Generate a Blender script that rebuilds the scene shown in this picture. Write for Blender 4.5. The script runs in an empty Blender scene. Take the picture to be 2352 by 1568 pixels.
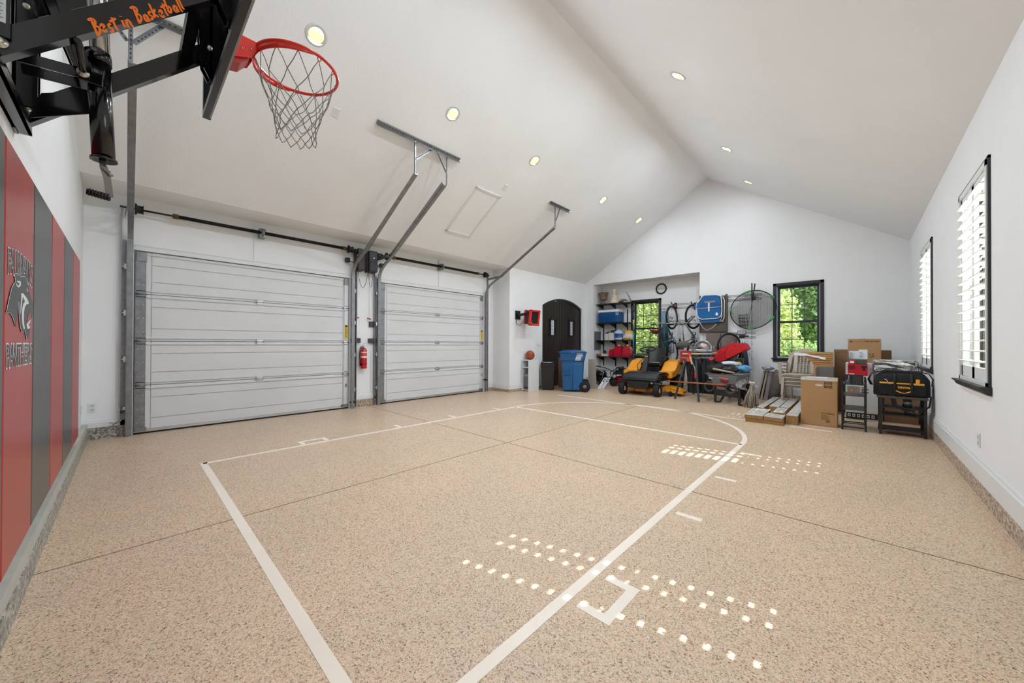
import bpy, bmesh, math, random
from mathutils import Vector, Matrix
random.seed(7)
C = bpy.context.scene
R = math.radians
# ------------------------------------------------------------------ camera, sky, sun, exposure
cam_d = bpy.data.cameras.new('camera'); cam = bpy.data.objects.new('camera', cam_d); C.collection.objects.link(cam)
FPX = 835.642
cam_d.sensor_width = 36.0; cam_d.lens = 36.0 * FPX / 2352; cam_d.clip_start = 0.02; cam_d.clip_end = 300
_y, _t, _r = R(43.441), R(0.338), R(0.211)
CF = Vector((-math.sin(_y)*math.cos(_t), math.cos(_y)*math.cos(_t), math.sin(_t)))
_R0 = Vector((math.cos(_y), math.sin(_y), 0)); _U0 = _R0.cross(CF)
CR = _R0*math.cos(_r) + _U0*math.sin(_r); CU = -_R0*math.sin(_r) + _U0*math.cos(_r)
CO = Vector((0, 0, 1.22))
m = Matrix((CR, CU, -CF)).transposed().to_4x4(); m.translation = CO
cam.matrix_world = m
C.camera = cam
C.view_settings.view_transform = 'Standard'; C.view_settings.look = 'None'
C.view_settings.gamma = 1.0; C.view_settings.use_curve_mapping = False
C.view_settings.exposure = 0.70
SUN_DIR = Vector((0.671, 0.180, 0.719)).normalized()      # towards the sun
world = bpy.data.worlds.new('sky'); C.world = world; world.use_nodes = True
wn = world.node_tree; wn.nodes.clear()
wo = wn.nodes.new('ShaderNodeOutputWorld'); bg = wn.nodes.new('ShaderNodeBackground')
tc = wn.nodes.new('ShaderNodeTexCoord'); sp = wn.nodes.new('ShaderNodeSeparateXYZ'); cr = wn.nodes.new('ShaderNodeValToRGB')
wn.links.new(tc.outputs['Generated'], sp.inputs[0]); wn.links.new(sp.outputs['Z'], cr.inputs[0])
cr.color_ramp.elements[0].position = 0.0; cr.color_ramp.elements[0].color = (0.80, 0.88, 1.0, 1)
cr.color_ramp.elements[1].position = 0.7; cr.color_ramp.elements[1].color = (0.30, 0.52, 1.0, 1)
wn.links.new(cr.outputs[0], bg.inputs[0]); bg.inputs[1].default_value = 2.3
wn.links.new(bg.outputs[0], wo.inputs[0])
sd = bpy.data.lights.new('sun', 'SUN'); sun = bpy.data.objects.new('sun', sd); C.collection.objects.link(sun)
sd.energy = 9.5; sd.angle = R(0.30); sd.color = (1.0, 0.975, 0.93)
sun.rotation_euler = SUN_DIR.to_track_quat('Z', 'Y').to_euler()
def area(name, loc, d, sx, sy, power, col=(1,1,1), shape='RECTANGLE'):
    l = bpy.data.lights.new(name, 'AREA'); l.shape = shape; l.size = sx; l.size_y = sy; l.energy = power; l.color = col
    o = bpy.data.objects.new(name, l); C.collection.objects.link(o); o.location = loc
    o.rotation_euler = Vector(d).to_track_quat('-Z', 'Z').to_euler(); return o
WINY = (2.12, 4.98, 7.84)                                   # the three windows of the east wall
for wy in WINY:                                            # daylight coming in through each of them
    area('window_daylight', (1.12, wy, 1.78), (-1, -0.12, 0.22), 0.95, 1.62, 16, (0.92, 0.96, 1.0))
CANS = [(-4.19, y) for y in (1.364, 3.181, 5.004, 7.434, 9.31)] + [(-1.715, y) for y in (1.364, 3.181, 4.98, 7.444, 9.30)]
def ceil_z(x): return 3.136 + .6432*(x+6.326) if x < -2.75 else 3.188 + .645*(.734-x)
for x, y in CANS:
    n = Vector((.541, 0, -.841)) if x < -2.75 else Vector((-.541, 0, -.841))
    area('can_lamp', Vector((x, y, ceil_z(x))) + n*0.012, (n + Vector((0, 0, -.25))).normalized(), .14, .14, 17 if y < 2 else (21 if y < 6 else (25 if y < 9 else 2.5)), (.81, .91, 1.0), 'DISK')
# ------------------------------------------------------------------ helpers
def ray(px, py): return CF + CR*((px-1176)/FPX) - CU*((py-784)/FPX)
def _at(px, py, k, v):
    d = ray(px, py); return CO + d*((v-CO[k])/d[k])
def ax(px, py, X): return _at(px, py, 0, X)
def ay(px, py, Y): return _at(px, py, 1, Y)
def az(px, py, Z=0.0): return _at(px, py, 2, Z)
def zat(p, py):                                            # height above point p that shows at row py
    q = Vector((p[0], p[1], CO.z)) - CO; d = q.dot(CF); lat = q.dot(CR)
    px = 1176 + FPX*lat/d; r_ = ray(px, py); s = d/r_.dot(CF); return CO.z + r_.z*s
def lin(c):
    return tuple(((v/12.92) if v <= .04045 else ((v+.055)/1.055)**2.4) for v in c)
def hexc(h):
    h = h.lstrip('#'); return lin([int(h[i:i+2], 16)/255 for i in (0, 2, 4)])
MATS = {}
def mat(name, col, rough=.5, metal=0., noise=.06, scale=8., bump=0., bscale=60., coat=0., spec=.5, trans=0., sheen=0.):
    if name in MATS: return MATS[name]
    m = bpy.data.materials.new(name); m.use_nodes = True; nt = m.node_tree; b = nt.nodes['Principled BSDF']
    c = hexc(col) if isinstance(col, str) else col
    b.inputs['Roughness'].default_value = rough; b.inputs['Metallic'].default_value = metal
    b.inputs['Coat Weight'].default_value = coat; b.inputs['Specular IOR Level'].default_value = spec
    b.inputs['Transmission Weight'].default_value = trans; b.inputs['Sheen Weight'].default_value = sheen
    t = nt.nodes.new('ShaderNodeTexCoord')
    n = nt.nodes.new('ShaderNodeTexNoise'); n.inputs['Scale'].default_value = scale; n.inputs['Detail'].default_value = 3
    nt.links.new(t.outputs['Object'], n.inputs['Vector'])
    r_ = nt.nodes.new('ShaderNodeValToRGB')
    r_.color_ramp.elements[0].position = .3; r_.color_ramp.elements[1].position = .7
    r_.color_ramp.elements[0].color = tuple(v*(1-noise) for v in c)+(1,); r_.color_ramp.elements[1].color = tuple(min(1, v*(1+noise)) for v in c)+(1,)
    nt.links.new(n.outputs['Fac'], r_.inputs[0]); nt.links.new(r_.outputs[0], b.inputs['Base Color'])
    if bump:
        n2 = nt.nodes.new('ShaderNodeTexNoise'); n2.inputs['Scale'].default_value = bscale; n2.inputs['Detail'].default_value = 2
        nt.links.new(t.outputs['Object'], n2.inputs['Vector'])
        bp = nt.nodes.new('ShaderNodeBump'); bp.inputs['Strength'].default_value = bump; bp.inputs['Distance'].default_value = .01
        nt.links.new(n2.outputs['Fac'], bp.inputs['Height']); nt.links.new(bp.outputs[0], b.inputs['Normal'])
    MATS[name] = m; return m
def wood(name, c1, c2, scale=6., stretch=(1, 12, 12), rough=.6):
    if name in MATS: return MATS[name]
    m = bpy.data.materials.new(name); m.use_nodes = True; nt = m.node_tree; b = nt.nodes['Principled BSDF']
    t = nt.nodes.new('ShaderNodeTexCoord'); mp = nt.nodes.new('ShaderNodeMapping'); mp.inputs['Scale'].default_value = stretch
    n = nt.nodes.new('ShaderNodeTexNoise'); n.inputs['Scale'].default_value = scale; n.inputs['Detail'].default_value = 5
    r_ = nt.nodes.new('ShaderNodeValToRGB'); r_.color_ramp.elements[0].position = .35; r_.color_ramp.elements[1].position = .65
    r_.color_ramp.elements[0].color = hexc(c1)+(1,); r_.color_ramp.elements[1].color = hexc(c2)+(1,)
    nt.links.new(t.outputs['Object'], mp.inputs[0]); nt.links.new(mp.outputs[0], n.inputs['Vector'])
    nt.links.new(n.outputs['Fac'], r_.inputs[0]); nt.links.new(r_.outputs[0], b.inputs['Base Color'])
    b.inputs['Roughness'].default_value = rough
    MATS[name] = m; return m
def flake(name, cols, dark=1.0, rough=.3, cscale=215.):
    m = bpy.data.materials.new(name); m.use_nodes = True; nt = m.node_tree; b = nt.nodes['Principled BSDF']
    t = nt.nodes.new('ShaderNodeTexCoord')
    v = nt.nodes.new('ShaderNodeTexVoronoi'); v.inputs['Scale'].default_value = cscale
    nz = nt.nodes.new('ShaderNodeTexNoise'); nz.inputs['Scale'].default_value = cscale*1.2; nz.inputs['Detail'].default_value = 2
    mx = nt.nodes.new('ShaderNodeMixRGB'); mx.inputs[0].default_value = .012
    nt.links.new(t.outputs['Object'], nz.inputs['Vector']); nt.links.new(t.outputs['Object'], mx.inputs[1]); nt.links.new(nz.outputs['Color'], mx.inputs[2])
    nt.links.new(mx.outputs[0], v.inputs['Vector'])
    s = nt.nodes.new('ShaderNodeSeparateColor'); nt.links.new(v.outputs['Color'], s.inputs[0])
    r_ = nt.nodes.new('ShaderNodeValToRGB'); r_.color_ramp.interpolation = 'CONSTANT'
    while len(r_.color_ramp.elements) > 1: r_.color_ramp.elements.remove(r_.color_ramp.elements[0])
    r_.color_ramp.elements[0].position = 0; r_.color_ramp.elements[0].color = tuple(x*dark for x in hexc(cols[0][1]))+(1,)
    for p_, h in cols[1:]:
        e = r_.color_ramp.elements.new(p_); e.color = tuple(x*dark for x in hexc(h))+(1,)
    nt.links.new(s.outputs[0], r_.inputs[0])
    big = nt.nodes.new('ShaderNodeTexNoise'); big.inputs['Scale'].default_value = 1.1; big.inputs['Detail'].default_value = 2
    nt.links.new(t.outputs['Object'], big.inputs['Vector'])
    rb = nt.nodes.new('ShaderNodeValToRGB'); rb.color_ramp.elements[0].position = .3; rb.color_ramp.elements[1].position = .7
    rb.color_ramp.elements[0].color = (.93, .93, .95, 1); rb.color_ramp.elements[1].color = (1, .99, .97, 1)
    nt.links.new(big.outputs['Fac'], rb.inputs[0])
    mul = nt.nodes.new('ShaderNodeMixRGB'); mul.blend_type = 'MULTIPLY'; mul.inputs[0].default_value = 1
    nt.links.new(r_.outputs[0], mul.inputs[1]); nt.links.new(rb.outputs[0], mul.inputs[2]); nt.links.new(mul.outputs[0], b.inputs['Base Color'])
    b.inputs['Roughness'].default_value = rough; b.inputs['Specular IOR Level'].default_value = .5
    bp = nt.nodes.new('ShaderNodeBump'); bp.inputs['Strength'].default_value = .35; bp.inputs['Distance'].default_value = .003
    nt.links.new(v.outputs['Distance'], bp.inputs['Height']); nt.links.new(bp.outputs[0], b.inputs['Normal'])
    MATS[name] = m; return m
def emis(name, col, st):
    m = bpy.data.materials.new(name); m.use_nodes = True; b = m.node_tree.nodes['Principled BSDF']
    b.inputs['Base Color'].default_value = hexc(col)+(1,); b.inputs['Emission Color'].default_value = hexc(col)+(1,); b.inputs['Emission Strength'].default_value = st
    MATS[name] = m; return m

class MB:
    """collects shapes in world coordinates (or in the thing's own frame when local)"""
    def __init__(s): s.bm = bmesh.new(); s.smooth = False
    def _add(s, verts, faces, M=None):
        vs = [s.bm.verts.new((M @ Vector(v)) if M is not None else v) for v in verts]
        for f in faces:
            try: s.bm.faces.new([vs[i] for i in f])
            except ValueError: pass
        return s
    def box(s, a, b, M=None, bev=0.):
        x0, y0, z0 = [min(a[i], b[i]) for i in range(3)]; x1, y1, z1 = [max(a[i], b[i]) for i in range(3)]
        if bev:
            t = bmesh.new(); bmesh.ops.create_cube(t, size=1)
            for v in t.verts: v.co = Vector((x0 + (v.co.x+.5)*(x1-x0), y0 + (v.co.y+.5)*(y1-y0), z0 + (v.co.z+.5)*(z1-z0)))
            bmesh.ops.bevel(t, geom=t.edges[:], offset=bev, segments=2, affect='EDGES', profile=.5)
            t.verts.index_update(); s._add([v.co.copy() for v in t.verts], [[v.index for v in f.verts] for f in t.faces], M); t.free(); return s
        V = [(x0,y0,z0),(x1,y0,z0),(x1,y1,z0),(x0,y1,z0),(x0,y0,z1),(x1,y0,z1),(x1,y1,z1),(x0,y1,z1)]
        return s._add(V, [(0,3,2,1),(4,5,6,7),(0,1,5,4),(1,2,6,5),(2,3,7,6),(3,0,4,7)], M)
    def cbox(s, c, sz, M=None, bev=0.):
        return s.box([c[i]-sz[i]/2 for i in range(3)], [c[i]+sz[i]/2 for i in range(3)], M, bev)
    def beam(s, p, q, w, h=None, up=(0,0,1)):               # rectangular bar from p to q, w across, h along up
        p = Vector(p); q = Vector(q); h = h or w; d = (q-p); L = d.length; d.normalize(); up = Vector(up)
        if abs(d.dot(up)) > .98: up = Vector((0,1,0)) if abs(d.y) < .9 else Vector((1,0,0))
        sx = d.cross(up).normalized(); u = sx.cross(d)
        M = Matrix((sx, d, u)).transposed().to_4x4(); M.translation = p
        return s.box((-w/2, 0, -h/2), (w/2, L, h/2), M)
    def tube(s, pts, r, n=8, closed=False, cap=True):
        pts = [Vector(p) for p in pts]; N = len(pts); rs = r if isinstance(r, (list, tuple)) else [r]*N
        rings = []; prev = None
        for i, p in enumerate(pts):
            if closed: t = pts[(i+1) % N] - pts[i-1]
            else: t = (pts[min(i+1, N-1)] - pts[max(i-1, 0)])
            t.normalize()
            if prev is None:
                u = Vector((0,0,1)) if abs(t.z) < .9 else Vector((1,0,0)); a = t.cross(u).normalized()
            else:
                a = prev - t*prev.dot(t)
                a = a.normalized() if a.length > 1e-6 else t.orthogonal().normalized()
            prev = a; b = t.cross(a)
            rings.append([s.bm.verts.new(p + (a*math.cos(2*math.pi*k/n) + b*math.sin(2*math.pi*k/n))*rs[i]) for k in range(n)])
        for i in range(N if closed else N-1):
            A = rings[i]; B = rings[(i+1) % N]
            for k in range(n):
                try: s.bm.faces.new((A[k], A[(k+1) % n], B[(k+1) % n], B[k])).smooth = True
                except ValueError: pass
        if cap and not closed:
            for g in (rings[0][::-1], rings[-1]):
                try: s.bm.faces.new(g)
                except ValueError: pass
        return s
    def cyl(s, p, q, r, n=16, r2=None): return s.tube([p, q], [r, r if r2 is None else r2], n)
    def lathe(s, prof, o=(0,0,0), axis=(0,0,1), n=24, smooth=True):   # profile of (radius, height)
        axis = Vector(axis).normalized(); a = axis.orthogonal().normalized(); b = axis.cross(a); o = Vector(o); rings = []
        for r_, h in prof:
            if r_ < 1e-5: rings.append([s.bm.verts.new(o + axis*h)])
            else: rings.append([s.bm.verts.new(o + axis*h + (a*math.cos(2*math.pi*k/n) + b*math.sin(2*math.pi*k/n))*r_) for k in range(n)])
        for A, B in zip(rings, rings[1:]):
            for k in range(n):
                k2 = (k+1) % n
                if len(A) == 1 and len(B) == 1: continue
                if len(A) == 1: f = (A[0], B[k2], B[k])
                elif len(B) == 1: f = (A[k], A[k2], B[0])
                else: f = (A[k], A[k2], B[k2], B[k])
                try: s.bm.faces.new(f).smooth = smooth
                except ValueError: pass
        return s
    def ball(s, c, r, n=16, M=None):
        rr = r if isinstance(r, (list, tuple)) else (r, r, r); V = []; F = []; m_ = n//2
        for i in range(m_+1):
            th = math.pi*i/m_
            for k in range(n):
                ph = 2*math.pi*k/n; V.append((c[0]+rr[0]*math.sin(th)*math.cos(ph), c[1]+rr[1]*math.sin(th)*math.sin(ph), c[2]+rr[2]*math.cos(th)))
        for i in range(m_):
            for k in range(n): F.append((i*n+k, (i+1)*n+k, (i+1)*n+(k+1) % n, i*n+(k+1) % n))
        s._add(V, F, M); bmesh.ops.remove_doubles(s.bm, verts=s.bm.verts[:], dist=1e-6); s.smooth = True; return s
    def prism(s, pts, d):                                   # planar polygon (3D points) swept by vector d
        pts = [Vector(p) for p in pts]; d = Vector(d); n = len(pts)
        A = [s.bm.verts.new(p) for p in pts]; B = [s.bm.verts.new(p+d) for p in pts]
        s.bm.faces.new(A); s.bm.faces.new(B[::-1])
        for i in range(n): s.bm.faces.new((A[i], B[i], B[(i+1) % n], A[(i+1) % n]))
        return s
    def grid(s, f, nu, nv, smooth=True, close_u=False):     # surface from f(u, v)
        V = [[s.bm.verts.new(f(i/nu, j/nv)) for j in range(nv+1)] for i in range(nu+1)]
        for i in range(nu):
            for j in range(nv):
                try: s.bm.faces.new((V[i][j], V[i+1][j], V[i+1][j+1], V[i][j+1])).smooth = smooth
                except ValueError: pass
        return s
def obj(name, mb, mt, parent=None, label=None, local=False, smooth=None):
    bm = mb.bm; bmesh.ops.recalc_face_normals(bm, faces=bm.faces[:])
    if mb.smooth or smooth:
        for f in bm.faces: f.smooth = True
    if parent is not None and not local:
        P_ = Matrix.LocRotScale(parent.location, parent.rotation_euler, parent.scale)
        if parent.parent is not None: P_ = Matrix.LocRotScale(parent.parent.location, parent.parent.rotation_euler, parent.parent.scale) @ P_
        bm.transform(P_.inverted())
    me = bpy.data.meshes.new(name); loc = None
    if parent is None:
        vs = [v.co for v in bm.verts]; lo = [min(v[i] for v in vs) for i in range(3)]; hi = [max(v[i] for v in vs) for i in range(3)]
        loc = Vector(((lo[0]+hi[0])/2, (lo[1]+hi[1])/2, lo[2])); bm.transform(Matrix.Translation(-loc))
    bm.to_mesh(me); bm.free()
    ms = mt if isinstance(mt, (list, tuple)) else [mt]
    for q in ms: me.materials.append(q)
    o = bpy.data.objects.new(name, me); C.collection.objects.link(o)
    if parent is not None: o.parent = parent
    else: o.location = loc
    if label: o['label'] = label
    return o
def thing(name, label, cat, loc=(0,0,0), rz=0., group=None):
    o = bpy.data.objects.new(name, None); C.collection.objects.link(o); o.empty_display_size = .1
    o.location = loc; o.rotation_euler = (0, 0, rz); o['label'] = label; o['category'] = cat
    if group: o['group'] = group
    return o
def tag(o, label, cat, group=None, kind=None):
    o['label'] = label; o['category'] = cat
    if group: o['group'] = group
    if kind: o['kind'] = kind
    return o
def struct(name, mb, mt, parent=None):
    o = obj(name, mb, mt, parent)
    if parent is None: o['kind'] = 'structure'
    return o
def sthing(name, loc=(0,0,0)):
    o = bpy.data.objects.new(name, None); C.collection.objects.link(o); o.location = loc; o['kind'] = 'structure'; return o
def copy_tree(o, loc=None, rz=None, label=None, parent=None):
    c = o.copy(); C.collection.objects.link(c)
    if parent is not None: c.parent = parent
    for ch in list(o.children): copy_tree(ch, parent=c)
    if loc is not None: c.location = loc
    if rz is not None: c.rotation_euler = (0, 0, rz)
    if label: c['label'] = label
    return c
def text(name, s, size, org, xd, yd, mt, parent=None, depth=.0015, shear=0., jitter=0., align='LEFT', bold=0., sx=1.0):
    xd = Vector(xd).normalized(); yd = Vector(yd).normalized(); zd = xd.cross(yd); rnd = random.Random(3)
    M = Matrix((xd, yd, zd)).transposed().to_4x4(); M.translation = Vector(org)
    cu = bpy.data.curves.new(name, 'FONT'); cu.body = s; cu.size = size; cu.extrude = depth; cu.shear = shear; cu.align_x = align; cu.offset = bold; cu.resolution_u = 3
    t = bpy.data.objects.new(name, cu); C.collection.objects.link(t); dg = bpy.context.evaluated_depsgraph_get()
    me = bpy.data.meshes.new_from_object(t.evaluated_get(dg)); bpy.data.objects.remove(t)
    mb = MB(); mb.bm.from_mesh(me); bpy.data.meshes.remove(me)
    for v in mb.bm.verts:
        v.co.x *= sx
        if jitter: v.co.y += jitter*size*math.sin(v.co.x/size*2.3) + jitter*.6*size*math.sin(v.co.x/size*5.1+1)
    mb.bm.transform(M)
    for f in mb.bm.faces: f.material_index = 0
    return obj(name, mb, mt, parent)
# ------------------------------------------------------------------ common materials
WHITE = mat('wall_paint', '#EBEBEB', .75, noise=.012, scale=3, bump=.08, bscale=90)
CEIL = mat('ceiling_paint', '#F0F0F0', .85, noise=.012, scale=2, bump=.25, bscale=45)
TRIMW = mat('trim_paint', '#E2E3E2', .4, noise=.01)
FL = [(0, '#DCBFA0'), (.22, '#E8CDAC'), (.44, '#C8AC90'), (.58, '#F0DCC0'), (.70, '#DFB89A'), (.80, '#A8917A'), (.87, '#E4C5A4'), (.93, '#6E5B4C'), (.975, '#B0705A')]
FLOOR = flake('flake_epoxy', FL, 1.0, .27)
CURB = flake('curb_flake', [(0, '#9A9890'), (.3, '#7E7C76'), (.5, '#B5B2A8'), (.7, '#68655F'), (.85, '#C9C6BC')], 1.0, .4, 70)
CURB2 = flake('curb_flake_tan', [(0, '#B09A86'), (.3, '#92806F'), (.5, '#C7B5A2'), (.7, '#7B6857'), (.85, '#D3C5B4')], 1.0, .4, 70)
LINE = mat('court_line_paint', '#F4E6D6', .35, noise=.03, scale=4)
DARK = mat('dark_frame', '#26262A', .45, noise=.08)
BLACK = mat('black_plastic', '#17171A', .45, noise=.1)
BLKMET = mat('black_enamel', '#0B0B0D', .16, noise=.1, coat=.3)
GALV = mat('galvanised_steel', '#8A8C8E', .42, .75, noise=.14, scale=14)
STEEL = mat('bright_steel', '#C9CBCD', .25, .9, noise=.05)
RUB = mat('rubber', '#141414', .8, noise=.15)
REDP = mat('red_enamel', '#D8281A', .3, noise=.04, coat=.3)
# ------------------------------------------------------------------ the setting
XR, YB, XL, XD, YA, YL, ZS = .734, 10.132, -6.326, -6.928, 6.589, -.388, 3.134
def wallgrid(mb, axis, p, t, u0, u1, z0, z1, holes):        # wall across `axis` at p, thickness t (signed), with rectangular openings
    us = sorted({u0, u1, *[h[0] for h in holes], *[h[1] for h in holes]}); zs = sorted({z0, z1, *[h[2] for h in holes], *[h[3] for h in holes]})
    for ua, ub in zip(us, us[1:]):
        for za, zb in zip(zs, zs[1:]):
            uc, zc = (ua+ub)/2, (za+zb)/2
            if any(h[0] < uc < h[1] and h[2] < zc < h[3] for h in holes): continue
            if axis == 'x': mb.box((p, ua, za), (p+t, ub, zb))
            else: mb.box((ua, p, za), (ub, p+t, zb))
# floor slabs with the two saw-cut joints
flo = struct('floor', MB().box((-7.2, -.6, -.12), (1.0, 11.0, -.012)), mat('joint_grout', '#2E2824', .9))
g = .006
for xa, xb in ((-7.1, -3.131-g), (-3.131+g, .9)):
    for ya, yb in ((-.5, 3.222-g), (3.222+g, 10.9)):
        obj('slab', MB().box((xa, ya, -.012), (xb, yb, 0)), FLOOR, flo)
def line(pts, w, z=.0012):
    mb = MB(); p, q = Vector((*pts[0], 0)), Vector((*pts[1], 0)); mb.beam(p, q, w, .0024, (0,0,1)); return mb
def cl(name, mb): obj(name, mb, LINE, flo)
HW = .0275
cl('court_line', line([(-4.785, .53), (-4.785, 5.15)], .055)); cl('court_line', line([(-1.02, .50), (-1.02, 5.15)], .055))
cl('court_line', line([(-4.81, .535), (-.992, .535)], .055)); cl('court_line', line([(-4.785, 5.155), (-1.02, 5.155)], .055))
arc = MB(); cx, cy = -2.9025, 5.155
for i in range(48):
    a0, a1 = math.pi*i/48, math.pi*(i+1)/48; ri, ro = 1.855, 1.91
    P4 = [(cx+r_*math.cos(a), cy+r_*math.sin(a), 0) for a, r_ in ((a0, ri), (a0, ro), (a1, ro), (a1, ri))]
    arc.prism(P4, (0, 0, .0012))
cl('court_arc', arc)
cl('court_line', line([(-5.184, 7.09), (-.25, 6.80)], .045))
for s_, x0, x1 in ((1, -.95, -.78), (-1, -4.83, -5.0)):
    xi, xo = x0, x1; w_ = .05*s_
    U = [(xi, 1.44), (xo, 1.44), (xo, 1.755), (xi, 1.755), (xi, 1.705), (xo-w_, 1.705), (xo-w_, 1.49), (xi, 1.49)]
    cl('lane_block', MB().prism([(x_, y_, 0) for x_, y_ in U], (0, 0, .0012)))
    for y_ in (2.74, 3.735, 4.765): cl('lane_mark', line([(x0-.0*s_, y_), (x1, y_)], .05))
# ceiling
cb = MB()
def slope(xa, za, xb, zb): cb.prism([(xa, -.6, za), (xb, -.6, zb), (xb, 11.5, zb), (xa, 11.5, za)], (0, 0, .12))  # runs past the north wall: added overhang keeping sun off the back windows
xm = -2.75; zm = 5.435
slope(XL, 3.136, xm, zm); slope(xm, zm, XR+.12, 3.188-.12*.645)
cei = struct('ceiling', cb, CEIL)
struct('trim_1', MB().box((XD-.1, YL-.1, ZS), (XL, YA, ZS+.12)), CEIL)             # soffit over the garage doors
# walls
w = MB(); wallgrid(w, 'x', XD, -.14, YL-.1, YA, 0, ZS+.1, [(.05, 2.855, 0, 2.44), (3.45, 6.24, 0, 2.44)]); struct('wall_west', w, WHITE)
w = MB(); w.box((XD-.14, YA, 0), (XL-.12, YA+.12, ZS+.1)); struct('wall_return', w, WHITE)
DY0, DY1, DZS, DZT = 7.904, 9.917, 2.30, 2.545
w = MB(); wallgrid(w, 'x', XL, -.12, YA, YB+.02, 0, 3.136, [(DY0, DY1, 0, DZT)])
hw = (DY1-DY0)/2; hh = DZT-DZS; Rr = (hw*hw+hh*hh)/(2*hh); yc = (DY0+DY1)/2; zc = DZT-Rr
def archpts(r0, n=16, yc=yc, zc=zc, half=hw):
    th = math.asin(half/r0); return [(yc + r0*math.sin(-th + 2*th*i/n), zc + r0*math.cos(-th + 2*th*i/n)) for i in range(n+1)]
ap = archpts(Rr)
for (ya, za), (yb, zb) in zip(ap, ap[1:]): w.prism([(XL, ya, za), (XL, yb, zb), (XL, yb, DZT+.001), (XL, ya, DZT+.001)], (-.12, 0, 0))
struct('wall_northwest', w, WHITE)
WX0, WX1, WZ0, WZ1 = -1.381, -.497, .95, 2.605
w = MB(); wallgrid(w, 'y', YB, .15, -6.45, XR+.12, 0, 3.085, [(-6.05, -2.936, 0, 3.085), (WX0+.06, WX1-.06, WZ0, WZ1-.06)])
w.prism([(-6.45, YB, 3.085), (XR+.12, YB, 3.085), (XR+.12, YB, 3.16), (xm, YB, zm+.05), (-6.326, YB, 3.18), (-6.45, YB, 3.18)], (0, .15, 0)); struct('wall_north', w, WHITE)
AB = 10.632; VX0, VX1 = -5.025, -4.109
w = MB(); wallgrid(w, 'y', AB, .15, -6.2, -2.8, 0, 3.2, [(VX0+.06, VX1-.06, .90, 2.50)])
w.box((-6.2, YB+.15, 0), (-6.05, AB, 3.2)).box((-2.936, YB+.15, 0), (-2.8, AB, 3.2)).box((-6.2, YB+.15, 3.085), (-2.8, AB, 3.2)); struct('wall_alcove', w, WHITE)
w = MB(); wallgrid(w, 'x', XR, .13, YL-.1, YB+.3, 0, 3.188, [(y_-.50, y_+.50, .93, 2.66) for y_ in WINY]); struct('wall_east', w, WHITE)
w = MB(); w.prism([(XD-.14, YL, 0), (XR+.13, YL, 0), (XR+.13, YL, 3.2), (xm, YL, zm+.08), (XL, YL, 3.25), (XD-.14, YL, 3.25)], (0, -.12, 0)); struct('wall_south', w, WHITE)
# curbs and baseboards
def run(name, a, b, out, z0, z1, t, mt, moulded=False):     # strip along a wall from a to b, projecting `out`
    a = Vector((*a, 0)); b = Vector((*b, 0)); o_ = Vector((*out, 0))
    prof = [(0, z0), (t, z0), (t, z1-.035), (t*.55, z1-.025), (t*.55, z1-.012), (t*.2, z1), (0, z1)] if moulded else [(0, z0), (t, z0), (t, z1), (0, z1)]
    mb = MB(); mb.prism([a + o_*u + Vector((0, 0, z)) for u, z in prof], b-a); return struct(name, mb, mt)
run('trim_2', (XD, YL), (XD, .0), (1, 0), 0, .15, .03, CURB); run('baseboard_west_1', (XD, YL), (XD, -.02), (1, 0), .15, .25, .018, TRIMW, True)
run('trim_3', (XD, 2.93), (XD, 3.36), (1, 0), 0, .14, .03, CURB2); run('baseboard_west_2', (XD, 2.93), (XD, 3.36), (1, 0), .14, .24, .018, TRIMW, True)
run('trim_4', (XD, 6.32), (XD, YA), (1, 0), 0, .085, .025, CURB2); run('baseboard_west_3', (XD, 6.32), (XD, YA), (1, 0), .085, .22, .016, TRIMW, True)
run('trim_5', (XD, YA), (XL, YA), (0, -1), 0, .07, .02, CURB2); run('baseboard_return', (XD, YA), (XL, YA), (0, -1), .07, .20, .016, TRIMW, True)
run('trim_6', (XL, YA), (XL, DY0), (1, 0), 0, .07, .02, CURB2); run('baseboard_northwest_1', (XL, YA), (XL, DY0), (1, 0), .07, .20, .016, TRIMW, True)
run('baseboard_northwest_2', (XL, DY1), (XL, YB), (1, 0), .02, .15, .016, TRIMW, True)
run('trim_7', (XR, YL), (XR, YB), (-1, 0), 0, .125, .02, CURB2); run('baseboard_east', (XR, YL), (XR, YB), (-1, 0), .125, .30, .018, TRIMW, True)
run('trim_8', (-2.936, YB), (XR, YB), (0, -1), 0, .10, .02, CURB2); run('baseboard_north', (-2.936, YB), (XR, YB), (0, -1), .10, .26, .016, TRIMW, True)
run('baseboard_alcove', (-6.05, AB), (-2.936, AB), (0, -1), 0, .14, .016, TRIMW, True)
run('trim_9', (XD, YL), (XR, YL), (0, 1), 0, .125, .055, CURB); run('baseboard_south', (XD, YL), (XR, YL), (0, 1), .125, .20, .05, mat('pad_ledge', '#B9B8AE', .5))
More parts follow.
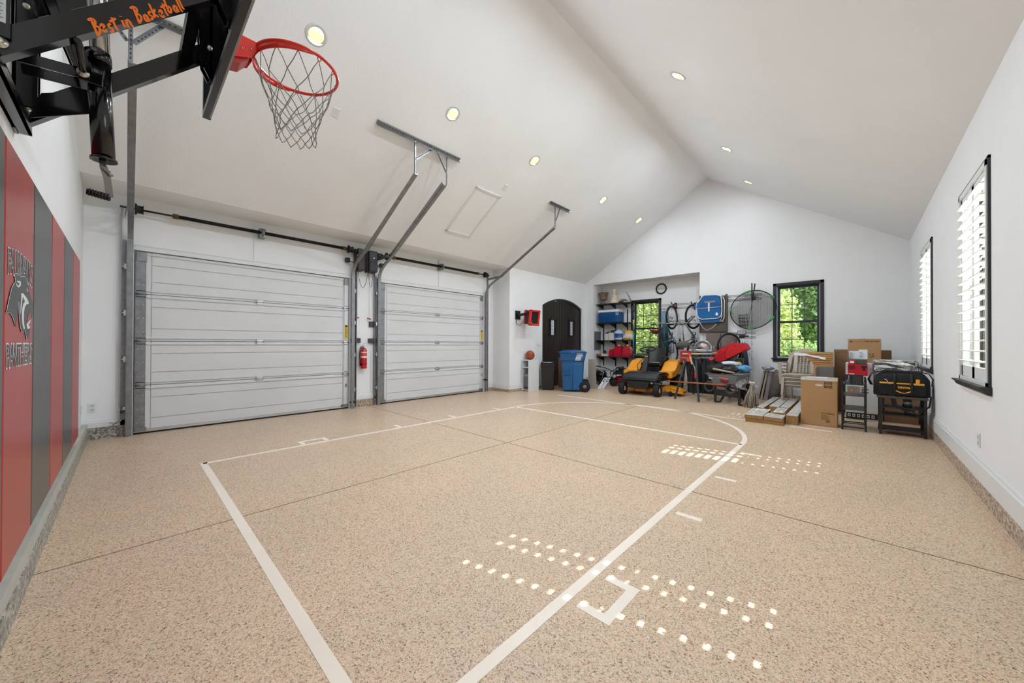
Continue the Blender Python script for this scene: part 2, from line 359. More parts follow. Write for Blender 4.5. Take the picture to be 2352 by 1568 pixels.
# ------------------------------------------------------------------ windows
def glassmat():
    m = bpy.data.materials.new('window_glass'); m.use_nodes = True; nt = m.node_tree; nt.nodes.clear()
    o = nt.nodes.new('ShaderNodeOutputMaterial'); mx = nt.nodes.new('ShaderNodeMixShader'); t = nt.nodes.new('ShaderNodeBsdfTransparent'); g_ = nt.nodes.new('ShaderNodeBsdfGlossy')
    fr = nt.nodes.new('ShaderNodeFresnel'); fr.inputs[0].default_value = 1.3
    g_.inputs['Roughness'].default_value = .02; nt.links.new(fr.outputs[0], mx.inputs[0]); nt.links.new(t.outputs[0], mx.inputs[1]); nt.links.new(g_.outputs[0], mx.inputs[2]); nt.links.new(mx.outputs[0], o.inputs[0]); return m
GLASS = glassmat()
TRACK = mat('window_track', '#A9B4C6', .4)
MUNT = mat('muntin_paint', '#4B4A42', .5)
def back_window(n, x0, x1, z0, z1, Y):
    w_ = sthing('window_%d' % n, ((x0+x1)/2, Y, z0)); c = .062
    mb = MB()
    for a, b in (((x0, z0), (x0+c, z1)), ((x1-c, z0), (x1, z1)), ((x0, z1-c), (x1, z1))): mb.box((a[0], Y-.022, a[1]), (b[0], Y+.02, b[1]), bev=.004)
    obj('casing', mb, DARK, w_)
    mb = MB().box((x0-.03, Y-.06, z0-.005), (x1+.03, Y+.02, z0+.02), bev=.004).box((x0, Y-.025, z0-.065), (x1, Y, z0-.005), bev=.004); obj('sill', mb, DARK, w_)
    mb = MB()                                               # jamb liner
    for xa, xb in ((x0+c-.002, x0+c+.014), (x1-c-.014, x1-c+.002)): mb.box((xa, Y+.0, z0), (xb, Y+.15, z1-c))
    obj('jamb_track', mb, TRACK, w_)
    mb = MB().box((x0+c, Y, z1-c-.015), (x1-c, Y+.15, z1-c)).box((x0+c, Y, z0), (x1-c, Y+.15, z0+.03)); obj('jamb', mb, DARK, w_)
    xa, xb, za, zb = x0+c+.012, x1-c-.012, z0+.03, z1-c-.012; zm_ = (za+zb)/2; f = .045
    for nm, z_lo, z_hi, yy in (('upper_sash', zm_-.02, zb, Y+.085), ('lower_sash', za, zm_+.02, Y+.05)):
        mb = MB()
        mb.box((xa, yy, z_lo), (xa+f, yy+.03, z_hi)).box((xb-f, yy, z_lo), (xb, yy+.03, z_hi)).box((xa+f, yy, z_lo), (xb-f, yy+.03, z_lo+f)).box((xa+f, yy, z_hi-f), (xb-f, yy+.03, z_hi))
        s_ = obj(nm, mb, DARK, w_)
        mb = MB()
        for k in (1, 2): x = xa+f+(xb-xa-2*f)*k/3; mb.box((x-.007, yy+.008, z_lo+f), (x+.007, yy+.022, z_hi-f))
        z = (z_lo+z_hi)/2; mb.box((xa+f, yy+.009, z-.007), (xb-f, yy+.021, z+.007)); obj('muntin', mb, MUNT, s_)
        obj('pane', MB().box((xa+f, yy+.014, z_lo+f), (xb-f, yy+.016, z_hi-f)), GLASS, s_)
    return w_
back_window(1, VX0, VX1, .86, 2.557, AB)
back_window(2, WX0, WX1, .90, 2.605, YB)
LOUV = mat('louvre_paint', '#EDEBE2', .35, noise=.01)
def shutter_window(n, yc):
    w_ = sthing('window_%d' % n, (XR, yc, .88)); H = .535
    mb = MB(); mb.box((XR-.014, yc-H, .90), (XR, yc-H+.022, 2.655)).box((XR-.014, yc+H-.022, .90), (XR, yc+H, 2.655)).box((XR-.014, yc-H, 2.633), (XR, yc+H, 2.655)); obj('casing', mb, DARK, w_)
    prof = [(0, .905), (.062, .905), (.062, .893), (.045, .882), (.038, .86), (.022, .845), (0, .84)]
    mb = MB(); mb.prism([(XR-a, yc-H-.02, z) for a, z in prof], (0, 2*H+.04, 0)); obj('sill', mb, DARK, w_)
    mb = MB(); i = H-.022; mb.box((XR-.02, yc-i, .90), (XR+.04, yc-i+.045, 2.633)).box((XR-.02, yc+i-.045, .90), (XR+.04, yc+i, 2.633)).box((XR-.02, yc-i, 2.59), (XR+.04, yc+i, 2.633)).box((XR-.02, yc-i, .90), (XR+.04, yc+i, .935)); obj('shutter_frame', mb, TRIMW, w_)
    for k, (ya, yb) in enumerate(((yc-i+.047, yc-.002), (yc+.002, yc+i-.047))):
        mb = MB(); f = .04
        mb.box((XR-.008, ya, .94), (XR+.02, ya+f, 2.585)).box((XR-.008, yb-f, .94), (XR+.02, yb, 2.585)).box((XR-.008, ya, .94), (XR+.02, yb, 1.035)).box((XR-.008, ya, 2.535), (XR+.02, yb, 2.585))
        p_ = obj('shutter_panel', mb, TRIMW, w_)
        mb = MB(); mb.box((XR-.012, ya+f-.012, 1.1), (XR-.008, ya+f-.006, 1.18)); obj('hinge', mb, STEEL, p_)
        for j in range(17):
            z = 1.085 + j*.0876; l = MB(); y0, y1 = ya+f-.006, yb-f+.006
            hx = .0125  # openings added in the slats so the sun casts dots and bars
            if k == 0: holes = [(yc-.19-.019, yc-.19+.019)]
            else: holes = [(yc+.075-.019, yc+.075+.019), (yc+.19-.019, yc+.19+.019)]
            if n == 4 and j >= 8:
                hx = .024
                holes = [(yc-.21, y1)] if k == 0 else [(y0, yc+.10), (yc+.172, yc+.208)]
            cx = XR+.001
            l.box((cx-.0445, y0, z-.004), (cx-hx, y1, z+.004), bev=.0025); l.box((cx+hx, y0, z-.004), (cx+.0445, y1, z+.004), bev=.0025)
            ys = [y0] + [v for h in holes for v in h] + [y1]
            for a, b in zip(ys[::2], ys[1::2]):
                if b-a > .001: l.box((cx-hx-.003, a, z-.0055), (cx+hx+.003, b, z+.0055))
            obj('louvre', l, LOUV, p_)
    mb = MB(); mb.box((XR+.085, yc-.5, .93), (XR+.12, yc-.45, 2.6)).box((XR+.085, yc+.45, .93), (XR+.12, yc+.5, 2.6)).box((XR+.085, yc-.45, 1.755), (XR+.12, yc+.45, 1.79)).box((XR+.085, yc-.45, .93), (XR+.12, yc+.45, .98)); s_ = obj('sash', mb, mat('sash_brown', '#4A403C', .5), w_)
    obj('pane', MB().box((XR+.10, yc-.46, .97), (XR+.103, yc+.46, 2.68)), GLASS, s_)
for n, y_ in zip((3, 4, 5), WINY): shutter_window(n, y_)
# ------------------------------------------------------------------ arched door
DW = wood('door_planks', '#1B1612', '#2E2620', 5, (8, 8, 1), .35)
dd = sthing('door_3', (XL, yc, 0))
fr = MB(); inn = archpts(Rr-.05, half=hw-.05); out = ap
for (a, b), (c, d) in zip(zip(out, inn), zip(out[1:], inn[1:])): fr.prism([(XL-.04, *a), (XL-.04, *c), (XL-.04, *d), (XL-.04, *b)], (-.06, 0, 0))
fr.box((XL-.04, DY0, 0), (XL-.10, DY0+.05, inn[0][1])).box((XL-.04, DY1-.05, 0), (XL-.10, DY1, inn[-1][1])); obj('door_frame', fr, DARK, dd)
def archz(y): 
    t = (Rr-.052)**2-(y-yc)**2; return zc+math.sqrt(max(t, 0))
for s_ in (-1, 1):
    ya, yb = (DY0+.052, yc-.003) if s_ < 0 else (yc+.003, DY1-.052)
    leaf = MB(); y0, y1 = ya, yb; pts = [(XL-.075, y0, .02), (XL-.075, y1, .02)] + [(XL-.075, y1-(y1-y0)*k/8, archz(y1-(y1-y0)*k/8)) for k in range(9)]
    leaf.prism(pts, (-.03, 0, 0)); lf = obj('door_leaf', leaf, DW, dd); N = 7
    wy = (ya+yb)/2 + .0; wy0, wy1, wz0, wz1 = wy-.10, wy+.10, 1.45, 1.93
    for k in range(N):
        pa, pb = ya+(yb-ya)*k/N+.004, ya+(yb-ya)*(k+1)/N-.004
        segs = [(.02, wz0), (wz1, None)] if pb > wy0 and pa < wy1 else [(.02, None)]
        pl = MB()
        for z0, z1 in segs:
            za = z1 or archz(pa)-.01; zb = z1 or archz(pb)-.01
            pl.prism([(XL-.060, pa, z0), (XL-.060, pb, z0), (XL-.060, pb, zb), (XL-.060, pa, za)], (-.015, 0, 0))
        obj('plank', pl, DW, lf)
    f2 = MB().box((XL-.04, wy0-.02, wz0-.02), (XL-.07, wy0+.03, wz1+.02)).box((XL-.04, wy1-.03, wz0-.02), (XL-.07, wy1+.02, wz1+.02)).box((XL-.04, wy0, wz0-.02), (XL-.07, wy1, wz0+.03)).box((XL-.04, wy0, wz1-.03), (XL-.07, wy1, wz1+.02))
    f2.box((XL-.025, wy1+.0, (wz0+wz1)/2-.01), (XL-.045, wy1+.05, (wz0+wz1)/2+.01)); v = obj('viewing_window', f2, DARK, dd)
    obj('pane', MB().box((XL-.056, wy0+.03, wz0+.03), (XL-.059, wy1-.03, wz1-.03)), mat('leaded_glass', '#DCE6EE', .15), v)
    g2 = MB()
    for z in (wz0+.1, wz0+.19, wz0+.28, wz0+.37): g2.box((XL-.053, wy0+.03, z-.003), (XL-.056, wy1-.03, z+.003))
    for y in (wy-.02, wy+.02): g2.box((XL-.053, y-.002, wz0+.03), (XL-.056, y+.002, wz1-.03))
    obj('leading', g2, DARK, v)
obj('threshold', MB().box((XL-.12, DY0, 0), (XL-.02, DY1, .025)), DARK, dd)  # bar added under the leaves to block light at the floor
h = MB(); h.beam((XL-.03, yc-.05, .92), (XL-.03, yc-.05, 1.16), .02).cyl((XL-.06, yc-.05, .95), (XL-.02, yc-.05, .95), .008).cyl((XL-.06, yc-.05, 1.13), (XL-.02, yc-.05, 1.13), .008); obj('door_handle', h, DARK, dd)
# ------------------------------------------------------------------ garage doors
GDW = mat('garage_door_paint', '#DADBDB', .45, noise=.02, scale=3, bump=.05, bscale=40)
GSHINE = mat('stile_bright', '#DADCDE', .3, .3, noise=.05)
YEL = mat('warning_yellow', '#E6C819', .5, noise=.03)
ZB = [0.03, .645, 1.235, 1.865, 2.43]
def garage_door(n, y0, y1):
    d = sthing('door_%d' % n, (XD, (y0+y1)/2, 0)); xf = XD-.012
    for k in range(4):
        za, zb = ZB[k]+.004, ZB[k+1]-.004; H = zb-za
        s_ = MB(); s_.box((xf-.045, y0, za), (xf-.012, y1, zb))
        g1, g2 = za+.16*1, zb-.16
        y0i, y1i = y0+.16, y1-.10
        for a, b in ((za, g1), (g1+.010, g2-.010), (g2, zb)): s_.box((xf-.012, y0i, a), (xf, y1i, b))
        s_.box((xf-.012, y0, za), (xf, y0i-.010, zb)).box((xf-.012, y1i+.010, za), (xf, y1, zb))
        sec = obj('door_section', s_, GDW, d)
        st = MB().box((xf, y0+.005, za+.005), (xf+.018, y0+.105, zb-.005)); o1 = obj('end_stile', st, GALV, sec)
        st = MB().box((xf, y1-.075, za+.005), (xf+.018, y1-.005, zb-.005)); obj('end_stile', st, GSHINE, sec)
        sc = MB()
        for z in (za+.12, za+.3, za+.48):
            for y in (y0+.03, y0+.08): sc.cyl((xf+.018, y, z), (xf+.022, y, z), .006, 8)
        obj('rivet', sc, STEEL, sec)
    for z in ZB[1:]:                                        # stiffening struts across the joints
        zz = z-.035 if z > 2.4 else z
        st = MB()
        for dz, out in ((-.040, .018), (.040, .018)) if z < 2.4 else ((.0, .02),):
            st.box((xf, y0+.01, zz+dz-.012), (xf+out*.45, y1-.01, zz+dz+.012)); st.box((xf+out*.45, y0+.01, zz+dz-.004), (xf+out, y1-.01, zz+dz+.004))
        so = obj('strut', st, GDW, d)
        if z < 2.4:
            for y in (y0+.06, (y0+y1)/2, y1-.045):
                h = MB().box((xf+.0, y-.045, z-.034), (xf+.022, y+.045, z+.034), bev=.003).cyl((xf+.028, y-.05, z), (xf+.028, y+.05, z), .010, 8); obj('hinge', h, STEEL if y > y0+.1 else GALV, so)
    obj('outer_skin', MB().box((xf-.052, y0, .02), (xf-.046, y1, 2.44)), GDW, d)  # unseen sheet added behind the sections, blocks daylight in the joints
    br = MB().box((xf, y0+.01, 2.30), (xf+.03, y0+.11, 2.42), bev=.003); obj('top_bracket', br, GALV, d); br = MB().box((xf, y1-.08, 2.30), (xf+.03, y1-.01, 2.42), bev=.003); obj('top_bracket', br, GALV, d)
    obj('bottom_rail', MB().box((xf-.045, y0, .022), (xf+.012, y1, .062)), STEEL, d)
    obj('bottom_seal', MB().box((xf-.05, y0, 0.0), (xf+.012, y1, .024), bev=.006), RUB, d)
    for y in (y0+.07, y1-.06):
        b = MB().box((xf+.01, y-.06, .035), (xf+.04, y+.05, .085), bev=.004).cyl((xf+.03, y-.03, .06), (xf+.06, y-.03, .06), .012, 8); obj('bottom_bracket', b, GALV, d)
    lb = MB().box((xf+.018, y1-.070, 1.30), (xf+.020, y1-.012, 1.56)); l_ = obj('warning_label', lb, YEL, d)
    t = MB()
    for k in range(9): t.box((xf+.0202, y1-.064, 1.33+k*.021), (xf+.0205, y1-.02-.01*(k % 3), 1.337+k*.021))
    t.box((xf+.0202, y1-.066, 1.52), (xf+.0205, y1-.016, 1.55)); obj('label_print', t, BLACK, l_)
    obj('date_sticker', MB().box((xf+.018, y1-.06, .40), (xf+.0195, y1-.02, .46)), mat('sticker_grey', '#8C8F92', .6), d)
    for ya_, yb_, z0_, z1_ in ((y0-.03, y0+.025, 0, 2.46), (y1-.025, y1+.03, 0, 2.46), (y0, y1, 2.40, 2.46)): obj('door_stop', MB().box((xf-.125, ya_, z0_), (xf-.047, yb_, z1_)), TRIMW, d)  # added strips behind the door edges that stop outside light leaking in
    hd = MB().box((XD, y0-.03, 2.44), (XD+.016, y1+.03, 2.50)).box((XD, y0-.03, 2.50), (XD+.024, y1+.03, 2.512)); obj('header_trim', hd, TRIMW, d)
    return d
garage_door(1, .06, 2.845); garage_door(2, 3.46, 6.23)
def lean(px, py): return 0
def door_track(y, s_, label, top=(-4.70, 3.71), thick=.055):
    t = thing('garage_door_track', label, 'track', (XD+.07, y, 0), 0, 'tracks of the two garage doors')
    x0 = XD+.085
    v = MB().beam((x0, y, .01), (x0, y, 2.50), thick, .028, (1, 0, 0)).beam((x0-.018, y+.028*s_, .01), (x0-.018, y+.028*s_, 2.5), .012, .05, (1,0,0)); obj('vertical_rail', v, GALV, t)
    an = MB().beam((XD+.012, y+.055*s_, .02), (XD+.012, y+.055*s_, 2.55), .05, .012, (1,0,0)).beam((XD+.035, y+.078*s_, .02), (XD+.035, y+.078*s_, 2.98), .006, .06, (1,0,0)); obj('angle_bracket', an, GALV, t)
    pts = [(x0, 2.50)]; q = Vector((-6.38, 2.845)); e = Vector(top); dd_ = (e-q).normalized()
    ctrl = [Vector((x0, 2.5)), Vector((x0, 2.70)), q-dd_*.16, q]
    cv = [((1-u)**3)*ctrl[0]+3*u*(1-u)**2*ctrl[1]+3*u*u*(1-u)*ctrl[2]+u**3*ctrl[3] for u in [i/10 for i in range(11)]]
    c = MB()
    for a, b in zip(cv, cv[1:]): c.beam((a.x, y, a.y), (b.x, y, b.y), thick, .02, (0,1,0) if False else (-(b-a).y, 0, (b-a).x))
    obj('curved_rail', c, GALV, t)
    nrm = (-dd_.y, 0, dd_.x)
    h = MB().beam((q.x, y, q.y), (e.x, y, e.y), thick, .03, nrm); n_ = Vector(nrm)*.03
    h.beam(Vector((q.x+.05, y+.03*s_, q.y)) + n_, Vector((e.x+.0, y+.03*s_, e.y)) + n_, .006, .06, nrm); obj('inclined_rail', h, GALV, t)
    st = MB().beam((XD+.06, y+.05*s_, 2.86), (-6.42, y+.03*s_, 2.87), .006, .05); obj('stay_bracket', st, GALV, t)
    b = MB()
    for z in (.35, 1.0, 1.6, 2.2): b.box((XD+.02, y+.02*s_, z-.035), (XD+.075, y+.055*s_, z+.035)).cyl((XD+.06, y+.02*s_, z), (XD+.06, y+.07*s_, z), .012, 8)
    obj('rail_clip', b, STEEL, t); return t
HOLE = mat('perforation_dark', '#3A3B3D', .6, .5)
def perf(name, p, q, parent, w=.032, up=(0,1,0)):          # slotted steel angle
    m = MB().beam(p, q, w, .003, up); p = Vector(p); q = Vector(q); d = (q-p).normalized()
    sdv = d.cross(Vector(up)).normalized(); m.beam(p+sdv*w/2+Vector(up)*w/2, q+sdv*w/2+Vector(up)*w/2, .003, w, up); o = obj(name, m, GALV, parent)
    h = MB(); L = (q-p).length; n = int(L/.04); u = Vector(up)
    for i in range(n):
        a = p+d*(.02+i*.04); h.beam(a-u*.0022, a+d*.018-u*.0022, .010, .0016, up); h.beam(a+u*.0022, a+d*.018+u*.0022, .010, .0016, up)
    obj('slot', h, HOLE, o); return o
TR = [door_track(.015, -1, 'steel track left of the left garage door, rising behind the backboard arms'),
      door_track(2.895, 1, 'steel track at the right edge of the left garage door, curving up to the ceiling'),
      door_track(3.41, -1, 'steel track at the left edge of the right garage door, curving up to the ceiling'),
      door_track(6.28, 1, 'steel track at the right edge of the right garage door, beside the white return wall')]
def hanger(label, ya, yb, drops, braces):
    cz = ceil_z(-4.66)-.01; nrm = Vector((.541, 0, -.841))
    t = thing('track_hanger', label, 'bracket', (-4.66, ya, cz), 0, 'slotted steel hangers on the sloped ceiling')
    perf('ceiling_angle', Vector((-4.66, ya, cz))+nrm*.01, Vector((-4.66, yb, cz))+nrm*.01, t, .05, (.541, 0, -.841))
    for y in drops: perf('drop_strut', (-4.685, y, cz-.02), (-4.685, y, 3.70), t, .03, (1, 0, 0))
    for (ya_, za), (yb_, zb) in braces: perf('diagonal_brace', (-4.675, ya_, za), (-4.675, yb_, zb), t, .03, (1, 0, 0))
cz = ceil_z(-4.66)
hanger('long slotted steel hanger for the two middle tracks, on the left ceiling slope', 2.27, 3.67, (2.87, 3.44), (((3.17, cz-.03), (2.885, 3.92)), ((3.24, cz-.03), (3.42, 3.90))))
hanger('short slotted steel hanger for the far right track, on the left ceiling slope', 6.06, 6.77, (6.27,), (((6.44, cz-.03), (6.29, 3.85)),))
hanger('slotted steel hanger above the leftmost track, seen between the black backboard arms', -.30, .45, (.0,), (((-.24, cz-.03), (-.02, 3.88)), ((.22, cz-.03), (.02, 3.88))))
SPR = mat('torsion_spring', '#161617', .55, .4, noise=.3, scale=90)
def torsion(label, y0, y1, ends):
    t = thing('torsion_spring_assembly', label, 'spring', (XD+.15, (y0+y1)/2, 2.94), 0, 'torsion springs above the garage doors'); x = XD+.15; z = 2.945; ym = (y0+y1)/2
    obj('shaft', MB().cyl((x, y0-.14, z), (x, y1+.09, z), .0125, 12), mat('shaft_steel', '#4A4038', .4, .7), t)
    for a, b in ((y0+ends[0], ym-.03), (ym+.03, y1-ends[1])):
        mb = MB(); n = 90; pts = []
        mb.cyl((x, a, z), (x, b, z), .024, 14); rs = int((b-a)/.02)
        for i in range(rs): yy = a + (b-a)*i/rs; mb.tube([(x, yy, z), (x, yy+.009, z)], [.0275, .0275], 12)
        obj('spring', mb, SPR, t); e = a if b < ym else b
        obj('winding_cone', MB().cyl((x, e-.03, z), (x, e+.03, z), .034, 12), mat('rust_brown', '#5A3A22', .6), t)
    obj('center_bearing', MB().cyl((x, ym-.015, z), (x, ym+.015, z), .06, 16).box((XD+.012, ym-.04, z-.07), (x, ym+.04, z+.07), bev=.004), GALV, t)
    for y in (y0+.03, y1-.03): obj('cable_drum', MB().lathe([(0, 0), (.07, 0), (.075, .012), (.05, .025), (.05, .07), (.062, .08), (0, .08)], (x, y-.04, z), (0, 1, 0), 20), mat('drum_black', '#26272A', .5, .5), t)
torsion('black torsion spring bar above the left garage door', .06, 2.84, (.38, .14)); torsion('black torsion spring bar above the right garage door', 3.52, 6.22, (.16, .30))
sb = MB().box((XD, 1.36, 2.45), (XD+.012, 1.70, 3.10)); struct('trim_10', sb, WHITE); struct('trim_11', MB().box((XD, 4.86, 2.5), (XD+.012, 4.875, 3.11)), TRIMW)
# ------------------------------------------------------------------ wall pads with the school emblem
PR = mat('pad_red_vinyl', '#A82E2A', .28, noise=.03, spec=.4); PG = mat('pad_grey_vinyl', '#3F4342', .28, noise=.03, spec=.4); PB = mat('pad_black_edge', '#17181A', .4)
EMW = mat('emblem_white', '#DFE3E4', .4); EMG = mat('emblem_grey', '#3C4244', .4)
YP = YL+.05; pads = [(-1.15, -1.80, PR), (-1.80, -2.45, PG), (-2.45, -3.10, PR), (-3.10, -3.755, PG), (-3.755, -4.41, PR), (-4.41, -5.06, PG), (-5.06, -5.72, PR)]
names = ['red vinyl wall pad nearest the camera, cut by the picture edge', 'dark grey vinyl wall pad at the very left edge of the picture', 'red vinyl wall pad with the panther emblem', 'wide dark grey vinyl wall pad right of the emblem pad', 'red vinyl wall pad between two dark grey ones', 'narrow looking dark grey wall pad, second from the corner', 'last red vinyl wall pad beside the garage door corner']
for (xa, xb, mt_), nm in zip(pads, names):
    t = thing('wall_pad', nm, 'wall pad', ((xa+xb)/2, YL, .25), 0, 'padded gym wall panels')
    obj('cushion', MB().box((xb+.003, YL+.001, .26), (xa-.003, YP, 2.05), bev=.012), mt_, t)
    obj('backing_board', MB().box((xb+.002, YL+.001, .25), (xa-.002, YL+.012, 2.055)), PB, t)
    if 'emblem pad' not in nm and 'emblem' in nm:
        emb = t
def pc(x, y): return ay(x/4.75, 530+y/4.75, YP+.002)        # from the emblem's look to points on the pad
head = [(158,470),(178,468),(200,478),(225,500),(248,497),(268,502),(288,545),(308,620),(325,690),(340,745),(352,800),(354,870),(350,925),(330,975),(318,1000),(322,1060),(318,1110),(305,1185),(292,1185),(282,1130),(268,1070),(255,1100),(238,1100),(222,1050),(212,960),(206,860),(205,740),(192,790),(185,870),(178,960),(168,1045),(158,1000),(140,940),(110,890),(70,890),(85,810),(105,720),(130,620),(155,570),(170,560),(165,520)]
def flat(pts, th, off=0.):
    mb = MB(); P_ = [pc(*p)+Vector((0, off, 0)) for p in pts]; mb.prism(P_, (0, th, 0)); return mb
cxm = sum(p[0] for p in head)/len(head)
def grow(pts, k):
    n = len(pts); o_ = []
    for i in range(n):
        a = Vector(pts[i-1]); b = Vector(pts[(i+1) % n]); d = b-a; nn = Vector((d.y, -d.x)).normalized(); o_.append((pts[i][0]+nn.x*k*.55, pts[i][1]+nn.y*k))
    return o_
obj('emblem_outline', flat(grow(head, 7), .001), EMW, emb); obj('emblem_head', flat(head, .0012, .0008), EMG, emb)
for pts in ([(222,680),(240,680),(262,705),(282,735),(300,770),(303,795),(280,800),(262,825),(250,880),(247,950),(250,1010),(262,1065),(248,1070),(234,1010),(230,930),(232,860),(244,800),(262,770),(248,735),(238,715),(230,770),(220,860),(214,900),(214,830),(222,760)],
            [(172,540),(190,548),(208,545),(217,565),(212,600),(192,617),(172,602),(160,575),(170,575),(180,595),(194,597),(201,580),(198,563),(182,567)], [(284,618),(291,640),(296,662),(287,660)], [(280,1025),(292,1000),(310,985),(326,965),(312,1010),(300,1022),(314,1040),(318,1060),(290,1070)]):
    obj('emblem_detail', flat(pts, .0012, .0018), EMW, emb)
obj('emblem_mouth', flat([(285,1000),(290,950),(300,905),(315,890),(325,905),(322,950),(308,985)], .0012, .002), PR, emb)
def padtext(s, xa, xb, z0, z1, arch=0.):
    W = xa-xb; cw = W/len(s)
    for k, ch in enumerate(s):
        u = (k+.5)/len(s); dz = -arch*(2*u-1)**2
        for mt_, sc_, off, bo in ((EMW, 1.0, .0012, .010), (EMG, 1.0, .0022, .0)):
            text('pad_lettering', ch, (z1-z0)*1.25, (xa-cw*(k+.5), YP+off, z0+dz), (-1, 0, 0), (0, 0, 1), mt_, emb, .0005, align='CENTER', bold=bo*.6, sx=cw/((z1-z0))*1.25)
padtext('FAIRBANKS', -2.49, -3.06, 1.515, 1.635, .02); padtext('PANTHERS', -2.475, -3.07, 1.115, 1.225)
# ------------------------------------------------------------------ basketball hoop
HX = -2.65
hoop = thing('basketball_hoop', 'wall mounted basketball hoop with red rim, white net and black adjustable arms', 'basketball hoop', (HX, YL, 2.24))
def seg(p, q, s_): return (Vector(q)-Vector(p)).normalized()*s_
PIV = dict(lw=(-.338, 2.34), lb=(.338, 3.045), uw=(-.348, 2.84), ub=(.328, 3.545))
BOLT = mat('bolt_zinc', '#C8C6BE', .3, .85)
def bolt(x, y, z, par, r=.022, s_=1): return obj('bolt', MB().lathe([(0, 0), (r, 0), (r, .006), (r*.6, .008), (r*.6, .02), (r*.45, .026), (0, .026)], (x, y, z), (s_, 0, 0), 14), BOLT, par)
for x in (-2.35, -2.95):
    for a, b in (('lw', 'lb'), ('uw', 'ub')):
        p = Vector((x, *PIV[a])); q = Vector((x, *PIV[b])); d = seg(p, q, .05); u = Vector((0, -d.z, d.y)).normalized()
        m_ = MB(); m_.beam(p-d*.9, q+d, .05, .078, u); ar = obj('arm', m_, BLKMET, hoop)
        for e in (p, q): bolt(e.x+.025, e.y, e.z, ar)
        if x == -2.35 and a == 'lw': near = ar
    ch = MB().box((x-.04, YL+.002, 2.36), (x-.03, -.312, 3.1)).box((x+.03, YL+.002, 2.36), (x+.04, -.312, 3.1)).box((x-.04, YL+.002, 2.24), (x+.04, YL+.012, 3.1)); obj('wall_channel', ch, BLKMET, hoop)
    m_ = MB(); m_.prism([(x-.036, .30, 2.93), (x-.036, .335, 2.86), (x-.036, .352, 2.86), (x-.036, .352, 3.62), (x-.036, .30, 3.62), (x-.036, .285, 3.3), (x-.036, .285, 3.1)], (.008, 0, 0)).prism([(x+.028, .30, 2.93), (x+.028, .335, 2.86), (x+.028, .352, 2.86), (x+.028, .352, 3.62), (x+.028, .30, 3.62), (x+.028, .285, 3.3), (x+.028, .285, 3.1)], (.008, 0, 0)).box((x-.036, .338, 2.86), (x+.036, .35, 3.62)); obj('board_bracket', m_, BLKMET, hoop)
m_ = MB().box((-2.99, YL+.002, 2.245), (-2.25, -.335, 2.255)).box((-2.99, YL+.002, 2.245), (-2.25, YL+.012, 2.31)).box((-2.98, -.345, 2.245), (-2.25, -.335, 2.30)).box((-2.99, YL+.002, 3.0), (-2.2, YL+.012, 3.08)); obj('wall_plate', m_, BLKMET, hoop)
ang = Vector((0, .676, .705)).normalized(); nr = Vector((0, -ang.z, ang.y))
p = Vector((0, .225, 2.93)); m_ = MB(); m_.beam((-2.975, p.y, p.z), (-2.325, p.y, p.z), .085, .012, nr); obj('cross_plate', m_, BLKMET, hoop)
m_ = MB().beam((-2.9, .12, 3.33), (-2.4, .12, 3.33), .07, .012, nr); obj('cross_plate', m_, BLKMET, hoop)
# warning sticker on the near channel
t_ = obj('warning_sticker', MB().box((-2.3095, YL+.006, 2.41), (-2.3085, -.322, 2.56)), mat('sticker_white', '#D9DEE2', .5), hoop)
obj('sticker_band', MB().box((-2.308, YL+.01, 2.53), (-2.3078, -.326, 2.55)), PR, t_)
m_ = MB()
for k in range(7): m_.box((-2.308, YL+.012, 2.425+k*.013), (-2.3078, -.328-.004*(k % 2), 2.428+k*.013))
obj('sticker_print', m_, mat('print_grey', '#6D737A', .6), t_)
ORG_M = mat('orange_script', '#FF7A14', .5, noise=.01)
a0 = ax(220, 83, -2.323); a1 = ax(427, 23, -2.323); dr = (a1-a0).normalized(); L = (a1-a0).length; ORG = a0
up = Vector((0, -dr.z, dr.y))
ST = dict(B=(.62, [[(.02,.93),(.25,1.02),(.5,.92),(.48,.72),(.2,.52)], [(.2,.52),(.55,.48),(.52,.18),(.2,.0)], [(.27,.97),(.17,-.06)]]),
 e=(.44, [[(.03,.28),(.36,.36),(.28,.56),(.08,.46),(.03,.2),(.14,.0),(.38,.1)]]), s=(.40, [[(.34,.55),(.1,.5),(.1,.33),(.3,.22),(.24,.03),(.02,.03)]]),
 t=(.38, [[(.2,.9),(.12,.2),(.22,.0)], [(-.12,.66),(.46,.76)]]), i=(.24, [[(.1,.52),(.08,.0)], [(.13,.74),(.15,.80)]]),
 n=(.52, [[(.04,.54),(.03,.0)], [(.03,.3),(.2,.54),(.34,.44),(.34,.05),(.44,-.04)]]), a=(.46, [[(.32,.5),(.12,.52),(.02,.24),(.12,.02),(.3,.2),(.33,.5)], [(.33,.5),(.34,.1),(.42,.0)]]),
 k=(.44, [[(.08,1.02),(.04,.0)], [(.34,.56),(.06,.28),(.38,-.02)]]), b=(.46, [[(.08,1.02),(.04,.05)], [(.04,.32),(.22,.52),(.36,.3),(.22,.02),(.04,.08)]]), l=(.24, [[(.1,1.05),(.08,.15),(.2,.0)]]))
def chaikin(P_, n=2):
    for _ in range(n): P_ = [P_[0]] + [q for a, b in zip(P_, P_[1:]) for q in ((a[0]*.75+b[0]*.25, a[1]*.75+b[1]*.25), (a[0]*.25+b[0]*.75, a[1]*.25+b[1]*.75))] + [P_[-1]]
    return P_
wd = 'Best in Basketball'; tot = sum(.34 if c == ' ' else ST[c][0]+.05 for c in wd); u_ = L/tot; ch_ = .049; x_ = 0; m_ = MB()
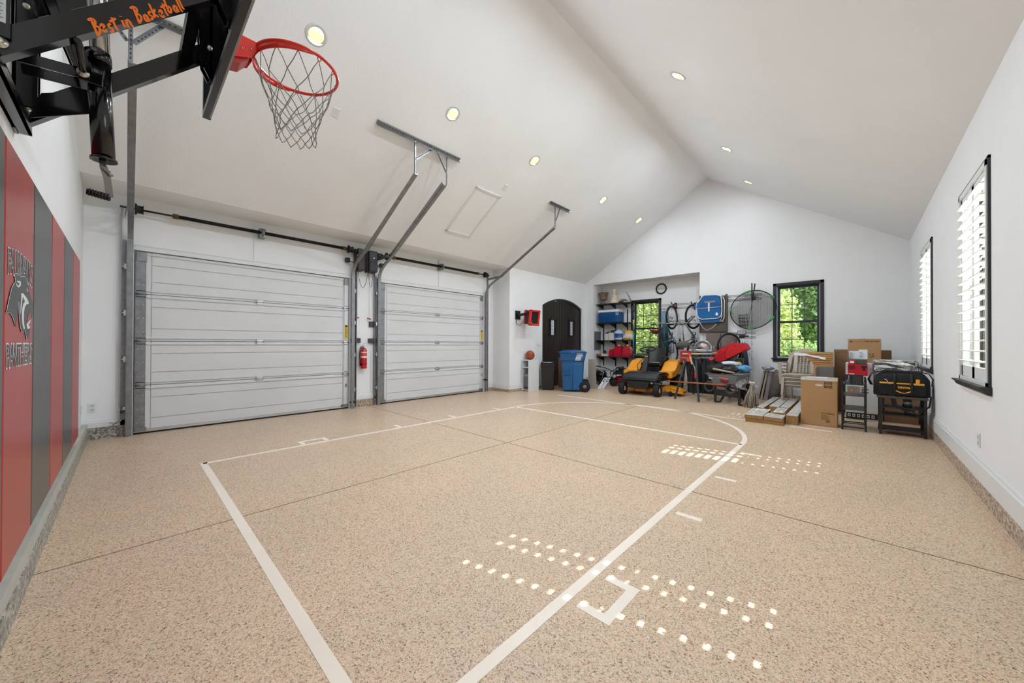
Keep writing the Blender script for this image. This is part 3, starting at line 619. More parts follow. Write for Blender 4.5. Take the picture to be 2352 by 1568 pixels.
for kk, c in enumerate(wd):
    if c == ' ': x_ += .34; continue
    hs = ch_*(1.12 if c == 'B' else 1); dy_ = .004*math.sin(kk*1.9)
    for pl in ST[c][1]:
        pp = [ORG + dr*((x_+px_)*u_ + 0.) + up*(py_*hs+dy_) + dr*(py_*hs*.42) for px_, py_ in chaikin(pl)]
        sk_ = .0004*(ST[c][1].index(pl)+1) + .00015*(kk % 2); Vp = []
        for n_, p_ in enumerate(pp):
            tg = (pp[min(n_+1, len(pp)-1)]-pp[max(n_-1, 0)]).normalized(); sd_ = Vector((1, 0, 0)).cross(tg)*.0040; o2 = Vector((sk_, 0, 0)); Vp.append((m_.bm.verts.new(p_+sd_+o2), m_.bm.verts.new(p_-sd_+o2)))
        for (a0_, a1_), (b0_, b1_) in zip(Vp, Vp[1:]): m_.bm.faces.new((a0_, b0_, b1_, a1_))
    x_ += ST[c][0]+.05
obj('script_lettering', m_, ORG_M, near)
# backboard
BX0, BX1, BZ0, BZ1 = -3.336, -1.964, 2.80, 3.64
m_ = MB(); f = .038
m_.box((BX0, .35, BZ0), (BX0+f, .384, BZ1)).box((BX1-f, .35, BZ0), (BX1, .384, BZ1)).box((BX0+f, .35, BZ0), (BX1-f, .384, BZ0+f)).box((BX0+f, .35, BZ1-f), (BX1-f, .384, BZ1)); bd = obj('backboard_frame', m_, mat('board_frame_black', '#23262B', .3), hoop)
m_ = MB().box((BX0, .384, BZ0), (BX0+.02, .394, BZ1)).box((BX1-.02, .384, BZ0), (BX1, .394, BZ1)).box((BX0, .384, BZ0), (BX1, .394, BZ0+.02)).box((BX0, .384, BZ1-.02), (BX1, .394, BZ1)); obj('edge_trim', m_, mat('edge_grey', '#8F9192', .4), bd)
obj('backboard_panel', MB().box((BX0+.02, .3845, BZ0+.02), (BX1-.02, .3935, BZ1-.02)), GLASS, bd)
m_ = MB()
for y in (-2.93, -2.37): m_.box((y-.02, .352, BZ0+f), (y+.02, .384, BZ1-f))
obj('backboard_rib', m_, BLKMET, bd)
# red rim
RC = Vector((HX, .75, 3.0)); RR = .236
ring = MB(); ring.tube([RC+Vector((math.cos(a)*RR, math.sin(a)*RR, 0)) for a in [2*math.pi*k/56 for k in range(56)]], .0095, 10, closed=True); rim = obj('rim', ring, REDP, hoop)
m_ = MB(); N = 26; a_ = math.pi*.56
def flg(u, v):
    a = -math.pi/2 - a_ + 2*a_*u; hgt = .058*max(.15, math.cos((u-.5)*math.pi)**.4); r_ = RR+.004
    return RC + Vector((math.cos(a)*r_, math.sin(a)*r_, .008-hgt*v))
m_.grid(flg, N, 1); o = obj('rim_flange', m_, REDP, rim); s_ = o.modifiers.new('thick', 'SOLIDIFY'); s_.thickness = .006
m_ = MB(); m_.box((HX-.055, .394, 2.985), (HX+.055, .525, 3.012), bev=.004); m_.box((HX-.085, .394, 2.84), (HX+.085, .400, 3.012)); obj('rim_top_plate', m_, REDP, rim)
for s_ in (-1, 1):
    m_ = MB(); m_.prism([(HX+.06*s_, .396, 3.0), (HX+.06*s_, .515, 2.99), (HX+.06*s_, .515, 2.955), (HX+.06*s_, .49, 2.90), (HX+.06*s_, .396, 2.86)], (-.006*s_, 0, 0)); sp_ = obj('rim_side_plate', m_, REDP, rim)
    for y, z in ((.445, 2.955), (.49, 2.965)): obj('screw', MB().ball((HX+.062*s_, y, z), .005, 8), STEEL, sp_) if False else None
m_ = MB(); m_.prism([(HX-.052, .40, 2.865), (HX-.052, .485, 2.905), (HX-.052, .44, 2.845), (HX-.052, .40, 2.835)], (.104, 0, 0)); obj('spring_cover', m_, mat('cover_dark_red', '#A92A2C', .35), rim)
m_ = MB()
for y, z in ((.445, 2.93), (.487, 2.95)):
    m_.ball((HX+.061, y, z), .006, 8)
obj('screw', m_, STEEL, rim)
m_ = MB(); K = 12
for k in range(K):
    a = 2*math.pi*(k+.5)/K; m_.tube([RC+Vector((math.cos(a+da)*(RR-.004+dr_), math.sin(a+da)*(RR-.004+dr_), dz)) for da, dr_, dz in ((-.05, 0, -.006), (-.04, -.006, -.018), (0, -.008, -.022), (.04, -.006, -.018), (.05, 0, -.006))], .0028, 6)
obj('net_hook', m_, REDP, rim)
net = MB(); rows = [(.222, -.018), (.200, -.135), (.168, -.205), (.145, -.265), (.128, -.318), (.118, -.368), (.112, -.415), (.114, -.452)]
rnd = random.Random(5)
def npt(i, k):
    r_, z = rows[i]; a = 2*math.pi*(k + (.5 if i % 2 == 0 else 0.))/K; j = 0 if i == 0 else .006
    return RC + Vector((math.cos(a)*r_ + rnd.uniform(-j, j) - .10*abs(z)*.4, math.sin(a)*r_ + rnd.uniform(-j, j), z + rnd.uniform(-j, j)))
NP = [[npt(i, k) for k in range(K)] for i in range(len(rows))]
for i in range(len(rows)-1):
    for k in range(K):
        for dk in ((0, 1) if i % 2 == 0 else (0, -1)):
            a = NP[i][k]; b = NP[i+1][(k+dk) % K]; mid = (a+b)/2 + Vector((rnd.uniform(-.004, .004), rnd.uniform(-.004, .004), -.004 if i else .01*rnd.random()))
            net.tube([a, mid, b], .0026, 5)
for i in range(1, len(rows)):
    for k in range(K): net.ball(NP[i][k], .0038, 6)
obj('net', net, mat('net_cord', '#87837C', .8, noise=.2, scale=20), hoop)
# crank actuator
cx_ = -2.65
q0 = Vector((cx_, -.086, 2.098)); q1 = Vector((cx_, -.108, 2.61)); q2 = Vector((cx_, -.135, 3.25))
m_ = MB(); m_.cyl(q0, q1, .040, 24).cyl(q0, q0+(q1-q0)*.02, .047, 24); dd2 = (q1-q0).normalized(); m_.cyl(q1-dd2*.05, q1, .045, 24); cyl = obj('crank_housing', m_, BLKMET, hoop)
m_ = MB().cyl(q1-dd2*.05, q2, .028, 20); m_.cyl(q1+Vector((0, .036, -.02)), q2+Vector((0, .036, 0)), .006, 8); obj('inner_tube', m_, mat('tube_chrome', '#BBBBB8', .22, .85), hoop)
m_ = MB(); c0 = q0+Vector((0, .0, 0)); pts = [(cx_, -.090, 2.10), (cx_, -.088, 2.06), (cx_+.004, -.070, 2.045), (cx_+.006, -.062, 2.03)]
m_.tube(pts, [.012, .011, .011, .010], 10); g1 = Vector((cx_, -.088, 2.075)); g2 = Vector((cx_, -.075, 2.02)); g3 = Vector((cx_, -.066, 1.93))
m_.beam(g1, g2, .010, .026, (0, 1, 0)).beam(g2, g3, .010, .026, (0, 1, 0)); crk = obj('crank_lever', m_, mat('crank_zinc', '#8D8A84', .35, .8), hoop)
m_ = MB().cyl((cx_, -.062, 1.925), (cx_, -.140, 1.935), .016, 16, .014)
for k in range(7): m_.cyl((cx_, -.068-k*.01, 1.926+k*.0013), (cx_, -.073-k*.01, 1.9265+k*.0013), .0175, 16)
obj('crank_grip', m_, BLACK, crk)
pv = Vector((cx_, -.151, 2.464))
m_ = MB().cyl((-2.97, pv.y, pv.z), (-2.33, pv.y, pv.z), .011, 12); m_.box((cx_-.045, pv.y-.015, pv.z-.03), (cx_+.045, -.09, pv.z+.03), bev=.004); obj('pivot_rod', m_, BLKMET, hoop)
bolt(cx_+.055, pv.y, pv.z, hoop, .021)
for x in (cx_-.055, cx_+.05):
    m_ = MB().beam((x, pv.y, pv.z), (x, -.335, 2.44), .008, .045, (0, 0, 1)).beam((x, pv.y, pv.z), (x, -.34, 3.04), .008, .045, (0, 1, 0)); obj('link_bar', m_, BLKMET, hoop)
    m_ = MB().beam((x+.02, pv.y+.01, pv.z), (x+.02, -.265, 2.96), .008, .04, (0, 1, 0)); obj('link_bar', m_, BLKMET, hoop)
m_ = MB(); m_.prism([(-2.90, -.34, 2.30), (-2.90, -.30, 2.44), (-2.90, -.16, 2.52), (-2.90, -.10, 2.50), (-2.90, -.09, 2.44)], (-.006, 0, 0)); obj('gusset', m_, BLKMET, hoop)
m_ = MB().box((-2.90, YL+.01, 2.30), (-2.40, -.37, 2.42)); obj('wall_crossplate', m_, BLKMET, hoop)
# ------------------------------------------------------------------ recessed lights and other things on the slopes
def smat(x, y):
    if x < -2.75: u = Vector((1, 0, .6432)).normalized(); n = Vector((.6432, 0, -1)).normalized()
    else: u = Vector((-1, 0, .645)).normalized(); n = Vector((-.645, 0, -1)).normalized()
    v = n.cross(u); M = Matrix((u, v, n)).transposed().to_4x4(); M.translation = Vector((x, y, ceil_z(x))); return M
RINGM = mat('can_trim', '#D2D2D0', .4); REFL = emis('can_reflector', '#FFE9B8', .42); BULB = emis('can_bulb', '#FFFDF4', 2.0)
order = ['nearest', 'second', 'third', 'fourth', 'farthest']
for i, (x, y) in enumerate(CANS):
    M = smat(x, y); side = 'left' if x < -2.75 else 'right'
    t = thing('recessed_light', '%s round recessed light in the %s ceiling slope, counted from the basketball hoop' % (order[i % 5], side), 'ceiling light', M.translation, 0, 'recessed lights in the ceiling')
    r = MB().lathe([(.075, 0), (.077, .006), (.098, .008), (.110, .002), (.110, 0)], (0, 0, 0), (0, 0, 1), 36); r.bm.transform(M); obj('trim_ring', r, RINGM, t)
    r = MB().lathe([(0, .0015), (.0765, .0015)], (0, 0, 0), (0, 0, 1), 36); r.bm.transform(M); obj('reflector', r, REFL, t)
    r = MB(); n = 24; pts = []
    for k in range(n+1): a = R(-70 + 140*k/n); pts.append((.070*math.cos(a), .070*math.sin(a), .003))
    for k in range(n+1): a = R(62 - 124*k/n); pts.append((.105*math.cos(a)-.052+.022, .078*math.sin(a)*.80, .003)) if False else pts.append((.018+.024*math.cos(a), .060*math.sin(a), .003))
    V = [r.bm.verts.new(p) for p in pts]; r.bm.faces.new(V); r.bm.transform(M); obj('lamp', r, BULB, t)
def slopebox(name, x, y, du, dv, th, mt_, label, cat, group=None):
    M = smat(x, y); m_ = MB().box((-du/2, -dv/2, 0), (du/2, dv/2, th), M, .002); return tag(obj(name, m_, mt_), label, cat, group)
slopebox('ceiling_plate', -4.776, 1.787, .115, .085, .008, TRIMW, 'white blank cover plate on the ceiling right of the basketball net', 'cover plate', 'blank cover plates on the ceiling')
slopebox('ceiling_plate', -4.765, 4.827, .115, .08, .008, TRIMW, 'white blank cover plate on the ceiling above the attic hatch', 'cover plate', 'blank cover plates on the ceiling')
M = smat(-5.396, 4.58); Lh, Wh = 1.11, .62
ht = thing('attic_hatch', 'white framed attic access hatch in the left ceiling slope', 'hatch', M.translation)
obj('hatch_panel', MB().box((-Lh/2+.04, -Wh/2+.04, 0), (Lh/2-.04, Wh/2-.04, .006), M), CEIL, ht)
for a, b in (((-Lh/2, -Wh/2), (Lh/2, -Wh/2+.045)), ((-Lh/2, Wh/2-.045), (Lh/2, Wh/2)), ((-Lh/2, -Wh/2), (-Lh/2+.045, Wh/2)), ((Lh/2-.045, -Wh/2), (Lh/2, Wh/2))):
    obj('hatch_trim', MB().box((a[0], a[1], 0), (b[0], b[1], .018), M, .004), TRIMW, ht)
# ------------------------------------------------------------------ fixtures on the wall between and beside the garage doors
OPG = mat('opener_grey', '#26272A', .45); OPR = mat('opener_brown', '#3A1A16', .4)
def opener(ya, yb, label, s_):
    t = thing('door_opener', label, 'garage opener', (XD, (ya+yb)/2, 2.58), 0, 'jackshaft openers between the doors')
    obj('housing', MB().box((XD+.01, ya, 2.58), (XD+.12, yb, 2.99), bev=.012), OPR, t); obj('front_cover', MB().box((XD+.12, ya+.01, 2.585), (XD+.20, yb, 2.99), bev=.015), OPG, t)
    obj('lens', MB().box((XD+.20, ya+.03, 2.61), (XD+.206, yb-.03, 2.80), bev=.003), mat('opener_lens', '#3C3E42', .2), t)
    obj('status_light', MB().box((XD+.203, (ya+yb)/2, 2.845), (XD+.208, (ya+yb)/2+.02, 2.855)), emis('led', '#DDE6EA', .8), t)
    obj('coupling', MB().cyl((XD+.15, ya if s_ < 0 else yb, 2.93), (XD+.15, (ya-.04) if s_ < 0 else (yb+.10), 2.93), .045, 16), BLACK, t)
    return t
opener(2.93, 3.07, 'left one of two dark grey wall mounted door openers above the fire extinguisher', -1); opener(3.14, 3.32, 'right one of two dark grey wall mounted door openers above the fire extinguisher', 1)
CORD = mat('cord_grey', '#4B4C50', .6)
c = MB()
def hang(ya, za, yb, zb, dip, n=14): return [(XD+.12, ya+(yb-ya)*k/n, za+(zb-za)*k/n-dip*math.sin(math.pi*k/n)**.8) for k in range(n+1)]
c.tube(hang(2.965, 2.58, 3.16, 2.58, .31), .0045, 6).tube(hang(3.17, 2.58, 3.26, 2.58, .28), .0045, 6); tag(obj('opener_cord', c, CORD), 'grey looping power cords hanging below the two door openers', 'cord')
for k, (y, nm) in enumerate(((2.99, 'left'), (3.22, 'right'))):
    t = thing('release_cord', 'thin %s pull cord with a red release handle above the fire extinguisher' % nm, 'pull cord', (XD+.05, y, 1.68), 0, 'emergency release cords')
    obj('string', MB().cyl((XD+.05, y, 1.70), (XD+.05, y, 2.6), .002, 5), CORD, t); obj('handle', MB().beam((XD+.05, y-.035, 1.70), (XD+.05, y+.035, 1.685 if k else 1.70), .016, .022), mat('handle_red', '#A8282C', .4), t)
def wallbox(name, pa, pb, th, mt_, label, cat, group=None, k=0.0, bev=.004):
    a = ax(*pa, XD+k); b = ax(*pb, XD+k); return tag(obj(name, MB().box((XD+.001, min(a.y, b.y), min(a.z, b.z)), (XD+th, max(a.y, b.y), max(a.z, b.z)), bev=bev), mt_), label, cat, group)
GB = mat('control_dark', '#3A3C40', .45)
wallbox('wall_control', (806, 737), (815, 749), .03, GB, 'small dark push button control left above the fire extinguisher', 'wall control', 'door push buttons'); wallbox('wall_control', (847, 738), (857, 751), .03, GB, 'small dark push button control right above the fire extinguisher', 'wall control', 'door push buttons')
wallbox('door_lock', (805, 776), (826, 787), .05, GB, 'horizontal dark grey lock box at the left of the door pillar', 'lock box', 'bolt locks of the garage doors'); wallbox('door_lock', (845, 777), (868, 788), .05, GB, 'horizontal dark grey lock box at the right of the door pillar', 'lock box', 'bolt locks of the garage doors')
ex = ax(836, 846, XD+.09); e0 = Vector((XD+.085, 3.105, .735)); REDX = mat('extinguisher_red', '#C31420', .25, noise=.03, coat=.4)
t = thing('fire_extinguisher', 'red fire extinguisher hanging on the white wall between the garage doors', 'fire extinguisher', e0)
obj('cylinder', MB().lathe([(0, 0), (.052, 0), (.056, .01), (.056, .33), (.050, .36), (.025, .385), (.018, .40), (0, .40)], e0, (0, 0, 1), 24), REDX, t)
obj('label_plate', MB().lathe([(.0568, .20), (.0568, .32)], e0, (0, 0, 1), 24), mat('label_white', '#E5DFDC', .5), t); obj('label_band', MB().lathe([(.0572, .235), (.0572, .30)], e0, (0, 0, 1), 24), mat('label_red', '#D4483A', .5), t); obj('strap', MB().lathe([(.0575, .075), (.0575, .09)], e0, (0, 0, 1), 24), BLACK, t)
m_ = MB().cyl(e0+Vector((0, 0, .39)), e0+Vector((0, 0, .43)), .02, 12).beam(e0+Vector((0, -.02, .44)), e0+Vector((0, .09, .43)), .022, .012).beam(e0+Vector((0, -.02, .455)), e0+Vector((0, .06, .50)), .022, .010); obj('valve', m_, STEEL, t)
obj('gauge', MB().cyl(e0+Vector((.02, 0, .42)), e0+Vector((.035, 0, .42)), .016, 12), TRIMW, t)
m_ = MB().tube([e0+Vector(v) for v in ((0, -.02, .42), (0, -.055, .41), (0, -.075, .36), (0, -.078, .25), (0, -.07, .12), (0, -.065, .05))], [.008, .009, .009, .009, .011, .014], 8); obj('hose', m_, BLACK, t)
obj('wall_hook', MB().box((XD+.001, e0.y-.02, e0.z+.33), (XD+.05, e0.y+.02, e0.z+.40)), GALV, t)
for (px, py, s_, nm) in ((290, 944, -1, 'at the foot of the leftmost track'), (810, 923, 1, 'at the foot of the track left of the extinguisher'), (866, 911, -1, 'at the foot of the track right of the extinguisher'), (1114, 872, 1, 'at the foot of the far right track')):
    p = ax(px, py, XD+.10); y = p.y; z = p.z
    t = thing('safety_sensor', 'black photo eye safety sensor %s' % nm, 'sensor', (XD+.09, y, z-.02), 0, 'door safety sensors')
    obj('bracket', MB().beam((XD+.085, y-.05*s_, z), (XD+.085, y+.05*s_, z), .01, .028), BLACK, t); obj('eye', MB().box((XD+.07, y+.02*s_, z-.02), (XD+.13, y+.055*s_, z+.02), bev=.006), BLACK, t); obj('wire', MB().tube([(XD+.08, y+.05*s_, z), (XD+.03, y+.08*s_, z+.05), (XD+.012, y+.09*s_, z+.30), (XD+.012, y+.09*s_, z+.9)], .003, 5), TRIMW, t)
for (py, nm) in ((600, 'left of the openers'), (603, 'right of the openers')):
    y = 2.80 if py == 600 else 3.47; t = thing('cable_monitor', 'small black cable tension monitor on an arm %s' % nm, 'sensor', (XD+.03, y, 2.74), 0, 'cable tension monitors')
    obj('arm', MB().beam((XD+.10, y, 2.74), (XD+.10, y+(.16 if y < 3 else -.16), 2.72), .012, .012), BLACK, t); obj('box', MB().box((XD+.02, y-.04, 2.72), (XD+.11, y+.03, 2.80), bev=.006), BLACK, t)
def outlet(name, c_, u, n, label, w_=.07, h_=.115, gang=1):
    c_ = Vector(c_); u = Vector(u); n = Vector(n); M = Matrix((u, Vector((0, 0, 1)), n)).transposed().to_4x4(); M.translation = c_
    t = thing(name, label, 'outlet' if name == 'wall_outlet' else 'switch', c_ - Vector((0, 0, h_/2)))
    obj('cover_plate', MB().box((-w_/2, -h_/2, 0), (w_/2, h_/2, .006), M, .002), TRIMW, t)
    m_ = MB()
    for k in range(gang):
        xx = (k-(gang-1)/2)*.046
        if name == 'wall_outlet':
            for z in (-.025, .025): m_.box((xx-.016, z-.014, .006), (xx+.016, z+.014, .008), M, .001)
        else: m_.box((xx-.005, -.012, .006), (xx+.005, .012, .014), M)
    obj('receptacle' if name == 'wall_outlet' else 'toggle', m_, mat('plate_grey', '#B9BABA', .5), t); return t
outlet('wall_outlet', (XR-.001, 4.83, .44), (0, -1, 0), (-1, 0, 0), 'white wall outlet low on the right wall under the shutter window')
outlet('wall_outlet', (-6.80, YL+.001, .40), (-1, 0, 0), (0, 1, 0), 'white wall outlet in the corner beside the last red wall pad')
outlet('wall_outlet', (XD+.001, -.30, .40), (0, 1, 0), (1, 0, 0), 'white wall outlet left of the leftmost garage door track')
p = ax(1237.5, 793, XL+.001); outlet('light_switch', p, (0, 1, 0), (1, 0, 0), 'white triple light switch plate left of the arched door', .165, .12, 3)
cv = MB(); z = .235
for k in range(3): pass
cv.tube([(XD+.012, 3.02, .24), (XD+.03, 2.99, .25), (XD+.03, 2.99, .36), (XD+.012, 3.03, .37)], .004, 5); tag(obj('loose_cable', cv, TRIMW), 'short loose white cable at the foot of the pillar between the garage doors', 'cable')
ch = MB(); pts = [(XD+.11, -.06, .22), (XD+.10, -.11, .19), (XD+.09, -.16, .16), (XD+.08, -.20, .12)]
for k in range(12): 
    u = k/12; q = Vector((XD+.10-.03*u, -.06-.15*u, .22-.12*u)); ch.cbox(q, (.006, .02, .012) if k % 2 else (.02, .02, .006))
for k in range(8):
    u = k/8; ch.cbox(Vector((XD+.10, -.06-.10*u, .215-.02*math.sin(u*3))), (.014, .02, .006))
tag(obj('lift_chain', ch, GALV), 'short galvanised chain hanging at the foot of the leftmost track', 'chain')
# monitor / heater on the northwest wall
t = thing('wall_speaker', 'red and black speaker box on a swivel wall bracket left of the arched door', 'speaker', (XL+.25, 7.0, 1.75))
pB = ax(1184, 724, XL); obj('wall_plate', MB().box((XL+.001, pB.y-.02, pB.z-.10), (XL+.03, pB.y+.16, pB.z+.12), bev=.006), BLACK, t)
pe = Vector((XL+.28, pB.y+.04, pB.z+.02)); obj('swivel_arm', MB().tube([(XL+.03, pB.y+.06, pB.z+.0), (XL+.14, pB.y+.05, pB.z+.01), pe], [.05, .035, .035], 10), BLACK, t)
fd = Vector((.95, -.05, -.12)).normalized(); rt = Vector((0, 0, 1)).cross(fd).normalized(); upv = fd.cross(rt); M = Matrix((rt, upv, fd)).transposed().to_4x4(); M.translation = Vector((XL+.37, 7.04, 1.88))
REDB = mat('speaker_red', '#D32420', .3, noise=.02, coat=.3)
obj('rear_shell', MB().box((-.16, -.17, -.16), (.16, .17, .03), M, .03), BLACK, t); obj('rear_hoop', MB().box((-.175, -.185, -.15), (.175, .185, -.10), M, .02), REDB, t)
m_ = MB(); m_.box((-.18, -.20, .03), (-.125, .20, .10), M, .018).box((.125, -.20, .03), (.18, .20, .10), M, .018).box((-.18, .145, .03), (.18, .20, .10), M, .018).box((-.18, -.20, .03), (.18, -.145, .10), M, .018); obj('front_bezel', m_, REDB, t)
obj('grille', MB().box((-.13, -.15, .03), (.13, .15, .07), M, .01), mat('grille_black', '#0A0A0C', .7), t)
m_ = MB(); m_.ball((-.10, -.12, .078), .016, 10, M); obj('badge', m_, STEEL, t)
obj('power_cord', MB().tube([(XL+.012, pB.y+.02, pB.z-.1), (XL+.03, pB.y-.0, pB.z-.2), (XL+.06, pB.y+.08, pB.z-.26), (XL+.16, pB.y+.10, pB.z-.18), (XL+.25, pB.y+.08, pB.z-.05)], .006, 6), BLACK, t)
# ------------------------------------------------------------------ shelving in the alcove
YS = 10.24; SHK = mat('shelf_black', '#1B1B1E', .5); SHB = wood('shelf_board', '#3A2A20', '#54402F', 4, (2, 8, 8), .5)
xs = [ay(px, 760, AB-.02).x for px in (1386, 1414, 1441)]
sh = thing('wall_shelf', 'black four tier bracket shelving on the alcove wall left of the window', 'shelving', (xs[1], AB, .95))
for x in xs: obj('upright', MB().box((x-.016, AB-.018, .52), (x+.016, AB-.001, 2.30)), SHK, sh)
x0 = ay(1369, 760, YS).x; x1 = ay(1449, 760, YS).x
tiers = []
for i, (py, pxl) in enumerate(((695.5, 1369), (741, 1369), (781, 1369), (818.5, 1369))):
    z = ay(1410, py, YS).z; tiers.append(z)
    obj('shelf_board', MB().box((x0, YS, z-.022), (x1, AB-.02, z), bev=.002), SHB if i == 3 else SHK, sh)
    for x in xs:
        m_ = MB(); m_.prism([(x-.007, AB-.02, z-.022), (x-.007, YS+.02, z-.022), (x-.007, YS+.02, z-.04), (x-.007, AB-.02, z-.15)], (.014, 0, 0)); obj('bracket', m_, SHK, sh)
def spx(px, Y=None): return ay(px, 740, Y or 10.40).x
URN = mat('urn_brown', '#7B6253', .75, noise=.2, scale=15, bump=.3, bscale=40); PED = mat('pedestal_cream', '#D8C6B0', .7, noise=.08, scale=12, bump=.15, bscale=60)
zt = tiers[0]; c_ = (spx(1386), 10.40, zt)
t = thing('garden_urn', 'brown weathered garden urn on the left end of the top shelf', 'urn', c_)
obj('bowl', MB().lathe([(.0, .11), (.07, .125), (.11, .145), (.115, .165), (.105, .18), (.125, .28), (.155, .345), (.165, .355), (.165, .37), (.145, .37), (.12, .30), (0, .27)], c_, n=28), URN, t)
obj('foot', MB().lathe([(0, 0), (.095, 0), (.095, .018), (.05, .05), (.038, .08), (.055, .112), (0, .12)], c_, n=28), URN, t)
c_ = (spx(1411), 10.40, zt); t = thing('plant_pedestal', 'cream plaster pedestal upside down on the top shelf beside the brown urn', 'pedestal', c_)
obj('bell_base', MB().lathe([(0, 0), (.155, 0), (.155, .02), (.115, .09), (.10, .16), (.098, .21), (.106, .225), (.10, .245), (.06, .265), (0, .27)], c_, n=28), PED, t)
obj('stem', MB().lathe([(.045, .255), (.042, .29), (.048, .31), (.045, .33), (.07, .40), (.075, .415), (.07, .44), (0, .445)], c_, n=24), PED, t)
m_ = MB(); rnd = random.Random(4)
c_ = Vector((spx(1430), 10.36, zt))
for k in range(9): a = rnd.uniform(0, 6); b = c_+Vector((rnd.uniform(-.10, .0), rnd.uniform(-.05, .05), .03)); m_.tube([b, b+Vector((.1, 0, .02+rnd.random()*.06)), b+Vector((.22, rnd.uniform(-.05, .05), rnd.random()*.09))], [.02, .014, .006], 7)
tag(obj('driftwood', m_, mat('driftwood', '#8F7E6A', .8, noise=.25, scale=20)), 'tangle of pale driftwood on the right end of the top shelf', 'driftwood')
# cooler
CB = mat('cooler_blue', '#0A4C86', .35, noise=.03); CW = mat('cooler_white', '#E2E6E8', .4)
xa, xb = ay(1374, 740, YS-.03).x, ay(1420.5, 740, YS-.03).x; z0 = tiers[1]; ztop = ay(1395, 711.5, YS-.03).z
t = thing('cooler', 'blue ice chest cooler with white lid on the second shelf', 'cooler', ((xa+xb)/2, 10.40, z0))
obj('body', MB().box((xa, YS-.03, z0+.002), (xb, 10.58, ztop-.075), bev=.03), CB, t); obj('lid', MB().box((xa-.006, YS-.04, ztop-.075), (xb+.006, 10.59, ztop), bev=.02), CW, t)
for k in range(6): obj('rib', MB().box((xa+.03, YS-.036, z0+.04+k*.033), (xb-.12, YS-.028, z0+.048+k*.033)), CB, t)
m_ = MB(); hx = xb-.04; m_.box((hx-.04, YS-.045, ztop-.17), (hx+.035, YS-.03, ztop-.155)).box((hx-.04, YS-.045, ztop-.17), (hx-.025, YS-.03, ztop-.07)).box((hx+.02, YS-.045, ztop-.17), (hx+.035, YS-.03, ztop-.07)); obj('handle', m_, CW, t)
# third shelf
z3 = tiers[2]
def sbox(name, pa, pb, ptop, Ya, Yb, z, mt_, label, cat, bev=.004, group=None):
    xa, xb = ay(pa, 760, Ya).x, ay(pb, 760, Ya).x; zt_ = ay((pa+pb)/2, ptop, Ya).z; return tag(obj(name, MB().box((xa, Ya, z+.001), (xb, Yb, zt_), bev=bev), mt_), label, cat, group)
CARTW = mat('carton_white', '#DAD8D2', .6, noise=.04)
sbox('carton', 1389.5, 1397, 766, 10.36, 10.5, z3, CARTW, 'small white carton with black top on the third shelf', 'box'); 
xa, xb = ay(1389.5, 760, 10.36).x, ay(1397, 760, 10.36).x; zt_ = ay(1393, 766, 10.36).z
tag(obj('lid_pad', MB().box((xa, 10.36, zt_+.001), (xb, 10.5, zt_+.03), bev=.004), BLACK), 'small black case lying on the narrow white carton', 'case')
sbox('carton', 1397.5, 1409, 764, 10.34, 10.52, z3, CARTW, 'wider white carton under the green bottle on the third shelf', 'box')
def bag(name, px0, px1, ptop, Y, z, mats, label, seed=1, dep=.2, lean_=0.):
    xa, xb = ay(px0, 760, Y).x, ay(px1, 760, Y).x; H = ay((px0+px1)/2, ptop, Y).z-z; cx = (xa+xb)/2; W = (xb-xa)/2; rnd = random.Random(seed); ph = [rnd.uniform(0, 6) for _ in range(6)]
    def f(u, v):
        a = 2*math.pi*u; r_ = (1-.42*v**2)*(1-.9*max(0, v-.86)/.14 if v > .86 else 1); r_ *= 1+.10*math.sin(3*a+ph[0]+4*v)+.08*math.sin(5*a+ph[1]-7*v)+.05*math.sin(9*v+ph[2])
        if v < .02: r_ *= .75
        c2 = math.copysign(abs(math.cos(a))**.7, math.cos(a)); s2 = math.copysign(abs(math.sin(a))**.7, math.sin(a))
        return Vector((cx+W*c2*r_+lean_*v*H, Y+dep/2+dep/2*s2*r_, z+.003+H*v*(1+.05*math.sin(2*a+ph[3])*v)))
    m_ = MB(); m_.grid(f, 24, 12); bmesh.ops.remove_doubles(m_.bm, verts=m_.bm.verts[:], dist=1e-4)
    t = thing(name, label, 'bag', (cx, Y+dep/2, z)); obj('sack', m_, mats[0], t)
    m2 = MB(); m2.grid(lambda u, v: f(.52+.46*u, .22+.42*v)+Vector((0, -.003, 0)), 14, 5); obj('printed_panel', m2, mats[1], t); return t
bag('product_bag', 1409, 1428, 757, 10.33, z3, (mat('bag_white', '#C9D5E2', .35), mat('bag_blue', '#123F8C', .35)), 'white and blue plastic bag in the middle of the third shelf', 2)
bag('product_bag', 1430, 1452, 757.5, 10.30, z3, (mat('bag_yellow', '#EDB320', .35), mat('bag_print', '#DCD6DD', .4)), 'yellow plastic bag at the right end of the third shelf', 5)
c_ = (spx(1412, 10.45), 10.45, ay(1412, 764, 10.45).z); c_ = (c_[0], c_[1], z3+.14)
t = thing('spray_bottle', 'dark green bottle lying on the white carton', 'bottle', (spx(1407, 10.42), 10.42, ay(1403, 764, 10.34).z)); q = Vector(t.location)
obj('bottle_body', MB().tube([q+Vector((-.05, 0, .04)), q+Vector((.02, 0, .045)), q+Vector((.06, 0, .06)), q+Vector((.09, 0, .07))], [.038, .04, .03, .012], 12), mat('bottle_green', '#16402F', .3), t); obj('bottle_cap', MB().cyl(q+Vector((.09, 0, .07)), q+Vector((.12, 0, .08)), .015), BLACK, t)
q = Vector((spx(1398, 10.44), 10.44, ay(1403, 764, 10.34).z)); tag(obj('red_glove', MB().ball(q+Vector((0, 0, .025)), (.05, .04, .025), 10), mat('glove_red', '#B02333', .8)), 'small crumpled red glove on the white carton', 'glove')
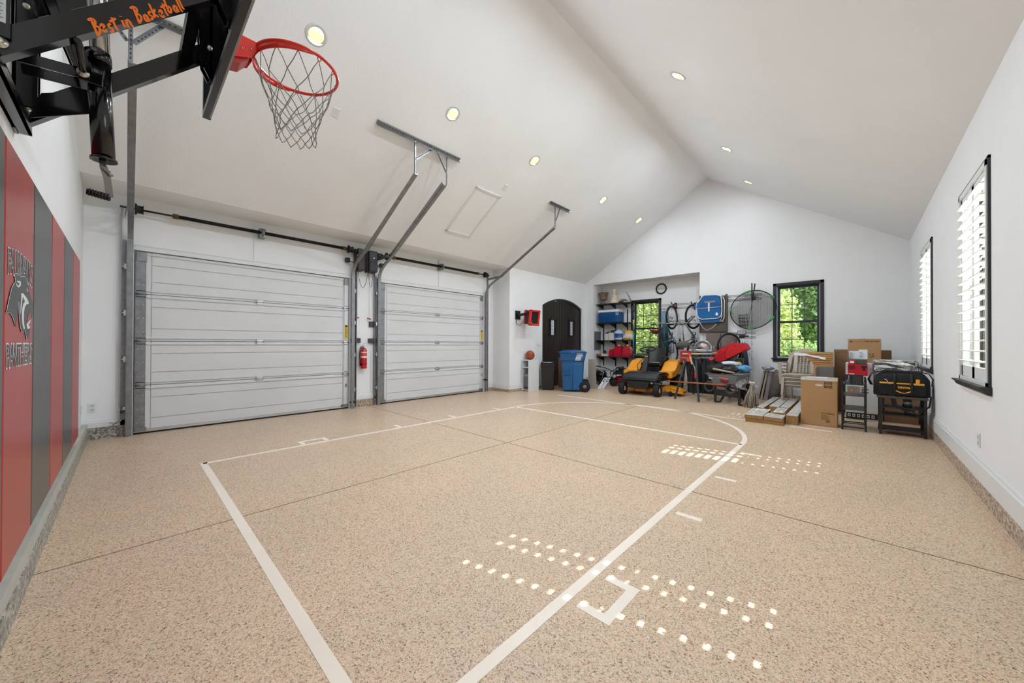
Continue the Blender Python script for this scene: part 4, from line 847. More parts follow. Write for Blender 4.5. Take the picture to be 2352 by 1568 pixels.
# fourth shelf
z4 = tiers[3]
GC = mat('gas_red', '#C5122E', .3, noise=.03, coat=.3); GY = mat('cap_yellow', '#E3C03A', .5)
def gascan(px0, px1, ptop, Y, label, big=True):
    xa, xb = ay(px0, 800, Y).x, ay(px1, 800, Y).x; zt_ = ay((px0+px1)/2, ptop, Y).z; W = xb-xa; H = zt_-z4; t = thing('gas_can', label, 'gas can', ((xa+xb)/2, Y+.12, z4), 0, 'red fuel cans on the fourth shelf')
    m_ = MB(); m_.prism([(xa, Y, z4+.002), (xb, Y, z4+.002), (xb, Y, z4+H*.74), (xb-W*.22, Y, z4+H*.95), (xa+W*.40, Y, z4+H*.95), (xa, Y, z4+H*.66)], (0, .22, 0)); bmesh.ops.bevel(m_.bm, geom=m_.bm.edges[:], offset=.010, segments=2, affect='EDGES'); obj('can_body', m_, GC, t)
    for k in (.25, .5, .75): obj('rib', MB().box((xa+W*k-.006, Y-.006, z4+.02), (xa+W*k+.006, Y+.004, z4+H*.66), bev=.003), GC, t)
    obj('cap', MB().cyl((xb-W*.36, Y+.05, z4+H*.94), (xb-W*.36, Y+.05, z4+H*1.10), .036, 16), GY, t)
    hd_ = MB().tube([(xa+W*.1, Y+.11, z4+H*.8), (xa+W*.2, Y+.11, z4+H*1.0), (xa+W*.5, Y+.11, z4+H*1.02), (xa+W*.6, Y+.11, z4+H*.93)], .012, 8); obj('carry_handle', hd_, GC, t)
gascan(1408.5, 1426.5, 793.5, 10.30, 'left big red fuel can with yellow cap on the fourth shelf'); gascan(1428.5, 1446.5, 793.5, 10.30, 'right big red fuel can with yellow cap on the fourth shelf'); gascan(1397.5, 1407.5, 800.5, 10.33, 'small red fuel can left of the two big ones')
sbox('wood_offcut', 1370, 1382, 812.5, 10.26, 10.44, z4, wood('offcut', '#8A5A36', '#A87548', 5), 'short brown wood offcut on the left end of the fourth shelf', 'wood', .002)
sbox('small_box', 1381, 1394, 812.5, 10.25, 10.25+.1, z4, CARTW, 'small white box lying at the front of the fourth shelf', 'box')
c_ = (spx(1390, 10.46), 10.46, z4); t = thing('lantern', 'small dark lantern standing behind the white box on the fourth shelf', 'lantern', c_)
obj('lantern_body', MB().lathe([(0, 0), (.05, 0), (.052, .03), (.035, .04), (.04, .12), (.055, .13), (.03, .17), (0, .18)], c_, n=14), BLACK, t); obj('lantern_globe', MB().lathe([(.037, .04), (.045, .08), (.04, .12)], c_, n=14), mat('globe_amber', '#8A4A2A', .2), t)
# long tools beside the shelf
xp = ay(1455, 760, 10.45).x
YP2 = 10.14; xp = ay(1455, 760, YP2).x
t = thing('extension_pole', 'tall teal and yellow banded pole standing between shelf and window', 'pole', (xp, YP2, 0))
cols = [('#1E6C7E', .70), ('#D8CC3A', .18), ('#17647A', .5), ('#0F2E36', .5), ('#1F8C96', .52)]; z = .25
obj('pole_foot', MB().cyl((xp, YP2, 0), (xp, YP2, .27), .022, 10), BLACK, t)
for k, (h, l_) in enumerate((('#15161A', .75), ('#1E8496', .55), ('#1B6A80', .18), ('#D8CC3A', .20), ('#15161A', .12), ('#2A6E8E', .1))):
    obj('pole_section', MB().cyl((xp, YP2, z), (xp, YP2, z+l_), .022-.001*k, 10), mat('pole_'+h, h, .4), t); z += l_
obj('pole_head', MB().tube([(xp, YP2, z), (xp-.01, YP2, z+.12), (xp+.02, YP2-.02, z+.2), (xp+.07, YP2-.03, z+.18)], [.03, .035, .022, .01], 8), mat('tool_grey', '#4E5154', .5, .5), t)
t = thing('pruning_saw', 'curved grey pruning saw blade hanging above the right end of the top shelf', 'saw', (ay(1445, 685, 10.5).x, 10.5, ay(1445, 690, 10.5).z))
pts = [ay(*p, 10.5) for p in ((1438, 670), (1443, 677), (1448, 687), (1451, 697))]
m_ = MB()
for a, b, w_ in zip(pts, pts[1:], (.018, .028, .034)): m_.beam(a, b, .004, w_, (1, 0, .3))
obj('saw_blade', m_, GALV, t); obj('saw_handle', MB().tube([pts[-1], ay(1453, 703, 10.5), ay(1453, 712, 10.5)], [.018, .02, .014], 8), BLACK, t)
# breaker panel on the alcove's side wall
a = _at(1361, 749, 0, -6.04); b = _at(1374, 794.5, 0, -6.04)
t = thing('breaker_panel', 'grey electrical breaker panel door on the side wall of the alcove', 'breaker panel', (-6.05, 10.38, .98))
obj('cover', MB().box((-6.049, 10.18, ay(1367, 749, 10.38).z if False else 1.03), (-6.035, 10.56, 1.62), bev=.003), mat('panel_grey', '#75797C', .5, .2), t)
obj('latch', MB().box((-6.035, 10.25, 1.28), (-6.028, 10.29, 1.33)), BLACK, t)
# clock
cc = ay(1519, 663, AB); t = thing('wall_clock', 'round black rimmed wall clock above the alcove window', 'clock', cc-Vector((0, 0, .16)))
obj('rim_ring', MB().lathe([(.118, -.001), (.155, -.001), (.162, .012), (.155, .032), (.135, .036), (.120, .022), (.118, .01)], cc, (0, -1, 0), 40), BLACK, t)
obj('dial', MB().lathe([(0, .008), (.120, .008)], cc, (0, -1, 0), 40), mat('dial_white', '#D5D7D6', .5), t)
m_ = MB()
for k in range(12):
    a = math.pi*k/6; d = Vector((math.sin(a), 0, math.cos(a))); m_.beam(cc+d*.092+Vector((0, -.010, 0)), cc+d*.108+Vector((0, -.010, 0)), .003, .008 if k % 3 else .014, (0, 1, 0)) if False else m_.beam(cc+d*.090+Vector((0, -.010, 0)), cc+d*.108+Vector((0, -.010, 0)), .006, .003, (0, 1, 0))
obj('hour_marks', m_, BLACK, t)
for nm, a, l_, w_ in (('hour_hand', R(100), .06, .009), ('minute_hand', R(262), .085, .006)):
    d = Vector((math.sin(a), 0, math.cos(a))); obj(nm, MB().beam(cc-d*.015+Vector((0, -.013, 0)), cc+d*l_+Vector((0, -.013, 0)), w_, .003, (0, 1, 0)), BLACK, t)
# wall rails that the bikes and chairs hang from
RAIL = mat('rail_white', '#BFC1C2', .45, .2); 
def rail(label, Y, xa, xb, zc_):
    t = thing('wall_rail', label, 'wall rail', ((xa+xb)/2, Y, zc_-.06), 0, 'horizontal storage rails')
    obj('rail_plate', MB().box((xa, Y-.008, zc_-.06), (xb, Y-.001, zc_+.06)), WHITE, t)
    for z in (zc_-.066, zc_-.035, zc_+.03, zc_+.06): obj('rail_lip', MB().box((xa, Y-.020, z), (xb, Y-.008, z+.007)), GALV, t)
rail('upper white storage rail behind the hanging bicycles in the alcove', AB, ay(1521, 700, AB).x, -2.94, ay(1570, 702, AB).z)
rail('lower white storage rail behind the hanging bicycles in the alcove', AB, ay(1521, 735, AB).x, -2.94, ay(1560, 740, AB).z)
rail('upper white storage rail behind the round black net', YB, ay(1612, 690, YB).x, ay(1750, 683, YB).x, ay(1700, 683, YB).z)
rail('lower white storage rail below the round black net', YB, ay(1640, 770, YB).x, ay(1736, 768, YB).x, ay(1735, 769, YB).z)
# ------------------------------------------------------------------ bicycles
def wheel(par, c, ax_, r_=.33, tm=None, spokes=16, w_=.026):
    ax_ = Vector(ax_).normalized(); a = ax_.orthogonal().normalized(); b = ax_.cross(a); c = Vector(c)
    wh = obj('tyre', MB().tube([c+(a*math.cos(2*math.pi*k/32)+b*math.sin(2*math.pi*k/32))*(r_-w_) for k in range(32)], w_, 8, closed=True), tm or RUB, par)
    obj('wheel_rim', MB().tube([c+(a*math.cos(2*math.pi*k/32)+b*math.sin(2*math.pi*k/32))*(r_-2*w_-.004) for k in range(32)], .009, 6, closed=True), STEEL, wh)
    m_ = MB(); m_.cyl(c-ax_*.045, c+ax_*.045, .018, 10)
    for k in range(spokes):
        t_ = 2*math.pi*k/spokes; m_.tube([c+ax_*(.03 if k % 2 else -.03)+(a*math.cos(t_+.3)+b*math.sin(t_+.3))*.015, c+(a*math.cos(t_)+b*math.sin(t_))*(r_-2*w_)], .0016, 4)
    obj('hub_and_spokes', m_, STEEL, wh); return wh
def bike(label, F, U, W, org, frame, fork, seatm, r_=.33, chain=True, bars=.30, basket=False):
    """F forward, U up of the bicycle, W its width direction; org = front hub"""
    F, U, W, org = [Vector(v) for v in (F, U, W, org)]; W = W.normalized()
    P = lambda f, u, w_=0.: org + F*(f-1.03) + U*u + W*w_
    t = thing('bicycle', label, 'bicycle', (org.x, org.y, org.z-1.3)); FR = []
    for c in ((1.03, 0), (0, 0)): wheel(t, P(*c), W, r_)
    m_ = MB(); bb = P(.43, -.04); st = P(.30, .46); hd1 = P(.80, .52); hd0 = P(.835, .38); rh = P(0, 0)
    m_.tube([hd0, bb], .021, 10).tube([hd1+ (hd0-hd1)*.3, st], .016, 10).tube([bb, P(.28, .52)], .016, 10).tube([hd1, hd0], .02, 10)
    for s_ in (-.05, .05): m_.tube([rh+W*s_, bb+W*s_*.4], .009, 8).tube([rh+W*s_, st+W*s_*.3], .008, 8)
    obj('frame', m_, frame, t)
    m_ = MB().tube([P(.80, .56), hd0], .014, 8)
    for s_ in (-.05, .05): m_.tube([P(.845, .35, s_*.9), P(.86, .30, s_*1.2), P(1.03, 0, s_)], [.016, .015, .009], 8)
    obj('fork', m_, fork, t)
    m_ = MB().tube([P(.80, .56), P(.84, .60)], .016, 8).tube([P(.80, .61, -bars), P(.83, .61, -bars*.5), P(.85, .60, 0), P(.83, .61, bars*.5), P(.80, .61, bars)], .012, 8); hb = obj('handlebar', m_, STEEL, t)
    for s_ in (-1, 1): obj('grip', MB().tube([P(.80, .61, s_*bars), P(.81, .61, s_*(bars-.13))], .017, 8), BLACK, hb); obj('brake_lever', MB().tube([P(.82, .61, s_*(bars-.16)), P(.87, .58, s_*(bars-.10)), P(.87, .57, s_*(bars-.04))], .006, 6), BLACK, hb)
    m_ = MB().tube([P(.28, .50), P(.26, .60)], .013, 8); obj('seat_post', m_, STEEL, t)
    m_ = MB(); c = P(.24, .635); 
    m_.grid(lambda u, v: P(.10+.30*u, .62+.035*math.sin(math.pi*v)+.015*(1-u), (v-.5)*(.17*(1-u)**1.2+.035)), 8, 6); m_.grid(lambda u, v: P(.10+.30*u, .615-.01*math.sin(math.pi*v), (v-.5)*(.17*(1-u)**1.2+.035)), 8, 6); obj('saddle', m_, seatm, t)
    m_ = MB().cyl(bb-W*.05, bb-W*.055, .09, 20).cyl(bb-W*.06, bb+W*.06, .02, 8); m_.tube([bb-W*.07, bb-W*.07+F*.12-U*.12], .011, 6).tube([bb+W*.07, bb+W*.07-F*.12+U*.12], .011, 6); cr_ = obj('crankset', m_, STEEL, t)
    for s_ in (-1, 1):
        c = bb+W*.10*s_ + (F*.12-U*.12)*(-s_); m_ = MB(); m_.beam(c-F*.045-W*.04, c+F*.045-W*.04, .012, .02, U).beam(c-F*.045+W*.04, c+F*.045+W*.04, .012, .02, U).beam(c-W*.04-F*.045, c+W*.04-F*.045, .012, .02, U).beam(c-W*.04+F*.045, c+W*.04+F*.045, .012, .02, U); obj('pedal', m_, BLACK, cr_)
    return t
TEAL = mat('bike_teal', '#1B6377', .3, coat=.3); SIL = mat('bike_silver', '#8C949C', .3, .5); WBK = mat('bike_white', '#D9DDE2', .3, coat=.3); NAVY = mat('bike_navy', '#1E2C4A', .3)
o1 = ay(1543, 729, 10.26)
b1 = bike('teal bicycle hung front wheel up on the wall right of the alcove window', (0.0, -.03, .93), (-.10, -.92, 0), (1, -.1, 0), o1, TEAL, SIL, BLACK)
o2 = ay(1592, 727, 10.26)
b2 = bike('silver bicycle hung front wheel up behind the left edge of the blue chair', (-.03, -.03, .93), (-.28, -.88, .0), (.95, -.3, 0), o2, SIL, NAVY, BLACK)
HK = mat('hook_black', '#1E1E20', .5)
for (px, py, nm) in ((1552, 705, 'teal'), (1597, 705, 'silver')):
    p = ay(px, py, AB-.02); t = thing('bike_hook', 'black and orange storage hook holding up the %s bicycle' % nm, 'hook', p, 0, 'bicycle hooks on the upper rail')
    obj('hook_body', MB().box((p.x-.035, p.y-.03, p.z-.06), (p.x+.035, p.y, p.z+.12), bev=.008), HK, t); obj('hook_arm', MB().tube([p+Vector((0, -.02, .04)), p+Vector((0, -.20, .06)), p+Vector((0, -.32, .07)), p+Vector((0, -.36, .12))], .012, 8), HK, t); obj('hook_pad', MB().box((p.x-.05, p.y-.12, p.z-.01), (p.x+.05, p.y-.02, p.z+.07), bev=.02), mat('pad_brown', '#7A4A30', .5), t)
# helmet hanging from the teal bike's handlebar
hc = ay(1505, 760, 9.7); HEL = mat('helmet_red', '#7E1F14', .3, noise=.1)
t = thing('bike_helmet', 'dark red bicycle helmet hanging in front of the alcove window', 'helmet', hc-Vector((0, 0, .09)))
m_ = MB(); m_.grid(lambda u, v: hc+Vector((.12*math.sin(math.pi*.55*v)*math.cos(2*math.pi*u), .10*math.sin(math.pi*.55*v)*math.sin(2*math.pi*u), -.10*math.cos(math.pi*.55*v)+.02)), 24, 8); o = obj('shell', m_, HEL, t); s_ = o.modifiers.new('t', 'SOLIDIFY'); s_.thickness = .012
m_ = MB()
for k in range(7):
    a = 2*math.pi*k/7
    for v in (.35, .62): q = hc+Vector((.123*math.sin(math.pi*.55*v)*math.cos(a+v), .103*math.sin(math.pi*.55*v)*math.sin(a+v), -.103*math.cos(math.pi*.55*v)+.02)); m_.ball(q, (.022, .022, .010), 8)
obj('vent', m_, BLACK, t); obj('chin_strap', MB().tube([hc+Vector((-.1, 0, .0)), hc+Vector((-.02, 0, .12)), hc+Vector((.02, 0, .16)), hc+Vector((.1, 0, 0))], .004, 5), BLACK, t)
# third bike: white, standing against the wall, front towards the room
YK = 9.88; kp = lambda px, py, dy=0.: ay(px, py, YK+dy); q = kp(1712, 868)
t = thing('folded_cart', 'folded cart with white tubes and black loop handle standing under the round net', 'cart', (q.x, YK, .0))
for a_, b_ in (((1701, 772), (1716, 905)), ((1706, 772), (1721, 907)), ((1697, 800), (1706, 903))): obj('frame_tube', MB().tube([kp(*a_), kp((a_[0]+b_[0])/2, (a_[1]+b_[1])/2), Vector((kp(*b_).x, YK, .06))], .014, 8), WBK, t)
obj('loop_handle', MB().tube([kp(1694.5, 760), kp(1694.5, 768), kp(1713, 768), kp(1713, 760)], .009, 8, closed=True), BLACK, t)
m_ = MB(); m_.box(kp(1697, 776, -.04), kp(1712, 768, .04), bev=.02).cyl(kp(1708, 772, -.04), kp(1719, 772, -.06), .02, 10); obj('handle_joint', m_, BLACK, t)
obj('fabric_bag', MB().tube([kp(1705, 785, .04), kp(1708, 815, .05), kp(1712, 850, .05), kp(1714, 875, .05)], [.05, .085, .09, .05], 12), NAVY, t)
for dx in (-.11, .11): obj('cart_wheel', MB().lathe([(0, -.015), (.055, -.02), (.062, 0), (.055, .02), (0, .015)], (kp(1714, 900).x+dx, YK, .063), (1, 0, 0), 18), RUB, t)
# big loose tyre in front of the brown folded chair
tc_ = ay(1676, 799, 9.72); t = thing('spare_wheel', 'large black bicycle wheel leaning behind the red cover', 'wheel', (tc_.x, tc_.y, tc_.z-.37))
wheel(t, tc_, (.85, -.53, .06), .36, w_=.024)
# surf board like teal panel behind bike 1
pa = [ay(*p, AB-.04) for p in ((1520, 714), (1534, 712), (1536, 735), (1533, 745), (1519, 745))]
m_ = MB(); m_.prism(pa, (0, .02, 0)); tag(obj('boogie_board', m_, mat('board_bluegrey', '#7FA0AE', .5)), 'flat blue grey foam board hanging right of the alcove window', 'foam board')
# dark teal jacket-like bag between window and teal bike
bag('hanging_tarp', 1513, 1534, 741, 10.40, .95, (mat('tarp_teal', '#24464E', .5, noise=.3, scale=18), mat('tarp_dark', '#16282D', .5)), 'dark teal tarp bundle hanging between alcove window and teal bicycle', 8, .16)
# ------------------------------------------------------------------ beach chair and folded chairs on the wall
CHB = mat('canvas_blue', '#045A98', .7, noise=.05, scale=20, bump=.1); TW = mat('tube_white', '#D5D7DA', .35)
YC = 9.93
def cp(px, py, Y=YC): return ay(px, py, Y)
t = thing('beach_chair', 'folded blue canvas beach chair with white tube frame hanging on the wall', 'folding chair', cp(1630, 755))
def loop(pts, Y, r_, nm='tube_frame', closed=True):
    P_ = [cp(x, y, Y) for x, y in pts]; obj(nm, MB().tube(P_, r_, 8, closed=closed), TW, t)
def cloth(pts, Y, nm, mt_, th=.012): m_ = MB(); m_.prism([cp(x, y, Y) for x, y in pts], (0, th, 0)); return obj(nm, m_, mt_, t)
loop([(1599, 706), (1600, 698), (1607, 690), (1613, 680), (1620, 678), (1646, 677), (1656, 680), (1658, 700), (1658, 715), (1656, 726), (1648, 731), (1612, 733), (1604, 730), (1600, 720)], YC, .012)
loop([(1601, 720), (1600, 736), (1603, 741), (1640, 739), (1660, 737), (1663, 730), (1664, 690), (1660, 681)], YC+.06, .012, closed=False)
loop([(1604, 712), (1603, 735), (1608, 738), (1655, 735), (1658, 728), (1658, 700)], YC+.03, .010, closed=False)
cloth([(1615, 679), (1650, 677), (1656, 697), (1655, 727), (1645, 730), (1610, 731), (1603, 726), (1602, 708), (1608, 695)], YC+.005, 'seat_cloth', CHB)
cloth([(1607, 732), (1654, 729), (1652, 739), (1609, 741)], YC+.02, 'back_cloth', CHB)
cloth([(1595, 698), (1608, 694), (1612, 697), (1604, 708), (1595, 708)], YC-.01, 'pouch', CHB, .03)
cloth([(1611, 697), (1625, 694), (1650, 695), (1655, 702), (1654, 706), (1604, 708)], YC-.006, 'pocket_flap', mat('canvas_blue_dark', '#044F8C', .7), .008)
cloth([(1618, 692), (1642, 690), (1642, 694), (1618, 696)], YC-.008, 'webbing', mat('webbing_grey', '#8B7F77', .7), .006)
cloth([(1626, 695), (1630, 695), (1630, 715), (1626, 715)], YC-.012, 'webbing', mat('webbing_light', '#C9CCD2', .7), .004)
cloth([(1642.5, 722), (1646, 716), (1650, 721), (1647, 725)], YC-.012, 'care_label', mat('label_pale', '#E8EAEE', .6), .003)
obj('cross_tube', MB().tube([cp(1599, 709), cp(1657, 704)], .008, 8), TW, t)
obj('carry_strap', MB().tube([cp(1608, 742), cp(1614, 752), cp(1623, 759), cp(1636, 753), cp(1645, 744)], .010, 6), mat('strap_grey', '#A9A8A8', .8), t)
BRN = mat('folded_brown', '#5B5048', .8, noise=.12, scale=6, bump=.2, bscale=15)
t = thing('folded_lounger', 'taupe folded camp lounger hanging on the wall behind the blue beach chair', 'folding chair', cp(1640, 790, 10.05))
obj('lounger_cloth', MB().box((cp(1606, 700, 10.05).x, 10.03, cp(1640, 763, 10.05).z), (cp(1671, 700, 10.05).x, 10.11, cp(1640, 680, 10.05).z), bev=.02), BRN, t)
obj('lounger_frame', MB().box((cp(1666, 700, 10.0).x, 10.0, cp(1668, 765, 10.0).z), (cp(1670.5, 700, 10.0).x, 10.03, cp(1668, 675, 10.0).z), bev=.004), mat('frame_taupe', '#4A423B', .6), t)
obj('lounger_frame', MB().box((cp(1606, 700, 10.0).x, 10.0, cp(1608, 765, 10.0).z), (cp(1609, 700, 10.0).x, 10.03, cp(1608, 679, 10.0).z), bev=.004), mat('frame_taupe', '#4A423B', .6), t)
BR2 = mat('cushion_brown', '#776A63', .8, noise=.1, scale=6, bump=.2, bscale=12)
m_ = MB(); xa, xb = cp(1621, 770, 9.98).x, cp(1692, 770, 9.98).x; za, zb_ = cp(1650, 831, 9.98).z, cp(1650, 765, 9.98).z; zm_ = (za+zb_)/2
t = thing('lounger_cushion', 'thick taupe chair cushion standing against the wall behind the black wheel', 'cushion', ((xa+xb)/2, 10.0, za))
for k, (u0, u1, v0, v1) in enumerate(((0, .5, 0, .5), (.5, 1, 0, .5), (0, .5, .5, 1), (.5, 1, .5, 1))):
    obj('cushion_panel', MB().box((xa+(xb-xa)*u0, 9.98, za+(zb_-za)*v0), (xa+(xb-xa)*u1-.006, 10.09, za+(zb_-za)*v1-.006), bev=.02), BR2, t)
obj('side_strap', MB().beam((xa+.02, 9.97, zm_), (xb-.02, 9.97, zm_+.01), .006, .03), mat('frame_taupe', '#4A423B', .6), t)
sf_ = MB().box((xa, 9.95, .0), (xb, 9.98, .0)) if False else None
ct = MB(); zs_ = cp(1650, 764, 9.96).z
# ------------------------------------------------------------------ round net
nc = ay(1729, 711, 10.02); rx = (ay(1781, 711, 10.02)-ay(1676, 711, 10.02)).length/2; rz = (ay(1729, 668, 10.02)-ay(1729, 755, 10.02)).length/2
t = thing('round_goal_net', 'large round black net hoop with green tape hanging on the wall left of the window', 'net', nc-Vector((0, 0, rz)))
def np_(a, k=1.): return nc+Vector((math.cos(a)*rx*k, -.01+.02*math.sin(2*a), math.sin(a)*rz*k+.03*math.cos(a)*k))
obj('hoop_ring', MB().tube([np_(2*math.pi*k/64) for k in range(64)], .011, 8, closed=True), BLACK, t)
m_ = MB(); NN = 26
for k in range(-NN+1, NN):
    u = k/NN; L_ = math.sqrt(1-u*u)
    for ax_ in (0, 1):
        pts = []
        for j in range(13):
            v = -L_+2*L_*j/12; x, z = (u, v) if ax_ == 0 else (v, u); sag = -.03*(1-x*x-z*z); pts.append(nc+Vector((x*rx, -.01-.05*(1-x*x-z*z), z*rz+.03*x+sag)))
        m_.tube(pts, .0022, 3, cap=False)
obj('netting', m_, mat('netting_black', '#1E1C1B', .8), t)
GT = mat('tape_green', '#2FA457', .5)
for a0_, l_ in ((R(104), .16), (R(35), .14), (R(-35), .14), (R(175), .13), (R(-96), .17)): obj('green_tape', MB().tube([np_(a0_-l_*.9), np_(a0_), np_(a0_+l_*.9)], .022, 8), GT, t)
p0 = ay(1726, 655, 9.98); p1 = ay(1726, 840, 9.98)
fh = mat('rod_grip', '#3A2C26', .7); fr_ = mat('rod_blank', '#2A2522', .35)
for k, (a, b, c_, lab) in enumerate((((1727, 650), (1727, 686), (1726.5, 841), 'fishing rod hanging straight down in front of the round net'), ((1734, 651), (1728.5, 690), (1713, 770), 'fishing rod hanging aslant across the round net'))):
    A, B, D = [ay(*p, 9.94-.02*k) for p in (a, b, c_)]; t = thing('fishing_rod', lab, 'fishing rod', D, 0, 'fishing rods in front of the round net')
    obj('cork_grip', MB().cyl(A, B, .014, 10), fh, t); obj('rod_blank', MB().cyl(B, D, .006, 8, .002), fr_, t)
    m_ = MB(); cc_ = A+(B-A)*.9+Vector((.03, -.03, 0)); m_.cyl(cc_-Vector((.02, 0, 0)), cc_+Vector((.03, 0, 0)), .03, 14).tube([cc_+Vector((.03, 0, 0)), cc_+Vector((.06, -.02, .01)), cc_+Vector((.09, -.02, .01))], .005, 6); obj('reel', m_, mat('reel_dark', '#2E2B2A', .35, .5), t)
    if k == 0:
        m_ = MB(); 
        for j in range(8): q = B+(D-B)*(.12+.11*j); m_.cyl(q+Vector((.008, -.002, 0)), q+Vector((.008, .002, 0)), .010, 8)
        obj('line_guide', m_, fr_, t)
# black mesh basket behind the net
q = ay(1708, 736, 10.05); t = thing('ball_basket', 'small black wire basket hanging behind the lower left of the round net', 'basket', q-Vector((0, 0, .15)))
for k in range(9): x = -.09+.0225*k; obj('basket_wire', MB().tube([q+Vector((x, -.05, .13)), q+Vector((x*.95, -.05, -.11)), q+Vector((x*.5, -.02, -.14))], .004, 5), BLACK, t)
for z in (.13, .05, -.03, -.11): obj('basket_hoop', MB().tube([q+Vector((-.10, .04, z)), q+Vector((-.095, -.055, z)), q+Vector((.095, -.055, z)), q+Vector((.10, .04, z))], .006, 6), BLACK, t)
# ------------------------------------------------------------------ things on the floor, left group by the arched door
LAM = mat('laminate_white', '#DEDFDE', .4, noise=.01)
t = thing('cubby_shelf', 'narrow white open cubby shelf standing under the basketball', 'shelf', (-6.19, 7.23, 0))
x0, x1, y0, y1, H = -6.325+.02, -6.07, 7.03, 7.44, .785; w_ = .016
obj('side_panel', MB().box((x0, y0, 0), (x0+w_, y1, H)), LAM, t); obj('side_panel', MB().box((x1-w_, y0, 0), (x1, y1, H)), LAM, t); obj('top_panel', MB().box((x0, y0-.003, H), (x1, y1, H+w_)), LAM, t)
obj('back_panel', MB().box((x0+w_, y1-.006, .02), (x1-w_, y1, H)), LAM, t)
for z in (.02, .60): obj('shelf', MB().box((x0+w_, y0, z), (x1-w_, y1-.01, z+w_)), LAM, t)
t = thing('computer_tower', 'grey computer tower standing inside the white cubby shelf', 'computer', (-6.17, 7.2, .036))
obj('tower_case', MB().box((-6.255, 7.06, .037), (-6.10, 7.40, .46), bev=.006), mat('tower_grey', '#5E6266', .5), t); obj('tower_vent', MB().box((-6.24, 7.055, .07), (-6.115, 7.06, .11)), BLACK, t); obj('drive_bay', MB().box((-6.24, 7.055, .38), (-6.115, 7.06, .42)), mat('tower_light', '#8A8E91', .5), t)
bc = Vector((-6.17, 7.20, H+w_+.121)); t = thing('basketball', 'orange basketball resting on top of the white cubby shelf', 'ball', bc-Vector((0, 0, .121)))
BO = mat('ball_orange', '#A34A22', .6, noise=.1, scale=40, bump=.3, bscale=220); obj('ball_skin', MB().ball(bc, .120, 32), BO, t)
for n_ in ((1, .3, 0), (.3, -1, .1), (0, .1, 1)):
    n_ = Vector(n_).normalized(); a = n_.orthogonal().normalized(); b = n_.cross(a); obj('seam', MB().tube([bc+(a*math.cos(2*math.pi*k/40)+b*math.sin(2*math.pi*k/40))*.1195 for k in range(40)], .0025, 5, closed=True), BLACK, t)
BRB = mat('bin_brown_black', '#1E1B19', .5, noise=.08)
t = thing('waste_bin', 'dark brown rectangular waste bin between white cubby and blue wheeled cart', 'bin', (-5.98, 7.72, 0), R(33))
def tb(mb, hx0, hy0, z0, hx1, hy1, z1, M=None, cx=0, cy=0):
    V = [(cx-hx0, cy-hy0, z0), (cx+hx0, cy-hy0, z0), (cx+hx0, cy+hy0, z0), (cx-hx0, cy+hy0, z0), (cx-hx1, cy-hy1, z1), (cx+hx1, cy-hy1, z1), (cx+hx1, cy+hy1, z1), (cx-hx1, cy+hy1, z1)]
    return mb._add(V, [(0, 3, 2, 1), (4, 5, 6, 7), (0, 1, 5, 4), (1, 2, 6, 5), (2, 3, 7, 6), (3, 0, 4, 7)], M)
obj('bin_body', tb(MB(), .14, .16, 0, .175, .20, .66), BRB, t, local=True); obj('bin_rim', MB().box((-.185, -.21, .62), (.185, .21, .70), bev=.01), BRB, t, local=True)
m_ = MB().box((-.18, -.205, .70), (.18, .205, .745), bev=.02); obj('bin_lid', m_, BRB, t, local=True)
obj('pedal_handle', MB().tube([(-.12, -.21, .70), (-.12, -.235, .735), (.12, -.235, .735), (.12, -.21, .70)], .008, 6), STEEL, t, local=True)
# wheeled cart
BLU = mat('cart_blue', '#03568C', .42, noise=.03, coat=.15)
t = thing('wheeled_bin', 'tall blue wheeled waste cart with black wheels in front of the arched door', 'wheeled bin', (-5.40, 8.02, 0), R(34))
m_ = MB(); tb(m_, .25, .28, .03, .285, .32, .80); bmesh.ops.bevel(m_.bm, geom=m_.bm.edges[:], offset=.03, segments=2, affect='EDGES'); body = obj('cart_body', m_, BLU, t, local=True)
m_ = MB(); tb(m_, .30, .33, .78, .335, .365, 1.0); bmesh.ops.bevel(m_.bm, geom=m_.bm.edges[:], offset=.02, segments=2, affect='EDGES'); obj('upper_body', m_, BLU, t, local=True)
m_ = MB().box((-.345, -.375, .985), (.345, .375, 1.01), bev=.01); obj('rim_lip', m_, BLU, t, local=True)
def lid(u, v): return Vector(((u-.5)*.72, (v-.5)*.78, 1.012+.055*math.sin(math.pi*u)**.6*math.sin(math.pi*v)**.6))
m_ = MB(); m_.grid(lid, 14, 14); m_.box((-.36, -.39, 1.0), (.36, .39, 1.014), bev=.004); obj('lid', m_, BLU, t, local=True)
m_ = MB().box((-.06, -.43, .98), (.06, -.38, 1.01), bev=.01); obj('lid_handle', m_, BLU, t, local=True)
m_ = MB().box((-.22, -.335, .42), (-.06, -.275, .58), bev=.012); obj('grab_recess', m_, mat('cart_blue_dark', '#034A78', .5), body, local=True)
obj('grab_bar', MB().cyl((-.22, -.312, .44), (-.06, -.312, .44), .010, 8), STEEL, body, local=True)
m_ = MB().box((.0, -.32, .05), (.24, -.29, .72), bev=.02); obj('front_panel', m_, BLU, body, local=True)
for k in range(2): obj('front_ridge', MB().box((-.27+.0*k, -.345-.004*k, .80-.03*k), (.0, -.33, .815-.03*k), bev=.004), BLU, body, local=True)
LG = mat('print_white', '#E8EEF4', .5)
m_ = MB(); f_ = -.372
m_.prism([(.06, f_+.012, .83), (.20, f_+.012, .83), (.25, f_-.004, .95), (.11, f_-.004, .95)], (0, .002, 0)); lg = obj('cart_logo', m_, LG, t, local=True)
m_ = MB()
for k in range(5): m_.prism([(.085+k*.028, f_+.008, .845), (.095+k*.028, f_+.008, .845), (.13+k*.024, f_-.005, .935), (.118+k*.024, f_-.005, .935)], (0, .001, 0))
